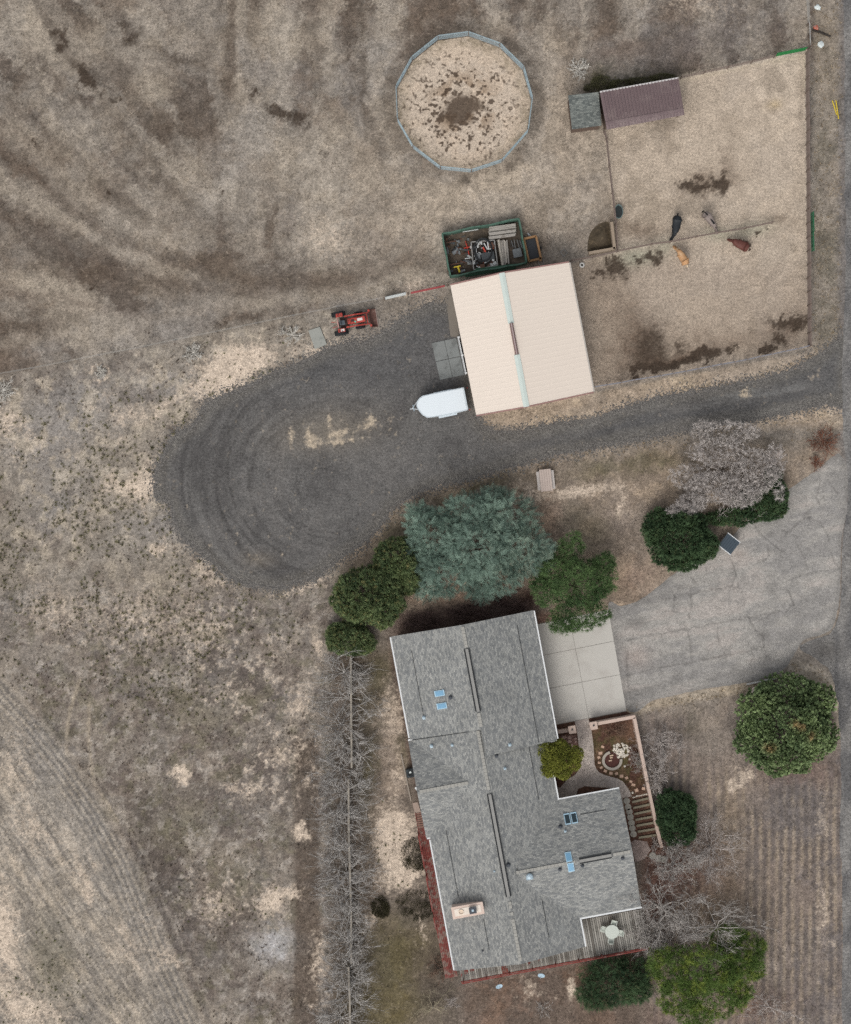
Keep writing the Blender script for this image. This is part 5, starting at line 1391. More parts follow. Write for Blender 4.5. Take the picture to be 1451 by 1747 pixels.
def tb(name, c, size, m, parent=None, bevel=.02, ry=0.0): return MB().box(T(*c), size, ta, ry=ry).build(name, m, parent or tra, bevel=bevel)


for s_ in (-1, 1): wheel(T(-1.28, s_ * .88, .62), .62, .40, ta, tra, TR, 16)
for s_ in (-1, 1): wheel(T(.55, s_ * .66, .40), .40, .24, ta, tra, TR, 12)
tb('hood', (.42, 0, 1.0), (1.5, .56, .5), TR, bevel=.08)
tb('hood_badge', (.62, .0, 1.262), (.5, .26, .02), mat('white hood decal', C(222, 216, 210), .5, .08))
tb('hood_opening', (-.05, 0, 1.263), (.3, .24, .02), TD)
tb('fuel_cap', (.18, -.14, 1.28), (.16, .16, .06), mat('mint green cap', C(110, 196, 170), .5, .05), bevel=.05)
tb('chassis', (-.2, 0, .62), (2.6, .36, .3), TD)
tb('dashboard', (-.42, 0, 1.1), (.24, .5, .42), TR)
tb('operator_platform', (-.85, 0, .72), (.8, 1.0, .06), TD)
st = tb('seat', (-.98, .0, 1.02), (.46, .46, .14), mat('dark grey seat vinyl', C(92, 100, 106), .6, .1), bevel=.06)
MB().box(T(-1.22, 0, 1.22), (.12, .46, .42), ta).build('backrest', MATS['dark grey seat vinyl'], st, bevel=.04)
for s_ in (-1, 1):
    m1 = MB(); m1.box(T(-1.2, s_ * .72, 1.22), (.62, .36, .06), ta); m1.box(T(-.95, s_ * .72, 1.1), (.1, .36, .28), ta); m1.box(T(-1.5, s_ * .72, 1.12), (.1, .36, .2), ta); m1.build('fender', TR, tra, bevel=.03)
tb('fender_decal', (-1.12, -.72, 1.258), (.34, .22, .015), MATS['white hood decal'])
m1 = MB(); ring = [T(-.62 + .17 * math.cos(t), .17 * math.sin(t), 1.4 + .05 * math.cos(t)) for t in (k * math.pi / 8 for k in range(17))]; m1.tube(ring, .02, 6, caps=False); m1.tube([T(-.5, 0, 1.2), T(-.62, 0, 1.39)], .025, 6); m1.build('steering_wheel', TD, tra)
m1 = MB(); m1.tube([T(-1.44, -.45, .9), T(-1.44, -.42, 1.9), T(-1.42, 0, 1.96), T(-1.44, .42, 1.9), T(-1.44, .45, .9)], .05, 6); m1.build('roll_bar', mat('pale pink worn bar', C(196, 150, 142), .5, .2, 8.0), tra)
for s_ in (-1, 1):
    m1 = MB(); bar(m1, T(-.75, s_ * .52, 1.22), T(.2, s_ * .52, 1.28), .11, .16); bar(m1, T(.2, s_ * .52, 1.28), T(1.5, s_ * .52, .78), .12, .17); m1.build('loader_arm', TR, tra)
    MB().tube([T(-.2, s_ * .52, .85), T(.9, s_ * .52, .86)], .045, 6).build('hydraulic_ram', RAIL_SILVER, tra)
    MB().box(T(-.55, s_ * .5, .95), (.16, .12, .7), ta).build('loader_post', TR, tra)
    MB().tube([T(.7, s_ * .35, 1.2), T(1.1, s_ * .50, 1.1), T(1.5, s_ * .4, .86)], .018, 5).build('hose', TD, tra)
m1 = MB(); bar(m1, T(1.3, -.58, .9), T(1.3, .58, .9), .12, .12); m1.build('cross_tube', TR, tra)
tb('grille_guard', (1.16, 0, .95), (.06, .7, .6), TD)
m1 = MB(); prof = [(1.55, .78), (1.50, .45), (1.58, .14), (1.72, .06), (2.22, .05)]
for a, b in zip(prof[:-1], prof[1:]):
    m1.add([T(a[0], -.82, a[1]), T(b[0], -.82, b[1]), T(b[0], .82, b[1]), T(a[0], .82, a[1]), T(a[0] - .03, -.82, a[1] - .03), T(b[0] - .01, -.82, b[1] - .03), T(b[0] - .01, .82, b[1] - .03), T(a[0] - .03, .82, a[1] - .03)],
           [(0, 3, 2, 1), (4, 5, 6, 7), (0, 1, 5, 4), (1, 2, 6, 5), (2, 3, 7, 6), (3, 0, 4, 7)])
for s_ in (-1, 1):
    pl = [T(x, s_ * .82, z) for x, z in prof]; q = [p + ty * s_ * .03 for p in pl]
    n = len(pl); m1.add(pl + q, [tuple(range(n)), tuple(range(n, 2 * n))[::-1]] + [(i, i + n, (i + 1) % n + n, (i + 1) % n) for i in range(n)])
bkt = m1.build('bucket', RUST, tra)
MB().tube([T(2.22, -.84, .07), T(2.22, .84, .07)], .035, 6).build('cutting_edge', mat('worn steel edge', C(176, 160, 152), .5, .2), bkt)
for s_ in (-1, 1): MB().box(T(1.56, s_ * .7, .72), (.18, .2, .16), ta).build('bucket_bracket', TR, bkt)
for s_ in (-1, 1): MB().tube([T(-1.6, s_ * .2, .5), T(-2.05, s_ * .28, .45)], .03, 6).build('lift_arm', TR, tra)

# ------------------------------------------------------------------ picnic table, bin, oddments
pc = W(930, 819.5, 0); pt = thing('picnic_table', 'weathered pinkish wooden picnic table on the lawn strip', 'picnic table', pc)
PW = mat('bleached pink table boards', C(196, 180, 170), .9, .12, 3.0); pa = math.radians(6)


def Q(x, y, z): return pc + Matrix.Rotation(pa, 3, 'Z') @ Vector((x, y, z))


for k in range(5): MB().box(Q(-.44 + k * .22, 0, .76), (.205, 2.05, .045), pa).build('tabletop_board', PW, pt)
for s_ in (-1, 1):
    for k in range(1): MB().box(Q(s_ * .68, 0, .45), (.27, 1.75, .045), pa).build('bench_board', mat('pale bench board', C(206, 198, 192), .9, .1), pt)
    m1 = MB(); bar(m1, Q(-.85, s_ * .62, .42), Q(.85, s_ * .62, .42), .06, .12); bar(m1, Q(-.5, s_ * .62, .73), Q(.5, s_ * .62, .73), .06, .1); m1.build('crossbeam', PW, pt)
    for k in (-1, 1): MB().tube([Q(k * .75, s_ * .66, 0), Q(k * .28, s_ * .66, .72)], .055, 4).build('leg', PW, pt)
bc = W(1240.5, 927.5, 0); bn = thing('storage_box', 'white storage box with dark ribbed lid on the asphalt drive', 'storage box', bc); ba = math.radians(-38)
MB().box(bc + Vector((0, 0, .5)), (1.36, 1.3, 1.0), ba).build('body', mat('cream box wall', C(206, 202, 194), .6, .1), bn)
mz = MB(); mz.box(bc + Vector((0, 0, 1.05)), (1.42, 1.40, .08), ba); lid = mz.build('lid', mat('slate blue lid', C(70, 82, 92), .45, .15, 5.0), bn)
for k in range(6):
    q = bc + Matrix.Rotation(ba, 3, 'Z') @ Vector((-.55 + k * .22, 0, 1.11)); MB().box(q, (.07, 1.36, .05), ba).build('lid_rib', MATS['slate blue lid'], lid)
for s_ in (-1, 1):
    q = bc + Matrix.Rotation(ba, 3, 'Z') @ Vector((0, s_ * .73, 1.06)); MB().box(q, (1.48, .07, .1), ba).build('edge_trim', WHITE_TRIM, bn)


def rock(name, px, py, r, m, label=None, cat='rock', group=None, parent=None, flat=.7, seed=0, sx=1.0, rot=0.0, z=0.0):
    bm = bmesh.new(); bmesh.ops.create_icosphere(bm, subdivisions=1 if r < .2 else 2, radius=1.0)
    rg = random.Random(seed * 7 + int(px * 13 + py))
    for v_ in bm.verts:
        k = 1 + rg.uniform(-.22, .22); c0 = Vector((v_.co.x * r * sx * k, v_.co.y * r * k, max(-.25, v_.co.z) * r * flat * k + r * flat * .24))
        v_.co = Matrix.Rotation(rot, 3, 'Z') @ c0
    me = bpy.data.meshes.new(name); bm.to_mesh(me); bm.free(); me.materials.append(m)
    o = bpy.data.objects.new(name, me); w = W(px, py, z); o.location = w - (wloc(parent) if parent else Vector((0, 0, 0))); link(o, parent); WL[o.name] = w
    if label: tag(o, label, cat, group)
    return o


WROCK = mat('pale rock', C(214, 200, 188), .9, .15, 3.0, second=C(190, 172, 160)); WHITE_R = mat('white landscape rock', C(222, 214, 200), .9, .12, 3.0)
rock('boulder', 1287, 1179, .48, WROCK, 'pale pink boulder at the edge of the asphalt drive', 'boulder', sx=.75, rot=-.6)
rock('boulder', 1328, 774, .3, WROCK, 'pale rock in the grass east of the bare blossom tree', 'boulder', sx=1.5, rot=.6)
m1 = MB(); bar(m1, W(1273, 1167) + Vector((0, 0, .25)), W(1324, 1156.5) + Vector((0, 0, .25)), .16, .2); tag(m1.build('timber_rail', mat('whitewashed timber', C(196, 194, 190), .8, .15), None), 'whitewashed timber lying along the drive edge by the big juniper', 'timber')
for k, (a, b) in enumerate((((1419.5, 172), (1427, 196)), ((1425.5, 171.5), (1430, 203)))):
    m1 = MB(); m1.tube([W(*a) + Vector((0, 0, .05)), W(*b) + Vector((0, 0, .05))], .05, 6)
    tag(m1.build('yellow_pole', mat('yellow paint', C(226, 200, 60), .5, .1), None), ('left of two yellow poles lying on the road verge', 'right of two yellow poles lying on the road verge')[k], 'pole')
WJ = mat('white plastic junk', C(220, 228, 226), .5, .1); RJ = mat('red and white junk', C(200, 120, 100), .6, .3, 6.0, second=C(226, 214, 208))
rock('plastic_scrap', 1394.5, 12.5, .24, WJ, 'white plastic scrap nearest the top edge of the verge', 'scrap', flat=.4, sx=1.3, rot=-.5)
rock('plastic_scrap', 1400, 76, .3, WJ, 'rounded white scrap beside the peeling plank fence', 'scrap', flat=.5)
rock('plastic_scrap', 1391, 48, .27, RJ, 'red and white scrap beside a charred log', 'scrap', flat=.5)
m1 = MB(); m1.tube([W(1385, 51) + Vector((0, 0, .1)), W(1402, 57) + Vector((0, 0, .1)), W(1416, 63) + Vector((0, 0, .1))], [.11, .1, .08], 7); tag(m1.build('log', mat('charred log', C(60, 54, 50), .9, .3), None), 'dark charred log lying east of the paddock corner', 'log')

# ------------------------------------------------------------------ fenced scrap yard behind the barn
yd = thing('scrap_enclosure', 'green slatted enclosure full of lumber behind the barn', 'enclosure', W(825, 425, 0))
YG = mat('green privacy mesh', C(82, 112, 98), .8, .2, 3.0, second=C(66, 94, 82))
yc = [(754, 402), (883.5, 377), (896.5, 451), (768, 474)]
for i, (a, b) in enumerate(zip(yc, yc[1:] + yc[:1])):
    A, B = W(*a), W(*b); n = max(2, round((B - A).length / 1.8))
    for k in range(n):
        p, q = A.lerp(B, k / n), A.lerp(B, (k + 1) / n)
        nrm = Vector((-(q - p).y, (q - p).x, 0)).normalized() * (.05 * rnd.choice((-1, 1)))
        m1 = MB(); bar(m1, p + Vector((0, 0, 1.35)), p.lerp(q, .5) + nrm + Vector((0, 0, 1.32)), .13, 1.25); bar(m1, p.lerp(q, .5) + nrm + Vector((0, 0, 1.32)), q + Vector((0, 0, 1.35)), .13, 1.25); m1.build('panel', YG, yd)
        MB().tube([p, p + Vector((0, 0, 1.45))], .05, 6).build('post', GREEN_D, yd)
soil = mat('dark trampled soil', C(92, 82, 72), .95, .35, 3.0, second=C(118, 104, 90))
MB().prism([tuple(P(*q)) for q in yc], 0, .02).build('dirt_floor', soil, yd)


def J(x, y, z=0.0): return W(730 + x / 6.309, 360 + y / 6.309, z)


LUM = mat('grey weathered lumber', C(176, 170, 162), .9, .25, 5.0, second=C(150, 143, 134)); PVC = mat('pale pipe', C(196, 188, 176), .6, .15)
ls = thing('lumber_stack', 'stack of grey boards in the north-east corner of the enclosure', 'lumber stack', J(800, 220))
for k in range(9):
    y = 165 + k * 15
    for lay in range(3):
        a, b = J(655 + rnd.uniform(-6, 14), y + 18 + rnd.uniform(-2, 2), .12 + lay * .2), J(945 + rnd.uniform(-14, 4), y - 20 + rnd.uniform(-2, 2), .12 + lay * .2)
        if lay == 2 and k in (3, 6): continue
        m1 = MB(); bar(m1, a + Vector((0, 0, .2)), b + Vector((0, 0, .2)), .125, .05 if lay else .19); m1.build('board', LUM, ls)
ps = thing('pipe_stack', 'bundle of long pale boards and pipes lying south of the lumber stack', 'pipe stack', J(820, 450))
for k in range(9):
    x = 745 + k * 13
    a, b = J(x + rnd.uniform(-4, 4), 312 + rnd.uniform(-4, 18), .25), J(x + (42 if k < 3 else 25) + rnd.uniform(-6, 8), 590 - k * 2 + rnd.uniform(-20, 10), .25)
    if k == 1:
        m1 = MB(); m1.tube([a + Vector((0, 0, .1)), b + Vector((0, 0, .1))], .13, 10); m1.build('pipe', PVC, ps)
    else:
        m1 = MB(); bar(m1, a + Vector((0, 0, rnd.uniform(0, .12))), b + Vector((0, 0, rnd.uniform(0, .12))), rnd.uniform(.06, .12), .06); m1.build('board', LUM if k % 3 else PVC, ps)
ut = thing('utility_trailer', 'flat utility trailer heaped with scrap inside the enclosure', 'trailer', J(610, 460))
FR = mat('worn grey trailer rail', C(150, 148, 144), .6, .25, 6.0)
uq = [J(462, 335, .7), J(712, 315, .7), J(748, 588, .7), J(490, 632, .7)]
m1 = MB(); m1.prism([tuple(q[:2]) for q in uq], .5, .56); m1.build('bed', mat('dark bed boards', C(58, 52, 48), .9, .3), ut)
for a, b in zip(uq, uq[1:] + uq[:1]): bar(MB(), a + Vector((0, 0, .15)), b + Vector((0, 0, .15)), .09, .25).build('side_rail', FR, ut)
for s_ in (0, 1):
    a = uq[0].lerp(uq[3], .6) if s_ == 0 else uq[1].lerp(uq[2], .6); wheel(Vector((a.x, a.y, .3)), .3, .18, math.pi / 2 - .2, ut, RIM)
jm = {'w': mat('white scrap sheet', C(206, 208, 206), .6, .2, 4.0), 'r': mat('red scrap', C(188, 66, 50), .6, .15), 'o': mat('orange scrap', C(206, 98, 56), .6, .15), 'k': mat('black scrap', C(50, 52, 54), .7, .2), 'g': mat('grey scrap', C(128, 132, 134), .6, .25, 4.0), 'b': mat('brown scrap', C(96, 70, 58), .8, .3, 4.0), 'y': mat('yellow paint', C(226, 200, 60), .5, .1), 'c': mat('charcoal tarp', C(78, 82, 84), .5, .2, 2.0)}


def junk(name, label, cat, x0, y0, x1, y1, w, h, z, mk, parent=None):
    m1 = MB(); bar(m1, J(x0, y0, z + h), J(x1, y1, z + h), w, h)
    o = m1.build(name, jm[mk], parent)
    if parent is None: tag(o, label, cat, 'scrap inside the green enclosure')
    return o


m1 = MB()
ring = [J(590 + 98 * math.cos(t), 420 + 128 * math.sin(t), .95 + .04 * math.sin(3 * t)) for t in (k * math.pi / 14 for k in range(29))]
m1.tube(ring, .055, 6, caps=False); ring2 = [J(596 + 86 * math.cos(t), 424 + 116 * math.sin(t), 1.04) for t in (k * math.pi / 14 for k in range(29))]; m1.tube(ring2, .05, 6, caps=False)
tag(m1.build('hose_coil', jm['k'], None), 'large coil of black pipe lying on the scrap trailer', 'hose coil')
ZJ = .62
for a in [('tarp', 'charcoal folded tarp on the scrap trailer', 'tarp', 575, 495, 712, 475, .72, .22, ZJ, 'c'), ('red_plank', 'short bright red plank on the scrap trailer', 'plank', 588, 390, 618, 440, .14, .08, ZJ + .3, 'r'),
          ('white_sheet', 'white sheet scrap at the north end of scrap trailer', 'sheet', 520, 345, 580, 335, .42, .12, ZJ, 'w'), ('white_plank', 'first white plank east of the hose coil centre', 'plank', 600, 345, 640, 415, .10, .06, ZJ + .2, 'w'), ('white_plank', 'white plank nearest the brown crate on the trailer', 'plank', 640, 325, 650, 415, .12, .06, ZJ + .2, 'w'),
          ('brown_crate', 'brown crate in the north-east corner of the scrap trailer', 'crate', 668, 345, 700, 395, .45, .3, ZJ, 'b'), ('white_sheet', 'tall white sheet scrap inside the hose coil', 'sheet', 515, 400, 520, 465, .12, .1, ZJ + .1, 'w'), ('orange_scrap', 'orange scrap at the south end of scrap trailer', 'scrap', 585, 550, 612, 535, .16, .12, ZJ, 'o'),
          ('white_pan', 'pale pan shaped scrap at the south end of the trailer', 'scrap', 665, 585, 735, 555, .3, .1, ZJ, 'w'), ('brown_box', 'brown box at the south-west of the scrap trailer', 'box', 560, 600, 610, 590, .42, .25, ZJ, 'b'), ('white_block', 'white block at the south of the scrap trailer', 'scrap', 605, 555, 622, 545, .2, .16, ZJ, 'w'), ('grey_box', 'grey steel box beside the charcoal tarp', 'box', 505, 500, 560, 490, .5, .25, ZJ, 'g'),
          ('brown_drum', 'rusty brown scrap by the pan on the trailer', 'scrap', 640, 600, 665, 575, .2, .2, ZJ, 'b'),
          ('red_pole', 'red pole standing against the west side of scrap trailer', 'pole', 402, 325, 448, 495, .09, .1, .1, 'r'), ('red_bar', 'red bar crossing the red pole in the enclosure', 'bar', 385, 400, 455, 385, .08, .08, .2, 'r'),
          ('grey_log', 'leftmost grey log in the west of the enclosure', 'log', 205, 380, 215, 460, .14, .14, .02, 'g'), ('grey_log', 'middle slanting grey log in the west of the enclosure', 'log', 305, 380, 275, 470, .16, .16, .02, 'g'), ('grey_log', 'grey log beside the slanting one in the enclosure', 'log', 315, 350, 340, 465, .14, .14, .02, 'g'),
          ('harrow_beam', 'brown steel beam of old implement in the enclosure', 'beam', 200, 340, 300, 320, .1, .12, .3, 'b'), ('harrow_beam', 'brown steel beam below the grey logs in enclosure', 'beam', 225, 580, 345, 560, .12, .12, .3, 'b'), ('white_plank', 'long white plank below the north side of the enclosure', 'plank', 372, 225, 540, 198, .07, .06, .3, 'w'),
          ('yellow_tool', 'yellow implement arm in the south-west of the enclosure', 'implement', 318, 590, 340, 660, .16, .16, .3, 'y'), ('yellow_bar', 'yellow implement crossbar in the south-west of the enclosure', 'implement', 275, 605, 350, 590, .1, .1, .45, 'y'), ('grey_tarp', 'grey tarp over boards at the east of the enclosure', 'tarp', 915, 460, 1005, 440, .8, .3, .05, 'g')]:
    junk(*a)
for k in range(9):
    x = 880 + k * 15; junk('dark_stake', '', '', x, 310 + rnd.uniform(-5, 10), x + 20 + rnd.uniform(-12, 12), 400 + rnd.uniform(-20, 20), .05, .05, .2 + rnd.uniform(0, .2), 'g' if k % 2 else 'k', ps)
sh_ = thing('scrap_heap', 'loose heap of mixed scrap filling the west half of the enclosure', 'scrap heap', J(320, 480))
for k in range(46):
    x, y = rnd.uniform(195, 455), rnd.uniform(270, 690); a = rnd.choice((0, 0, math.pi / 2)) + rnd.uniform(-.5, .5); L = rnd.uniform(18, 75)
    x1, y1 = min(470, max(195, x + L * math.cos(a))), min(700, max(265, y + L * math.sin(a)))
    m1 = MB(); bar(m1, J(x, y, rnd.uniform(.08, .5)), J(x1 + 2, y1 + 2, rnd.uniform(.08, .5)), rnd.uniform(.05, .24), rnd.uniform(.04, .1)); m1.build('scrap_piece', jm[rnd.choice('bbbkkggggwbc')], sh_)
for k in range(40):
    x, y = rnd.uniform(480, 720), rnd.uniform(335, 600); a = rnd.uniform(0, 3.1); L = rnd.uniform(15, 60)
    x1, y1 = min(728, max(480, x + L * math.cos(a))), min(612, max(332, y + L * math.sin(a)))
    m1 = MB(); bar(m1, J(x, y, rnd.uniform(.62, .9)), J(x1 + 2, y1 + 1, rnd.uniform(.62, .9)), rnd.uniform(.05, .2), rnd.uniform(.04, .08)); m1.build('load_piece', jm[rnd.choice('bkkggwwwbcro')], ut)
gs = thing('green_panel_pile', 'leaning pile of green panels between the enclosure and barn', 'panel pile', J(680, 650))
for k in range(6):
    a, b = J(400 + k * 22, 706 - k * 14, .3), J(930 + rnd.uniform(-10, 20), 612 - k * 5 + rnd.uniform(-3, 3), .3); m1 = MB(); bar(m1, a + Vector((0, 0, .1 * k + .1)), b + Vector((0, 0, .1 * k + .1)), .16, .05); m1.build('panel', GREEN_D, gs)
tp = thing('dump_trailer', 'small trailer with wooden sides and black bed beside the enclosure', 'trailer', J(1125, 405))
wq = [J(1030, 300, .8), J(1160, 270, .8), J(1215, 510, .8), J(1085, 540, .8)]
WOODT = mat('orange brown trailer wood', C(158, 122, 86), .8, .2, 4.0)
for a, b in zip(wq, wq[1:] + wq[:1]): bar(MB(), a + Vector((0, 0, .1)), b + Vector((0, 0, .1)), .18, .45).build('side_board', WOODT, tp)
ci = sum(wq, Vector()) / 4
m1 = MB(); m1.prism([tuple((ci + (q - ci) * .86)[:2]) for q in wq], .45, .6); m1.build('bed_liner', mat('black bed liner', C(56, 58, 62), .6, .15), tp)
m1 = MB(); m1.tube([J(1090, 275, .5), J(1070, 235, .5)], .05, 6); m1.tube([J(1110, 275, .5), J(1072, 235, .5)], .05, 6); m1.build('hitch', RIM, tp)
for a in ((1045, 430), (1205, 420)): wheel(J(*a, .32), .32, .2, math.pi / 2 - .2, tp, RIM)
m1 = MB(); bar(m1, J(1195, 520, .9), J(1220, 515, .9), .35, .3); m1.build('tool_box', WOODT, tp)
# wire cage leaning on the barn
for nm, lb, x, y in (('wire_cage', 'small square wire cage standing by the north barn wall', 922, 448), ('wire_cage', 'small tilted wire cage by the divider fence and barn corner', 961, 432)):
    g = thing(nm, lb, 'cage', W(x, y)); a0 = .2 if x < 930 else .7
    for z in (.02, .5):
        c0 = [W(x, y, 0) + Matrix.Rotation(a0, 3, 'Z') @ Vector((sx * .22, sy * .25, z)) for sx, sy in ((-1, -1), (1, -1), (1, 1), (-1, 1), (-1, -1))]; MB().tube(c0, .025, 5).build('hoop', FR, g)
    for sx, sy in ((-1, -1), (1, -1), (1, 1), (-1, 1)):
        q = W(x, y, 0) + Matrix.Rotation(a0, 3, 'Z') @ Vector((sx * .22, sy * .25, 0)); MB().tube([q, q + Vector((0, 0, .5))], .02, 5).build('upright', FR, g)

# ------------------------------------------------------------------ entry garden
def G(x, y, z=0.0): return W(900 + x / 4.837, 1200 + y / 4.837, z)


def gp(x, y): return (900 + x / 4.837, 1200 + y / 4.837)


def flat_paint(c0, c1, sc, rough=.3):
    def f(X, Y):
        n = fbm(X, Y, sc, 4, 121)
        return lerp(np.tile(np.array(c0), (len(X), 1)), c1, sm(.42, .62, n)), np.stack([np.full(len(X), rough), np.full(len(X), -1.), np.full(len(X), -1.)], 1)
    return f


bed_m = ground_mat('bark mulch and grass bed', SAND, C(60, 50, 42), fine=.4, speck=.7)


def paint_bed(X, Y):
    n = fbm(X, Y, 14, 4, 122); c = np.tile(rgb(92, 68, 58), (len(X), 1))
    g = np.clip(blob(X, Y, 1030, 1265, 26, 22) + blob(X, Y, 1065, 1310, 40, 30) + .8 * blob(X, Y, 1075, 1290, 20, 24), 0, 1)
    c = lerp(c, rgb(92, 86, 58), g * sm(.35, .55, n)); c = lerp(c, rgb(118, 92, 76), sm(.55, .7, n) * .6); c = lerp(c, rgb(124, 100, 84), blob(X, Y, 1075, 1240, 20, 14) * .5)
    return c, np.stack([np.full(len(X), .5), np.full(len(X), -1.), np.full(len(X), -1.)], 1)


sheet('garden_bed', [(944, 1238), (1069, 1214), (1084, 1222), (1129, 1446), (1108, 1462), (1080, 1472), (1060, 1350), (944, 1372), (928, 1300)], .008, 3, paint_bed, bed_m, smooth=False, rag=.6)
PATHM = ground_mat('exposed aggregate path', SAND, C(90, 80, 74), fine=.14, speck=.25)
path = [gp(*q) for q in [(385, 148), (500, 124), (512, 170), (525, 225), (540, 330), (546, 420), (550, 500), (562, 535), (590, 570), (640, 593), (690, 606), (740, 620), (785, 645), (815, 685), (842, 725), (858, 770), (775, 780), (700, 700), (560, 690), (470, 682), (415, 705), (395, 770), (250, 800), (236, 700), (270, 690), (330, 625), (390, 590), (440, 520), (440, 420), (420, 360), (410, 260), (400, 200)]]
sheet('garden_path', path, .03, 3, flat_paint(C(188, 177, 168), C(174, 163, 155), 16), PATHM, smooth=False)
sheet('flagstone_patio', [gp(*q) for q in [(852, 1150), (880, 1128), (930, 1130), (985, 1142), (1000, 1180), (1015, 1210), (965, 1280), (885, 1315), (872, 1240)]], .03, 3, flat_paint(C(162, 147, 140), C(148, 133, 127), 12), PATHM, smooth=False, rag=1.0, rag_scale=6)
sheet('flagstone_corner', [gp(*q) for q in [(270, 262), (400, 262), (415, 400), (360, 400), (300, 330)]], .02, 3, flat_paint(C(140, 112, 102), C(120, 94, 86), 9), PATHM, smooth=False)
fl = thing('flagstones', 'broken pinkish flagstones between clipped shrub and garden path', 'paving', G(350, 300), kind='structure')
for k, (x, y, a, b) in enumerate([(300, 280, 22, 14), (342, 284, 20, 16), (345, 315, 22, 12), (392, 292, 12, 12), (395, 316, 10, 10), (360, 350, 24, 16)]):
    pl = [tuple(G(x + a * math.cos(t) * rnd.uniform(.8, 1.1), y + b * math.sin(t) * rnd.uniform(.8, 1.1))[:2]) for t in (q * math.pi / 3 for q in range(6))]
    MB().prism(pl, 0, .05).build('flagstone', mat('pink flagstone', C(170, 144, 134), .9, .12), fl)
WALLM = mat('pink stucco garden wall', C(204, 182, 168), .9, .1, 1.5, second=C(188, 166, 153))
gw = thing('garden_wall', 'pink stucco garden wall with two square gate pillars', 'wall', G(800, 300))
zw = 1.25


def gwall(a, b, w, z0=0.0, z1=zw, name='wall_run'):
    m1 = MB(); bar(m1, G(*a, z1), G(*b, z1), w, z1 - z0); return m1.build(name, WALLM, gw)


gwall((566, 170), (888, 110), .30); gwall((880, 118), (985, 640), .30); gwall((985, 644), (1062, 1008), .28, 0, 1.0); gwall((1062, 1012), (1106, 1192), .30, 0, .7); gwall((236, 240), (345, 222), .3, 0, .8)
for x, y in ((366, 216), (543, 182)):
    MB().box(G(x, y, .75), (.6, .6, 1.5), -HROT * 0 + math.radians(10.5)).build('pillar', WALLM, gw)
    MB().box(G(x, y, 1.5) + Vector((0, 0, .05)), (.70, .70, .1), math.radians(10.5)).build('pillar_cap', WALLM, gw, bevel=.02)
    m1 = MB(); m1.lathe(G(x, y, 1.5) + Vector((0, 0, .1)), [(.08, 0), (.08, .12), (.05, .2), (.01, .22)], 8); m1.build('lamp', PIPE_DARK, gw)
sp = thing('stepping_stone_path', 'curved row of pink stepping stones edging the garden path', 'stepping stones', G(700, 560), kind='structure')
PSTONE = mat('pink stepping stone', C(204, 172, 150), .9, .12, 4.0)
for k, (x, y) in enumerate([(618, 358), (600, 410), (587, 446), (590, 490), (607, 530), (640, 558), (686, 577), (732, 580), (773, 600), (815, 615), (850, 645), (872, 672), (897, 717), (955, 703)]):
    a = rnd.uniform(-.5, .5); w_ = rnd.uniform(.26, .36)
    MB().box(G(x, y, .03), (w_, w_ * rnd.uniform(.7, .9), .06), a).build('stone', PSTONE, sp, bevel=.015)
rp = thing('rock_pile', 'pile of white rocks in the entry garden', 'rock pile', G(770, 395))
for k in range(85):
    t = rnd.uniform(0, 6.28); r = 66 * math.sqrt(rnd.random()); x, y = 772 + r * math.cos(t) * 1.0, 390 + r * math.sin(t) * .95
    rock('rock', *gp(x, y), rnd.uniform(.07, .14), WHITE_R, parent=rp, seed=k, z=.18 * max(0, 1 - r / 60))
for k in range(10):
    rock('edging_rock', *gp(870 + k * 13.5, 772 - k * 3.0 + rnd.uniform(-4, 4)), rnd.uniform(.08, .11), WHITE_R, parent=None, seed=90 + k)
    o = bpy.data.objects['edging_rock' if k == 0 else 'edging_rock.%03d' % k]; tag(o, '%s white rock from the path in the row above the timber terraces' % ('first', 'second', 'third', 'fourth', 'fifth', 'sixth', 'seventh', 'eighth', 'ninth', 'tenth')[k], 'rock', 'white rocks edging the terraces')
for x, y, l in ((713, 348, 'white rock alone north-west of the rock pile'), (800, 520, 'round white rock alone south-east of the planter'), (840, 460, 'pinkish rock alone by the bare shrub in the garden'), (845, 365, 'grey white rock at the east end of the rock pile'), (863, 737, 'white rock alone north of the terrace edging row')):
    rock('garden_rock', *gp(x, y), .12, WHITE_R if 'pink' not in l else WROCK, l, 'rock')
pl_ = thing('round_planter', 'round planter bed with pale curved concrete kerb in the garden', 'planter', G(690, 475))
m1 = MB(); n = 40; vv = []; ff = []
for k in range(n + 1):
    t = math.radians(-10 + 265 * k / n)
    for r, z in ((84, 0), (84, .22), (62, .22), (62, 0)):
        q = G(695 + r * math.cos(t), 470 + r * .95 * math.sin(t)); vv.append((q.x, q.y, z))
for k in range(n):
    for j in range(3): ff.append((k * 4 + j, k * 4 + j + 1, (k + 1) * 4 + j + 1, (k + 1) * 4 + j))
ff += [(0, 1, 2, 3), (n * 4 + 3, n * 4 + 2, n * 4 + 1, n * 4)]
m1.add(vv, ff); m1.build('kerb', mat('pale planter concrete', C(178, 170, 158), .9, .12, 3.0), pl_)
m1 = MB(); m1.lathe(G(693, 472), [(.8, 0), (.8, .05), (.3, .12)], 20); m1.build('bark_mulch', mat('dark bark', C(88, 58, 52), .95, .35, 8.0), pl_)
for k, (x, y, w_) in enumerate([(680, 472, .3), (690, 430, .34), (688, 448, .26)]):
    MB().box(G(x, y, .16), (w_, .12, .12), .2).build('ornament', mat('beige ornament', C(206, 180, 156), .8, .15), pl_)
rps = thing('round_pavers', 'line of round grey pavers beside the timber terraces', 'stepping stones', G(845, 940), kind='structure')
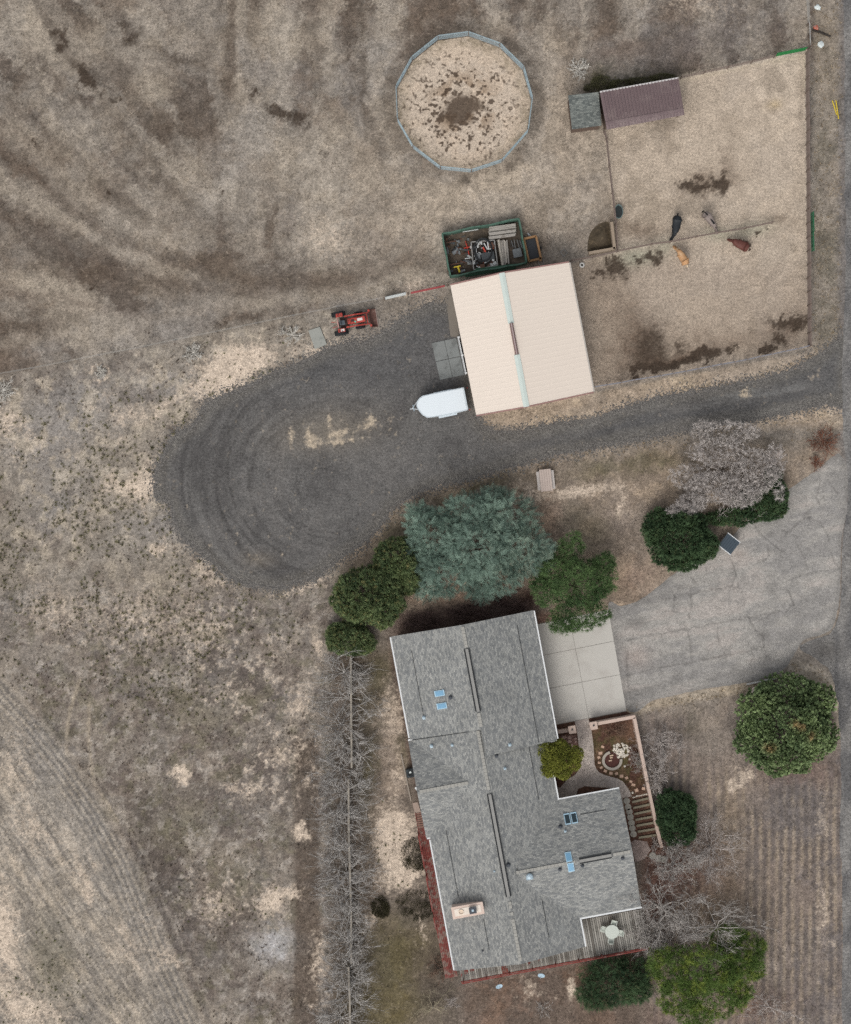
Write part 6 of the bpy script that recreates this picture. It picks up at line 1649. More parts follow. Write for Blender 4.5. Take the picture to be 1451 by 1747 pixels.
for x, y in [(816, 805), (827, 855), (838, 893), (846, 937), (855, 985), (861, 1030), (872, 1078)]:
    m1 = MB(); m1.lathe(G(x, y), [(.31, 0), (.31, .05), (.29, .06)], 20); m1.build('paver', mat('grey round paver', C(164, 160, 150), .9, .12, 4.0), rps)
rps2 = thing('round_pavers', 'three round grey pavers below the flagstone patio', 'stepping stones', G(1078, 1275), kind='structure')
for x, y in [(1030, 1255), (1078, 1278), (1122, 1288)]:
    m1 = MB(); m1.lathe(G(x, y), [(.33, 0), (.33, .05), (.31, .06)], 20); m1.build('paver', MATS['grey round paver'], rps2)
tt = thing('timber_terraces', 'stepped timber terraces between round pavers and pink wall', 'terrace', G(950, 960))
TB2 = mat('grey green old timber', C(136, 130, 112), .9, .25, 5.0)
for k in range(7):
    y = 815 + k * 49
    m1 = MB(); bar(m1, G(862 + k * 9, y, .16), G(1008 + k * 9, y - 34 + k * 2, .16), .2, .16); m1.build('timber', TB2, tt)

# ------------------------------------------------------------------ patio set, dishes, condenser
dc = hd(560, 278, ZD)
pset = thing('patio_table', 'round pale patio table on the corner deck', 'table', dc)
PS = mat('pale resin furniture', C(206, 212, 202), .6, .06)
m1 = MB(); m1.lathe(dc + Vector((0, 0, .70)), [(.48, 0), (.64, .02), (.65, .05), (.1, .06)], 24); m1.build('tabletop', PS, pset)
m1 = MB(); m1.tube([dc, dc + Vector((0, 0, .7))], .05, 8); m1.build('stem', PS, pset)
m1 = MB(); m1.lathe(dc, [(.3, 0), (.3, .03), (.05, .06)], 16); m1.build('base', PS, pset)
for k, (a, lb) in enumerate(((75, 'north'), (165, 'west'), (265, 'south'), (350, 'east'))):
    t = math.radians(a); c0 = dc + Vector((math.cos(t), math.sin(t), 0)) * .82
    chn = thing('patio_chair', 'pale resin patio chair on the %s side of deck table' % lb, 'chair', c0, 'patio chairs on the corner deck')
    R3 = Matrix.Rotation(t, 3, 'Z')
    MB().box(c0 + Vector((0, 0, .44)), (.46, .48, .05), t).build('seat', PS, chn, bevel=.02)
    MB().box(c0 + R3 @ Vector((.24, 0, .68)), (.06, .46, .46), t, ry=.15).build('backrest', PS, chn, bevel=.02)
    for sx in (-1, 1):
        MB().box(c0 + R3 @ Vector((.02, sx * .25, .64)), (.42, .05, .04), t).build('armrest', PS, chn)
        for sy in (-1, 1): MB().tube([c0 + R3 @ Vector((sy * .2, sx * .22, 0)), c0 + R3 @ Vector((sy * .18, sx * .2, .44))], .022, 6).build('leg', PS, chn)
for (x, y, a, lb) in ((850, 1677, .4, 'pale satellite dish on a pole south of the deck, west one'), (922, 1658.5, -.2, 'blue white satellite dish nearest the middle of south deck rail')):
    c0 = W(x, y, 0); sd_ = thing('satellite_dish', lb, 'satellite dish', c0)
    MB().tube([c0, c0 + Vector((0, 0, 1.0))], .03, 6).build('pole', RAIL_SILVER, sd_)
    m1 = MB(); n = 18
    Rm = Matrix.Rotation(a, 3, 'Z') @ Matrix.Rotation(math.radians(38), 3, 'X')
    vv = [c0 + Vector((0, 0, 1.05))]; ff = []
    for j, (rr, dz) in enumerate(((.16, .02), (.30, .08))):
        for k in range(n): t = 2 * math.pi * k / n; vv.append(c0 + Vector((0, 0, 1.05)) + Rm @ Vector((rr * math.cos(t) * 1.12, rr * math.sin(t), dz)))
    ff += [(0, 1 + k, 1 + (k + 1) % n) for k in range(n)] + [(1 + k, 1 + n + k, 1 + n + (k + 1) % n, 1 + (k + 1) % n) for k in range(n)]
    m1.add(vv, ff); m1.build('reflector', mat('blue grey dish', C(168, 192, 206), .5, .06), sd_)
    MB().tube([c0 + Vector((0, 0, 1.0)), c0 + Rm @ Vector((0, -.38, .2)) + Vector((0, 0, 1.05))], .02, 5).build('feed_arm', RAIL_SILVER, sd_)
ac = W(700.5, 1317, 0); acu = thing('air_conditioner', 'dark square air conditioner unit beside the west house wall', 'air conditioner', ac)
ACM = mat('dark teal grey case', C(58, 66, 70), .5, .12)
MB().box(ac + Vector((0, 0, .4)), (.84, .84, .8), HROT).build('case', ACM, acu, bevel=.08)
m1 = MB()
for r in (.1, .2, .3): m1.tube([ac + Vector((r * math.cos(t), r * math.sin(t), .83)) for t in (k * math.pi / 8 for k in range(17))], .018, 5, caps=False)
m1.build('fan_grille', mat('black grille', C(30, 32, 34), .6, .1), acu)
m1 = MB(); m1.lathe(ac + Vector((-.05, .08, .82)), [(.1, 0), (.1, .05), (.02, .06)], 12); m1.build('fan_motor', WJ, acu)
m1 = MB()
bar(m1, W(684, 1287, .12), W(700.5, 1366, .12), .12, .12); tag(m1.build('edging_kerb', mat('pale edging', C(160, 150, 138), .9, .15), None), 'thin pale concrete edging west of the air conditioner', 'kerb')
# low concrete wall under the tree row
m1 = MB()
for a, b in (((598, 1120), (598.5, 1200)), ((598.5, 1200), (599.5, 1310)), ((594, 1330), (594.5, 1420)), ((594.5, 1420), (598, 1540)), ((598.5, 1540), (598.8, 1645)), ((594, 1650), (596, 1700)), ((596, 1700), (598, 1830))):
    bar(m1, W(*a, 1.3), W(*b, 1.3), .17, 1.3)
tag(m1.build('boundary_wall', mat('pale weathered concrete wall', C(162, 154, 142), .9, .15, 2.0), None), 'long thin pale wall running through the bare tree row', 'wall')

# ------------------------------------------------------------------ vegetation
def unit(a): return a / (np.linalg.norm(a, axis=1, keepdims=True) + 1e-9)


def tmpl_fir(k=6):
    """feathery branchlet along +Z: paired side shoots in two planes"""
    V = []; T = []

    def tri(a, b, c, t): V.extend([a, b, c]); T.extend([t[0], t[1], t[2]])
    tri((-.02, 0, 0), (.02, 0, 0), (0, 0, 1.05), (0, 0, 1))
    for pl in (0, 1):
        for i in range(k):
            z = .1 + .8 * i / k; L = .42 * (1 - .75 * i / k) * (1 if pl == 0 else .7)
            for s in (-1, 1):
                tip = (s * L * .85, 0, z + L * .75); a = (0, 0, z - .03); b = (s * .05, .0, z + .09)
                if pl: tip, a, b = [(0, q[0], q[2]) for q in (tip, a, b)]
                tri(a, b, tip, (.2, .2, .9))
    return np.array(V), np.array(T)


def tmpl_tuft(n=10, spread=.9, w=.10, seed=1, leaf=False):
    r = random.Random(seed); V = []; T = []
    for i in range(n):
        t = 2 * math.pi * i / n + r.uniform(-.3, .3); th = r.uniform(.15, 1) * spread
        d = Vector((math.sin(th) * math.cos(t), math.sin(th) * math.sin(t), math.cos(th))); L = r.uniform(.7, 1.1)
        s = d.cross(Vector((r.uniform(-1, 1), r.uniform(-1, 1), r.uniform(-1, 1)))).normalized() * w
        if leaf:
            a = d * L * .45
            V += [tuple(a - d * .25), tuple(a + s), tuple(a + d * .3), tuple(a - d * .25), tuple(a + d * .3), tuple(a - s)]; T += [.3, .6, 1, .3, 1, .6]
        else:
            V += [tuple(-s * .8), tuple(s * .8), tuple(d * L)]; T += [.1, .1, 1]
    return np.array(V), np.array(T)


FIR = tmpl_fir(5); TUFT = tmpl_tuft(10, 1.1, .09); JUN = tmpl_tuft(9, .75, .16, 2); LEAF = tmpl_tuft(8, 1.5, .22, 3, True); GRASS = tmpl_tuft(7, 1.2, .07, 4); NEEDLE = tmpl_tuft(12, 1.35, .055, 5)


def scatter(tm, pos, nrm, size, rng, tint, tip=None):
    """place a template at each position, its Z along nrm; returns V, F, tint attr"""
    tv, tt = tm; n = len(pos); k = len(tv)
    z = unit(nrm); up = unit(rng.normal(size=(n, 3))); x = unit(np.cross(up, z)); y = np.cross(z, x)
    R = np.stack([x, y, z], 2)
    V = np.einsum('nij,kj->nki', R, tv) * size[:, None, None] + pos[:, None, :]
    T = np.zeros((n, k, 2)); T[:, :, 0] = np.clip(tint[:, None] * .75 + tt[None] * .3 + rng.uniform(-.06, .06, (n, k)), 0, 1)
    if tip is not None: T[:, :, 1] = tip[:, None]
    F = np.arange(n * k).reshape(-1, 3)
    return V.reshape(-1, 3), F, T.reshape(-1, 2)


def lobe_points(lobes, n, rng, inner=.55, zmin=-.25):
    """points through the outer shell of ellipsoid lobes (x, y, z, rx, ry, rz)"""
    L = np.array(lobes, float); a = L[:, 3] * L[:, 4] + (L[:, 3] + L[:, 4]) * L[:, 5]
    idx = rng.choice(len(L), n, p=a / a.sum())
    d = unit(rng.normal(size=(n, 3))); d[:, 2] = np.where(d[:, 2] < zmin, -d[:, 2], d[:, 2])
    r = inner + (1 - inner) * rng.random(n) ** .45
    l = L[idx]; p = l[:, :3] + d * l[:, 3:] * r[:, None]
    nr_ = unit(d / l[:, 3:])
    keep = np.ones(n, bool)
    for q in L:
        e = (((p - q[:3]) / q[3:]) ** 2).sum(1)
        keep &= (e > .3) | (rng.random(n) < .12)
    return p[keep], nr_[keep], idx[keep]


def trunk(root, base, h, r, m, limbs=(), name='trunk'):
    mb_ = MB(); b = Vector(base)
    mb_.tube([b, b + Vector((.05, .03, h * .5)), b + Vector((0, .08, h))], [r, r * .75, r * .3], 8)
    for e_ in limbs:
        e_ = Vector(e_); s0 = b + Vector((0, 0, h * .35)); mb_.tube([s0, s0.lerp(e_, .5) + Vector((0, 0, .15)), e_], [r * .5, r * .3, r * .1], 6)
    return mb_.build(name, m, root, smooth=True)


BARK = mat('brown grey bark', C(108, 94, 84), .95, .3, 5.0); GBARK = mat('grey bark', C(132, 126, 120), .95, .25, 5.0)


def evergreen(name, label, cx, cy, lobes_px, m, tm, n, size, rng_seed, flat=0.0, cat='tree', tipfn=None, group=None, jit=.5, inner=.55, tr=.16):
    """lobes_px: (px, py, z centre, rx, ry, rz) px in photograph pixels, heights in metres"""
    rng = np.random.default_rng(rng_seed)
    root = thing(name, label, cat, W(cx, cy, 0), group)
    lob = []
    for px, py, z, rx, ry, rz in lobes_px:
        q = W(px, py, z + rz * .3); lob.append((q.x, q.y, z, rx * S, ry * S, rz))
    for l in list(lob):
        for k in range(16):
            t = rng.uniform(0, 6.28); e_ = rng.uniform(-.1, 1.35); rr = rng.uniform(.16, .30)
            lob.append((l[0] + math.cos(t) * math.cos(e_) * l[3] * .88, l[1] + math.sin(t) * math.cos(e_) * l[4] * .88, max(.1, l[2] + math.sin(e_) * l[5] * .92), l[3] * rr, l[4] * rr, l[5] * rr * 1.3))
    p, nn, idx = lobe_points(lob, n, rng, inner)
    d = nn + rng.normal(size=p.shape) * jit
    d[:, 2] = d[:, 2] * (1 - flat) + .12
    patch = fbm(p[:, 0] * 10 + 500, p[:, 1] * 10 + 500, 14, 3, rng_seed % 97)
    tint = np.clip(.5 * rng.random(len(p)) + 1.0 * (patch - .28), 0, 1)
    sz = size * rng.uniform(.7, 1.3, len(p))
    tip = tipfn(p, rng) if tipfn else None
    V, F, T = scatter(tm, p, d, sz, rng, tint, tip)
    V[:, 2] = np.maximum(V[:, 2], .03)
    np_obj('crown', V, F, m, root, T)
    zt = max(l[2] + l[5] * .6 for l in lob)
    trunk(root, W(cx, cy, 0), zt * .8, tr, BARK, [(l[0], l[1], l[2]) for l in lob[:min(8, len(lobes_px))]])
    return root


SPRUCE_M = foliage_mat('blue green spruce needles', C(42, 60, 53), C(130, 150, 136), C(160, 168, 146), gain=1.7)
JUN_M = foliage_mat('dark juniper scales', C(32, 48, 34), C(96, 108, 72), C(150, 142, 96), gain=2.1); JUN_DK = foliage_mat('deep green juniper scales', C(26, 42, 30), C(68, 86, 58), C(110, 110, 74), gain=2.1)
PINE_M = foliage_mat('green pine needles', C(36, 56, 34), C(96, 118, 74), C(140, 140, 100), gain=1.65); PINE_Y = foliage_mat('yellow green pine needles', C(44, 62, 28), C(98, 118, 62), C(140, 152, 72), gain=1.75)
GLOBE_M = foliage_mat('olive clipped arborvitae', C(44, 54, 24), C(122, 124, 56), C(150, 146, 70), gain=2.1); BIGJ_M = foliage_mat('mid green juniper sprays', C(38, 56, 38), C(116, 130, 90), C(176, 156, 112), gain=2.1)


def tip_frac(fr, val=.8):
    return lambda p, rng: (rng.random(len(p)) < fr) * val * rng.random(len(p))


evergreen('blue_spruce', 'broad blue green spruce spreading north of the house', 815, 935,
          [(815, 930, 2.6, 62, 55, 3.4), (745, 915, 1.6, 52, 46, 2.2), (860, 880, 2.0, 52, 42, 2.6), (885, 940, 2.0, 52, 46, 2.6), (760, 970, 1.6, 56, 42, 2.2), (835, 975, 1.6, 52, 42, 2.2), (800, 880, 1.9, 55, 34, 2.4), (720, 890, 1.1, 28, 28, 1.5), (730, 1000, 1.0, 26, 18, 1.4), (822, 1005, 1.0, 24, 18, 1.3), (915, 955, 1.3, 26, 26, 1.6), (840, 852, 1.3, 30, 16, 1.6)],
          SPRUCE_M, FIR, 6200, .78, 21, flat=.55, tipfn=lambda p, r: np.clip((p[:, 0] - W(800, 0).x) / 12, 0, 1) * (r.random(len(p)) < .35) * .7, jit=.6)
evergreen('juniper_tree', 'dark green juniper touching the west side of the blue spruce', 678, 962, [(676, 958, 1.5, 38, 40, 2.2), (700, 985, 1.2, 24, 26, 1.6), (660, 975, 1.2, 24, 24, 1.6)], JUN_M, JUN, 5200, .30, 22, jit=.45, tipfn=tip_frac(.2))
evergreen('juniper_tree', 'largest rounded juniper of the three northwest of the house', 628, 1020, [(628, 1016, 1.8, 58, 50, 2.6), (600, 1020, 1.2, 34, 38, 1.8), (650, 1045, 1.2, 30, 26, 1.7), (655, 1000, 1.3, 30, 30, 1.8)], JUN_M, JUN, 8500, .30, 23, jit=.45, tipfn=tip_frac(.2))
evergreen('juniper_tree', 'small low juniper nearest the northwest house corner', 596, 1090, [(594, 1090, 1.1, 38, 28, 1.7), (620, 1098, .8, 20, 18, 1.2), (576, 1085, .8, 20, 22, 1.2)], JUN_M, JUN, 4200, .28, 24, jit=.45, tipfn=tip_frac(.25))
evergreen('pine_tree', 'green pine overhanging the concrete apron corner', 980, 998, [(985, 995, 3.0, 48, 42, 1.8), (945, 975, 2.6, 34, 30, 1.3), (1020, 985, 2.6, 34, 34, 1.3), (985, 1045, 2.4, 42, 30, 1.2), (960, 1065, 2.2, 28, 18, .9), (930, 1005, 2.2, 26, 30, 1.1), (975, 935, 2.6, 22, 26, 1.0), (1010, 1045, 2.3, 30, 22, 1.0), (1030, 960, 2.4, 18, 18, .9)], PINE_M, NEEDLE, 6200, .36, 25, jit=.6, inner=.3, tr=.2)
evergreen('juniper_tree', 'dense round juniper between the storage box and bare blossom tree', 1160, 922, [(1160, 920, 1.6, 56, 48, 2.3), (1130, 900, 1.1, 34, 32, 1.7), (1190, 930, 1.1, 32, 30, 1.7), (1165, 950, 1.0, 38, 22, 1.5), (1165, 888, 1.0, 40, 18, 1.4)], JUN_DK, JUN, 8000, .30, 26, jit=.4, tipfn=tip_frac(.1, .5))
evergreen('spreading_juniper', 'low spreading juniper along the asphalt edge below the blossom tree', 1290, 862, [(1300, 868, .7, 42, 20, 1.1), (1255, 882, .7, 44, 14, 1.0), (1328, 845, .7, 16, 26, 1.0), (1225, 885, .5, 20, 10, .8), (1318, 815, .5, 14, 20, .8), (1290, 850, .7, 40, 20, 1.0)], JUN_DK, JUN, 5200, .28, 27, jit=.45, cat='shrub', tipfn=tip_frac(.2, .7))
evergreen('juniper_tree', 'biggest round juniper with tan dead sprays beside the road', 1340, 1240,
          [(1340, 1235, 2.2, 70, 66, 2.8), (1300, 1220, 1.5, 42, 48, 2.0), (1385, 1250, 1.5, 40, 50, 2.0), (1335, 1290, 1.4, 54, 32, 1.9), (1345, 1180, 1.4, 52, 30, 1.9), (1390, 1200, 1.2, 34, 34, 1.6), (1290, 1260, 1.2, 32, 40, 1.7)],
          BIGJ_M, tmpl_tuft(9, .95, .2, 9, True), 9000, .40, 28, jit=.5,
          tipfn=lambda p, r: np.clip(sum(np.exp(-(((p[:, 0] - W(x, y, 4).x) / .38) ** 2 + ((p[:, 1] - W(x, y, 4).y) / .3) ** 2)) for x, y in ((1313, 1275), (1380, 1255), (1352, 1232), (1362, 1240))) * 1.3, 0, 1) * (p[:, 2] > 2.5))
rg = np.random.default_rng(5)
glb = [(954, 1296, 2.1, 32, 30, 1.5)] + [(954 + 26 * math.cos(t) * rr, 1296 + 24 * math.sin(t) * rr, 2.7 + .5 * (1 - rr), 11, 11, .75) for t, rr in [(k * 2.4, (.35, .75, 1.0)[k % 3]) for k in range(15)]] + [(981, 1288, 2.6, 14, 14, 1.0), (930, 1280, 2.7, 14, 15, .9), (936, 1312, 2.6, 14, 13, .9)]
evergreen('clipped_arborvitae', 'olive green clipped shrub of rounded balls in the entry garden', 955, 1296, glb, GLOBE_M, JUN, 9000, .16, 29, jit=.35, cat='shrub', inner=.8, tipfn=tip_frac(.25))
evergreen('juniper_shrub', 'dark green shrub just outside the pink garden wall', 1152, 1397, [(1152, 1385, 1.1, 30, 34, 1.7), (1158, 1415, 1.0, 27, 30, 1.5), (1142, 1365, .8, 20, 18, 1.3), (1170, 1390, .9, 18, 30, 1.3)], JUN_DK, JUN, 5200, .28, 30, jit=.45, cat='shrub', tipfn=tip_frac(.08, .5))
evergreen('juniper_shrub', 'dark green shrub south of the deck beside the pine', 1045, 1680, [(1045, 1680, 1.2, 52, 38, 1.8), (1020, 1695, .9, 34, 26, 1.4), (1075, 1668, .9, 32, 32, 1.4), (1040, 1655, .9, 34, 20, 1.4), (1085, 1690, .8, 24, 22, 1.2)], JUN_DK, FIR, 4600, .48, 31, flat=.3, jit=.5, cat='shrub', tipfn=tip_frac(.1, .6))
evergreen('pine_tree', 'large yellow green pine at the southeast house corner', 1205, 1662, [(1205, 1655, 3.4, 62, 48, 1.9), (1255, 1640, 3.0, 46, 40, 1.5), (1150, 1655, 2.9, 44, 40, 1.4), (1215, 1705, 2.8, 58, 34, 1.4), (1160, 1700, 2.6, 40, 30, 1.3), (1275, 1620, 2.8, 28, 32, 1.2), (1190, 1735, 2.3, 40, 20, 1.0), (1130, 1640, 2.4, 28, 28, 1.0), (1240, 1600, 2.6, 34, 22, 1.0), (1255, 1690, 2.4, 30, 24, 1.0), (1290, 1655, 2.3, 16, 16, .8)],
          PINE_Y, NEEDLE, 7600, .40, 32, jit=.6, inner=.3, tr=.24, tipfn=lambda p, r: (fbm(p[:, 0] * 10 + 90, p[:, 1] * 10, 8, 2, 3) > .6) * r.random(len(p)) * .9)


# ---- bare branches
def branch_tree(rng, base, n_main, length, lift, levels, r0, droop=0.0, split=(3, 4), shrink=.58, wob=.35, up0=.3, ell=(1.0, 1.0), seg=3, spread=.75, angles=None, rmin=.013):
    """returns arrays of segment ends and radii"""
    A = []; B = []; RA = []; RB = []

    def grow(p, d, L, r, lev):
        n = seg; pts = [p]; q = p.copy(); dd = d.copy()
        for i in range(n):
            dd = dd + rng.normal(size=3) * wob * .4; dd[2] -= droop * (levels - lev + 1) * .12
            dd /= np.linalg.norm(dd) + 1e-9
            q = q + dd * np.array([ell[0], ell[1], 1]) * L / n
            if q[2] < .08: q[2] = .08
            pts.append(q.copy())
        for i in range(n):
            A.append(pts[i]); B.append(pts[i + 1]); RA.append(r * (1 - .5 * i / n)); RB.append(r * (1 - .5 * (i + 1) / n))
        if lev <= 0: return
        for k in range(rng.integers(split[0], split[1] + 1)):
            i = rng.integers(1, n + 1); t = pts[i]
            nd = dd + rng.normal(size=3) * spread * np.array([1, 1, .6]); nd /= np.linalg.norm(nd)
            grow(t.copy(), nd, L * shrink * rng.uniform(.7, 1.25), max(rmin, r * .6), lev - 1)
    for k in range(n_main):
        t = (angles[k] if angles else 2 * math.pi * (k + rng.uniform(-.3, .3)) / n_main)
        d = np.array([math.cos(t), math.sin(t), lift + rng.uniform(-.25, .4)]); d /= np.linalg.norm(d)
        grow(np.array(base, float) + np.array([0, 0, up0]), d, length * rng.uniform(.75, 1.2), r0, levels)
    return np.array(A), np.array(B), np.array(RA), np.array(RB)


def sticks(A, B, RA, RB, rng):
    d = unit(B - A); up = np.where(np.abs(d[:, 2:3]) < .9, np.array([[0, 0, 1.0]]), np.array([[1.0, 0, 0]]))
    x = unit(np.cross(d, up)); y = np.cross(d, x); n = len(A); V = np.zeros((n, 6, 3))
    for k in range(3):
        t = 2 * math.pi * k / 3; o = x * math.cos(t) + y * math.sin(t)
        V[:, k] = A + o * RA[:, None]; V[:, 3 + k] = B + o * RB[:, None]
    f = np.array([(0, 1, 4, 3), (1, 2, 5, 4), (2, 0, 3, 5)])
    F = (np.arange(n)[:, None, None] * 6 + f[None]).reshape(-1, 4)
    T = np.repeat(rng.random(n), 6)
    return V.reshape(-1, 3), F, np.stack([T, np.zeros(len(T))], 1)


def bare(name, label, px, py, m, seed, cat='tree', group=None, trunk_h=0.0, z_ref=1.5, **kw):
    rng = np.random.default_rng(seed); b = W(px, py, z_ref); b.z = 0
    root = thing(name, label, cat, b, group)
    A, B, RA, RB = branch_tree(rng, b, **kw)
    V, F, T = sticks(A, B, RA, RB, rng)
    np_obj('branches', V, F, m, root, T)
    h = kw.get('up0', .3)
    mb_ = MB(); mb_.tube([b, b + Vector((0, 0, h + .05))], [kw['r0'] * 2.0, kw['r0'] * 1.5], 8); mb_.build('trunk' if h > .25 else 'stem', GBARK, root)
    return root


TWIG = foliage_mat('silver grey twigs', C(112, 107, 102), C(196, 190, 184), gain=1.28); TWIG_D = foliage_mat('dark grey twigs', C(108, 105, 102), C(184, 180, 175), gain=1.5); TWIG_P = foliage_mat('pinkish grey twigs', C(124, 117, 112), C(196, 188, 182), gain=1.4); TWIG_W = foliage_mat('bleached twigs', C(160, 156, 148), C(214, 210, 202), gain=1.3); TWIG_B = foliage_mat('brown twigs', C(84, 66, 56), C(140, 116, 100), gain=1.3); TWIG_R = foliage_mat('rust brown twigs', C(92, 58, 46), C(142, 98, 78), gain=1.3); TWIG_V = foliage_mat('dark purple brown twigs', C(62, 50, 48), C(96, 80, 76), gain=2.0)
row_lab = ['first (northernmost)', 'second', 'third', 'fourth', 'fifth', 'sixth', 'seventh', 'eighth', 'ninth', 'tenth', 'eleventh', 'twelfth', 'thirteenth', 'fourteenth', 'fifteenth (southernmost)']
for k in range(15):
    y = 1150 + k * 42.5 + rnd.uniform(-6, 6)
    bare('bare_tree', '%s grey bare tree of the long row west of the house' % row_lab[k], 585 + rnd.uniform(-9, 9), y, TWIG_D, 300 + k, group='bare trees in the long row', z_ref=1.8,
         n_main=rnd.randint(10, 15), length=rnd.uniform(1.6, 2.05), lift=.75, levels=3, r0=.045, droop=.5, split=(3, 5), shrink=.68, wob=.4, up0=.5, ell=(1.0, .82), seg=3, spread=.55, rmin=.010)
# blossom tree and other bare trees
bt = bare('blossom_tree', 'wide silvery bare tree over the junipers by the drive', 1238, 805, TWIG_P, 41, z_ref=2.5, n_main=12, length=2.7, lift=.7, levels=4, r0=.07, droop=.25, split=(3, 4), shrink=.6, wob=.5, up0=.8, ell=(.95, .9), spread=.9)
rng = np.random.default_rng(42)
pp = []
for x, y, rx, ry, n in ((1215, 830, 45, 26, 700), (1290, 805, 36, 40, 900), (1180, 858, 26, 16, 420), (1230, 770, 50, 26, 600), (1260, 845, 40, 20, 600), (1165, 868, 22, 12, 260), (1235, 738, 58, 20, 330), (1172, 812, 34, 22, 240), (1322, 788, 18, 34, 260), (1150, 872, 14, 8, 90), (1205, 725, 24, 10, 90), (1275, 735, 26, 14, 120), (1330, 840, 10, 16, 70)):
    t = rng.uniform(0, 6.28, n); r = np.sqrt(rng.random(n)); q = np.stack([x + rx * r * np.cos(t), y + ry * r * np.sin(t)], 1)
    z = rng.uniform(1.6, 3.4, n); f = (HC - z) / HC
    pp.append(np.stack([(q[:, 0] - 725.5) * S * f, (873.5 - q[:, 1]) * S * f, z], 1))
pp = np.concatenate(pp)
V, F, T = scatter(tmpl_tuft(8, 1.5, .05, 12), pp, rng.normal(size=pp.shape), rng.uniform(.24, .46, len(pp)), rng, rng.random(len(pp)))
np_obj('twig_clusters', V, F, foliage_mat('pale blossom twigs', C(100, 94, 90), C(222, 214, 208), gain=1.15), bt, T)
bare('bare_tree', 'large grey bare tree at the east house corner by deck', 1133, 1556, TWIG, 43, z_ref=3.0, n_main=13, length=2.3, lift=.6, levels=4, r0=.07, droop=.05, split=(3, 4), shrink=.64, wob=.5, up0=1.2, spread=.8, rmin=.011)
bare('bare_tree', 'thin pale bare tree north-east of the large grey one', 1215, 1450, TWIG_P, 44, z_ref=2.0, n_main=11, length=1.8, lift=.6, levels=3, r0=.04, droop=.05, split=(4, 6), shrink=.64, wob=.45, up0=.8, spread=.8, rmin=.011)
bare('bare_tree', 'leaning bare tree whose twigs reach over the yellow green pine', 1225, 1585, TWIG, 45, z_ref=4.0, n_main=9, length=2.3, lift=.35, levels=3, r0=.05, droop=.0, split=(4, 6), shrink=.6, wob=.5, up0=3.2, ell=(1.15, .7), spread=.75)
bare('bare_tree', 'twiggy bare tree between round pavers and the mown yard', 1150, 1478, TWIG, 46, z_ref=2.0, n_main=11, length=1.7, lift=.7, levels=3, r0=.04, droop=.0, split=(4, 6), shrink=.62, wob=.55, up0=.8, spread=.85)
bare('bare_tree', 'grey twiggy tree low against the south-east deck end', 1120, 1600, TWIG, 47, z_ref=2.0, n_main=12, length=1.6, lift=.6, levels=3, r0=.04, droop=.05, split=(4, 6), shrink=.64, wob=.5, up0=.6, spread=.8)
bare('bare_shrub', 'pinkish grey bare shrub outside the pink wall, upper', 1128, 1270, TWIG_P, 48, cat='shrub', z_ref=1.2, n_main=12, length=1.35, lift=.7, levels=3, r0=.035, droop=.1, split=(3, 5), shrink=.62, wob=.5, up0=.25, spread=.8)
bare('bare_shrub', 'pinkish grey bare shrub outside the pink wall, lower', 1122, 1325, TWIG_P, 49, cat='shrub', z_ref=1.2, n_main=12, length=1.15, lift=.7, levels=3, r0=.035, droop=.1, split=(3, 5), shrink=.62, wob=.5, up0=.25, spread=.8)
bare('bare_shrub', 'grey bare shrub leaning over the pink wall from inside', 1092, 1300, TWIG, 50, cat='shrub', z_ref=1.2, n_main=9, length=1.0, lift=.7, levels=3, r0=.03, split=(3, 4), shrink=.6, wob=.5, up0=.25, spread=.8)
bare('bare_shrub', 'brown bare shrub in the north corner of the entry garden', 1050, 1246, TWIG_B, 51, cat='shrub', z_ref=.5, n_main=11, length=.8, lift=.5, levels=3, r0=.022, split=(3, 4), shrink=.62, wob=.5, up0=.1, spread=.7)
bare('bare_shrub', 'small grey bare shrub at the foot of the pink wall', 1118, 1440, TWIG_P, 52, cat='shrub', z_ref=.5, n_main=10, length=.55, lift=.8, levels=2, r0=.022, split=(3, 5), shrink=.6, wob=.5, up0=.1)
bare('bare_tree', 'sparse bare tree at the bottom edge beside the pine', 1315, 1722, TWIG_P, 53, z_ref=1.5, n_main=10, length=1.7, lift=.4, levels=3, r0=.035, split=(3, 4), shrink=.62, wob=.5, up0=.5, ell=(1.2, .7))
bare('bare_tree', 'open pale bare tree on the olive lawn at the bottom edge', 738, 1722, foliage_mat('tan twigs', C(150, 140, 116), C(186, 176, 150)), 54, z_ref=1.5, n_main=7, length=1.3, lift=.35, levels=3, r0=.04, split=(2, 3), shrink=.62, wob=.6, up0=.8)
bare('bare_shrub', 'small pale spiky shrub south of the deck', 770, 1712, TWIG_P, 55, cat='shrub', z_ref=.5, n_main=12, length=.55, lift=.5, levels=2, r0=.02, split=(3, 4), shrink=.6, wob=.4, up0=.1)
bare('bare_shrub', 'grey star shaped dead shrub south of the satellite dishes', 925, 1722, TWIG, 56, cat='shrub', z_ref=.4, n_main=11, length=.7, lift=.25, levels=2, r0=.02, split=(2, 4), shrink=.6, wob=.4, up0=.1)
bare('bare_shrub', 'brown twiggy shrub at the south-west house corner', 752, 1655, TWIG_B, 57, cat='shrub', z_ref=.6, n_main=12, length=.85, lift=.5, levels=3, r0=.022, split=(3, 4), shrink=.6, wob=.5, up0=.1)
bare('bare_shrub', 'rust brown bush beside the top of the asphalt drive', 1405, 752, TWIG_R, 58, cat='shrub', z_ref=.6, n_main=22, length=.95, lift=.5, levels=2, r0=.02, split=(4, 6), shrink=.6, wob=.35, up0=.1, spread=.5)
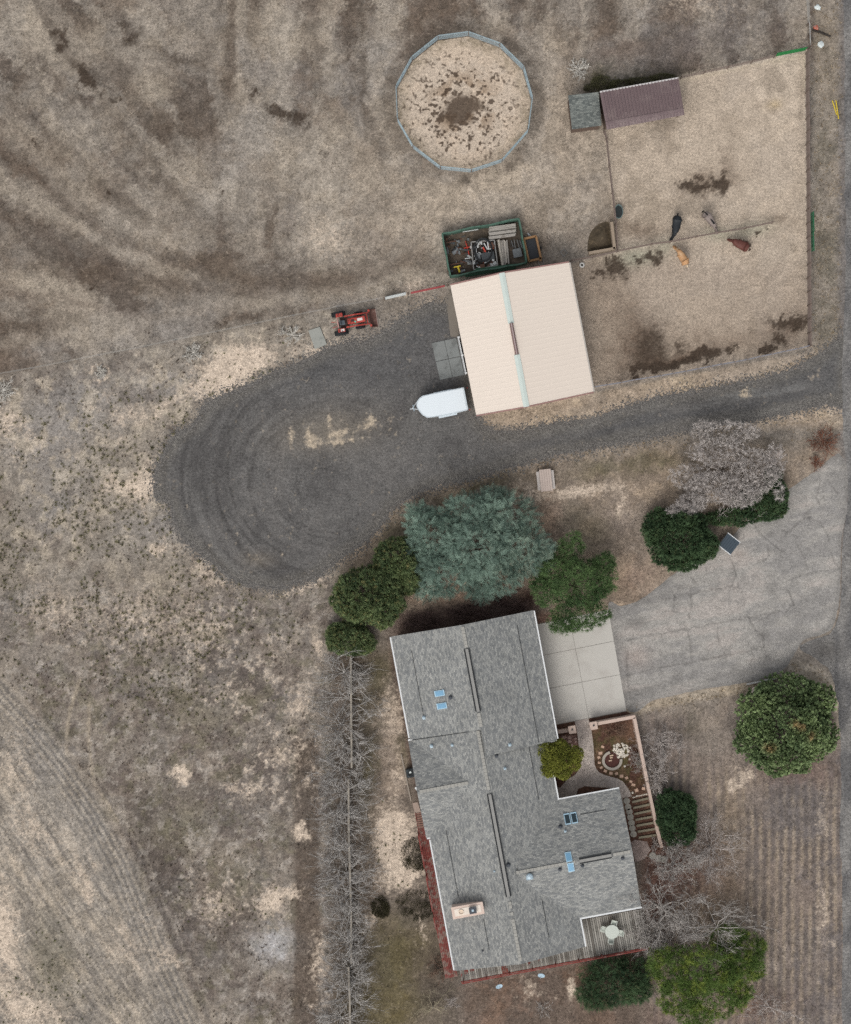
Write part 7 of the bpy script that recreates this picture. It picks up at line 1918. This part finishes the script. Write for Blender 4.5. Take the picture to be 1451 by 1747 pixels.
bare('bare_shrub', 'small rust brown bush just south of the bigger one', 1393, 788, TWIG_R, 59, cat='shrub', z_ref=.4, n_main=16, length=.5, lift=.6, levels=2, r0=.018, split=(4, 5), shrink=.6, wob=.35, up0=.1, spread=.5)
for k, (x, y, l) in enumerate(((725, 1064, 'west'), (800, 1050, 'middle'), (870, 1036, 'east'))):
    bare('bare_shrub', '%s of three dark purple brown shrubs under the north eave' % l, x, y, TWIG_V, 60 + k, cat='shrub', group='dark shrubs along the north house wall', z_ref=.8, n_main=20, length=1.25, lift=.45, levels=3, r0=.022, split=(4, 5), shrink=.6, wob=.4, up0=.1, ell=(1.15, .6), spread=.6)
for k, (x, y, L, l) in enumerate(((988, 117, .72, 'bleached dead shrub north-west of the shingled shed'), (497, 571, .72, 'bleached dead shrub west of the loose concrete slab'), (329, 602, .72, 'bleached dead shrub above the large bare sand patch'), (3, 667, .85, 'bleached dead shrub at the far west edge'), (172, 634, .42, 'small bleached shrub inside a sandy ring'))):
    bare('dead_shrub', l, x, y, TWIG_W, 70 + k, cat='shrub', group='bleached dead shrubs in the pasture', z_ref=.4, n_main=14, length=L, lift=.4, levels=2, r0=.045, split=(4, 5), shrink=.55, wob=.35, up0=.08, spread=.6, rmin=.024)
for k, (x, y, rx, ry, l) in enumerate(((708, 1458, 26, 30, 'low olive ground cover mat beside the red deck steps, north one'), (712, 1545, 36, 26, 'low olive ground cover mat beside the red deck, south one'), (648, 1548, 16, 18, 'small low olive mat west of the larger two'))):
    evergreen('ground_shrub', l, x, y, [(x, y, .05, rx, ry, .25), (x + 5, y + 6, .05, rx * .7, ry * .7, .22)], foliage_mat('dull olive mat', C(46, 46, 34), C(92, 86, 62)), TUFT, 1500, .13, 80 + k, cat='shrub', jit=.8, tr=.03)

evergreen('brush_strip', 'low dark green brush strip behind the brown metal shelter', 1065, 140, [(1028, 142, .1, 20, 14, .35), (1058, 144, .1, 24, 8, .3), (1095, 139, .1, 30, 7, .3), (1130, 131, .1, 22, 6, .25), (1010, 150, .1, 14, 8, .25)], foliage_mat('dark olive brush', C(58, 58, 42), C(104, 102, 74), gain=1.4), TUFT, 2200, .16, 90, cat='shrub', jit=.8, tr=.03)


# ---- weeds and dry grass: nobody could count them
def field(name, label, cat, density, n, tm, size, m, seed, tintb=.5, flat=0.0):
    rng = np.random.default_rng(seed)
    x = rng.uniform(-30, 1482, n); y = rng.uniform(-30, 1780, n)
    k = rng.random(n) < density(x, y); x, y = x[k], y[k]
    for ex_ in (GRAVEL, ASPHALT, ROAD):
        d = sdf(ex_, x, y) > 3 + 4 * rng.random(len(x)); x, y = x[d], y[d]
    hu = (x - 667) * HU[0] + (y - 1087) * HU[1]; hv = (x - 667) * HV[0] + (y - 1087) * HV[1]
    d = ~(((hu > -5) & (hu < 605) & (hv > -20) & (hv < 250)) | ((hu > 320) & (hu < 605) & (hv > 0) & (hv < 340))); x, y = x[d], y[d]
    pos = np.stack([(x - 725.5) * S, (873.5 - y) * S, np.full(len(x), .012)], 1)
    nn = rng.normal(size=pos.shape) * .25 + np.array([[0, 0, 1.0]])
    V, F, T = scatter(tm, pos, nn, size * rng.uniform(.5, 1.5, len(x)), rng, np.clip(tintb + rng.normal(size=len(x)) * .25, 0, 1))
    V[:, 2] = np.maximum(V[:, 2], .004)
    o = np_obj(name, V, F, m, None, T); tag(o, label, cat, kind='stuff'); return o


def d_sage(x, y):
    n = fbm(x, y, 55, 3, 201)
    a = blob(x, y, 90, 860, 190, 180) + blob(x, y, 330, 760, 60, 60) * .9 + blob(x, y, 250, 1060, 200, 90) + .7 * blob(x, y, 280, 1160, 80, 60) + .6 * blob(x, y, 60, 1000, 90, 70) + .5 * blob(x, y, 480, 600, 40, 14)
    return np.clip(a * 1.25, 0, 1) * sm(.34, .52, n) * (y > 690 - x * .15) * (sdf(FIELD_SW, x, y) > 4)


def d_sage2(x, y):
    return np.clip(.9 * blob(x, y, 1028, 140, 24, 16) + .8 * blob(x, y, 1095, 142, 60, 8, -10) + .8 * blob(x, y, 60, 1700, 90, 60) + .6 * blob(x, y, 85, 1620, 24, 50) + .5 * blob(x, y, 400, 1185, 50, 20) + .35 * blob(x, y, 370, 1530, 60, 60) + .8 * blob(x, y, 670, 1450, 40, 70) * (y < 1540) * .5 + .4 * blob(x, y, 430, 640, 70, 40), 0, 1)


def d_brown(x, y):
    n = fbm(x, y, 30, 4, 205, .65)
    return np.clip(sm(1010, 1120, y) * (x < 540) * (sdf(FIELD_SW, x, y) > 6) + .6 * (x < 560) * (y > 640 - x * .19) * (y < 1010), 0, 1) * sm(.46, .6, n)


def d_grass(x, y):
    pad_ = sdf(PADDOCK, x, y) < 4
    pen_ = np.hypot(x - 791, y - 178) < 112
    hs_ = (x > 690) & (x < 1130) & (y > 1050) & (y < 1240)
    return np.where(pad_ | pen_ | hs_, 0, .5 + .5 * sm(.4, .6, fbm(x, y, 40, 3, 203)))


SAGE_M = foliage_mat('grey olive weeds', C(96, 93, 74), C(150, 144, 116), gain=1.2); SAGE_G = foliage_mat('green weeds', C(70, 74, 48), C(122, 121, 84), gain=1.35); DRY_M = foliage_mat('dry straw and stalks', C(104, 95, 86), C(200, 186, 164)); DRY_L = foliage_mat('pale straw', C(150, 132, 108), C(206, 188, 158))
field('sage_weeds', 'grey olive weed tufts dotting the western ground', 'weeds', d_sage, 34000, tmpl_tuft(10, 1.5, .22, 21), .23, SAGE_M, 211)
field('green_weeds', 'small green weed tufts in sandy patches', 'weeds', d_sage2, 16000, tmpl_tuft(10, 1.25, .18, 22), .18, SAGE_G, 212)
field('brown_weeds', 'dead brown weeds over the south-west ground', 'weeds', d_brown, 26000, tmpl_tuft(9, 1.45, .16, 25), .19, foliage_mat('dead brown weeds', C(86, 75, 68), C(150, 136, 122), gain=1.15), 215)
field('dry_grass', 'short dry grass covering pasture and yard', 'grass', d_grass, 60000, tmpl_tuft(4, 1.35, .10, 23), .17, DRY_M, 213, .4)


def d_verge(x, y):
    a = sm(14, 2, dline([(658, 884), (691, 851), (794, 818), (960, 772), (1155, 735), (1340, 704), (1404, 690)], x, y - 4)) + sm(10, 2, dline([(1018, 715), (1124, 680), (1280, 652), (1390, 612)], x, y + 4)) \
        + sm(14, 3, dline([(1075, 1216), (1200, 1186), (1290, 1170)], x, y)) + 1.2 * sm(16, 4, np.abs(np.hypot(x - 1340, y - 1240) - 104)) * (x > 1300) * (y < 1240) + .5 * sm(1375, 1392, x) * (y < 620) * (x < 1436) + .8 * blob(x, y, 1200, 750, 160, 22, -8)
    return np.clip(a, 0, 1)


field('verge_grass', 'pale straw grass along the lane and drive edges', 'grass', d_verge, 90000, tmpl_tuft(5, 1.2, .12, 24), .20, DRY_L, 214, .5)


# ---- loose stones thinning out past the gravel edge
rng = np.random.default_rng(77)
go = smooth_line(GRAVEL, 1.0, True); nst = 26000
idx = rng.integers(0, len(go), nst); off = np.abs(rng.normal(0, 9, nst)) * rng.choice([-1, 1], nst, p=[.25, .75]); ang = rng.uniform(0, 6.28, nst)
q = go[idx] + np.stack([np.cos(ang), np.sin(ang)], 1) * np.abs(off)[:, None]
k = (q[:, 0] < 1436) & ~((q[:, 0] > 764) & (q[:, 0] < 1012) & (q[:, 1] < 708) & (q[:, 1] > 470)); q = q[k]
STONE = (np.array([(-.5, -.4, 0), (.5, -.45, 0), (0, .05, .35), (.5, -.45, 0), (.45, .5, 0), (0, .05, .35), (.45, .5, 0), (-.5, .4, 0), (0, .05, .35), (-.5, .4, 0), (-.5, -.4, 0), (0, .05, .35)]), np.full(12, .5))
pos = np.stack([(q[:, 0] - 725.5) * S, (873.5 - q[:, 1]) * S, np.full(len(q), .008)], 1)
V, F, T = scatter(STONE, pos, np.tile(np.array([[0, 0, 1.0]]), (len(q), 1)) + rng.normal(size=(len(q), 3)) * .05, rng.uniform(.05, .15, len(q)), rng, rng.random(len(q)))
tag(np_obj('loose_gravel', V, F, foliage_mat('loose grey stones', C(78, 76, 75), C(140, 136, 131), rough=.9), None, T), 'loose grey stones scattered past the gravel edge', 'gravel', kind='stuff')
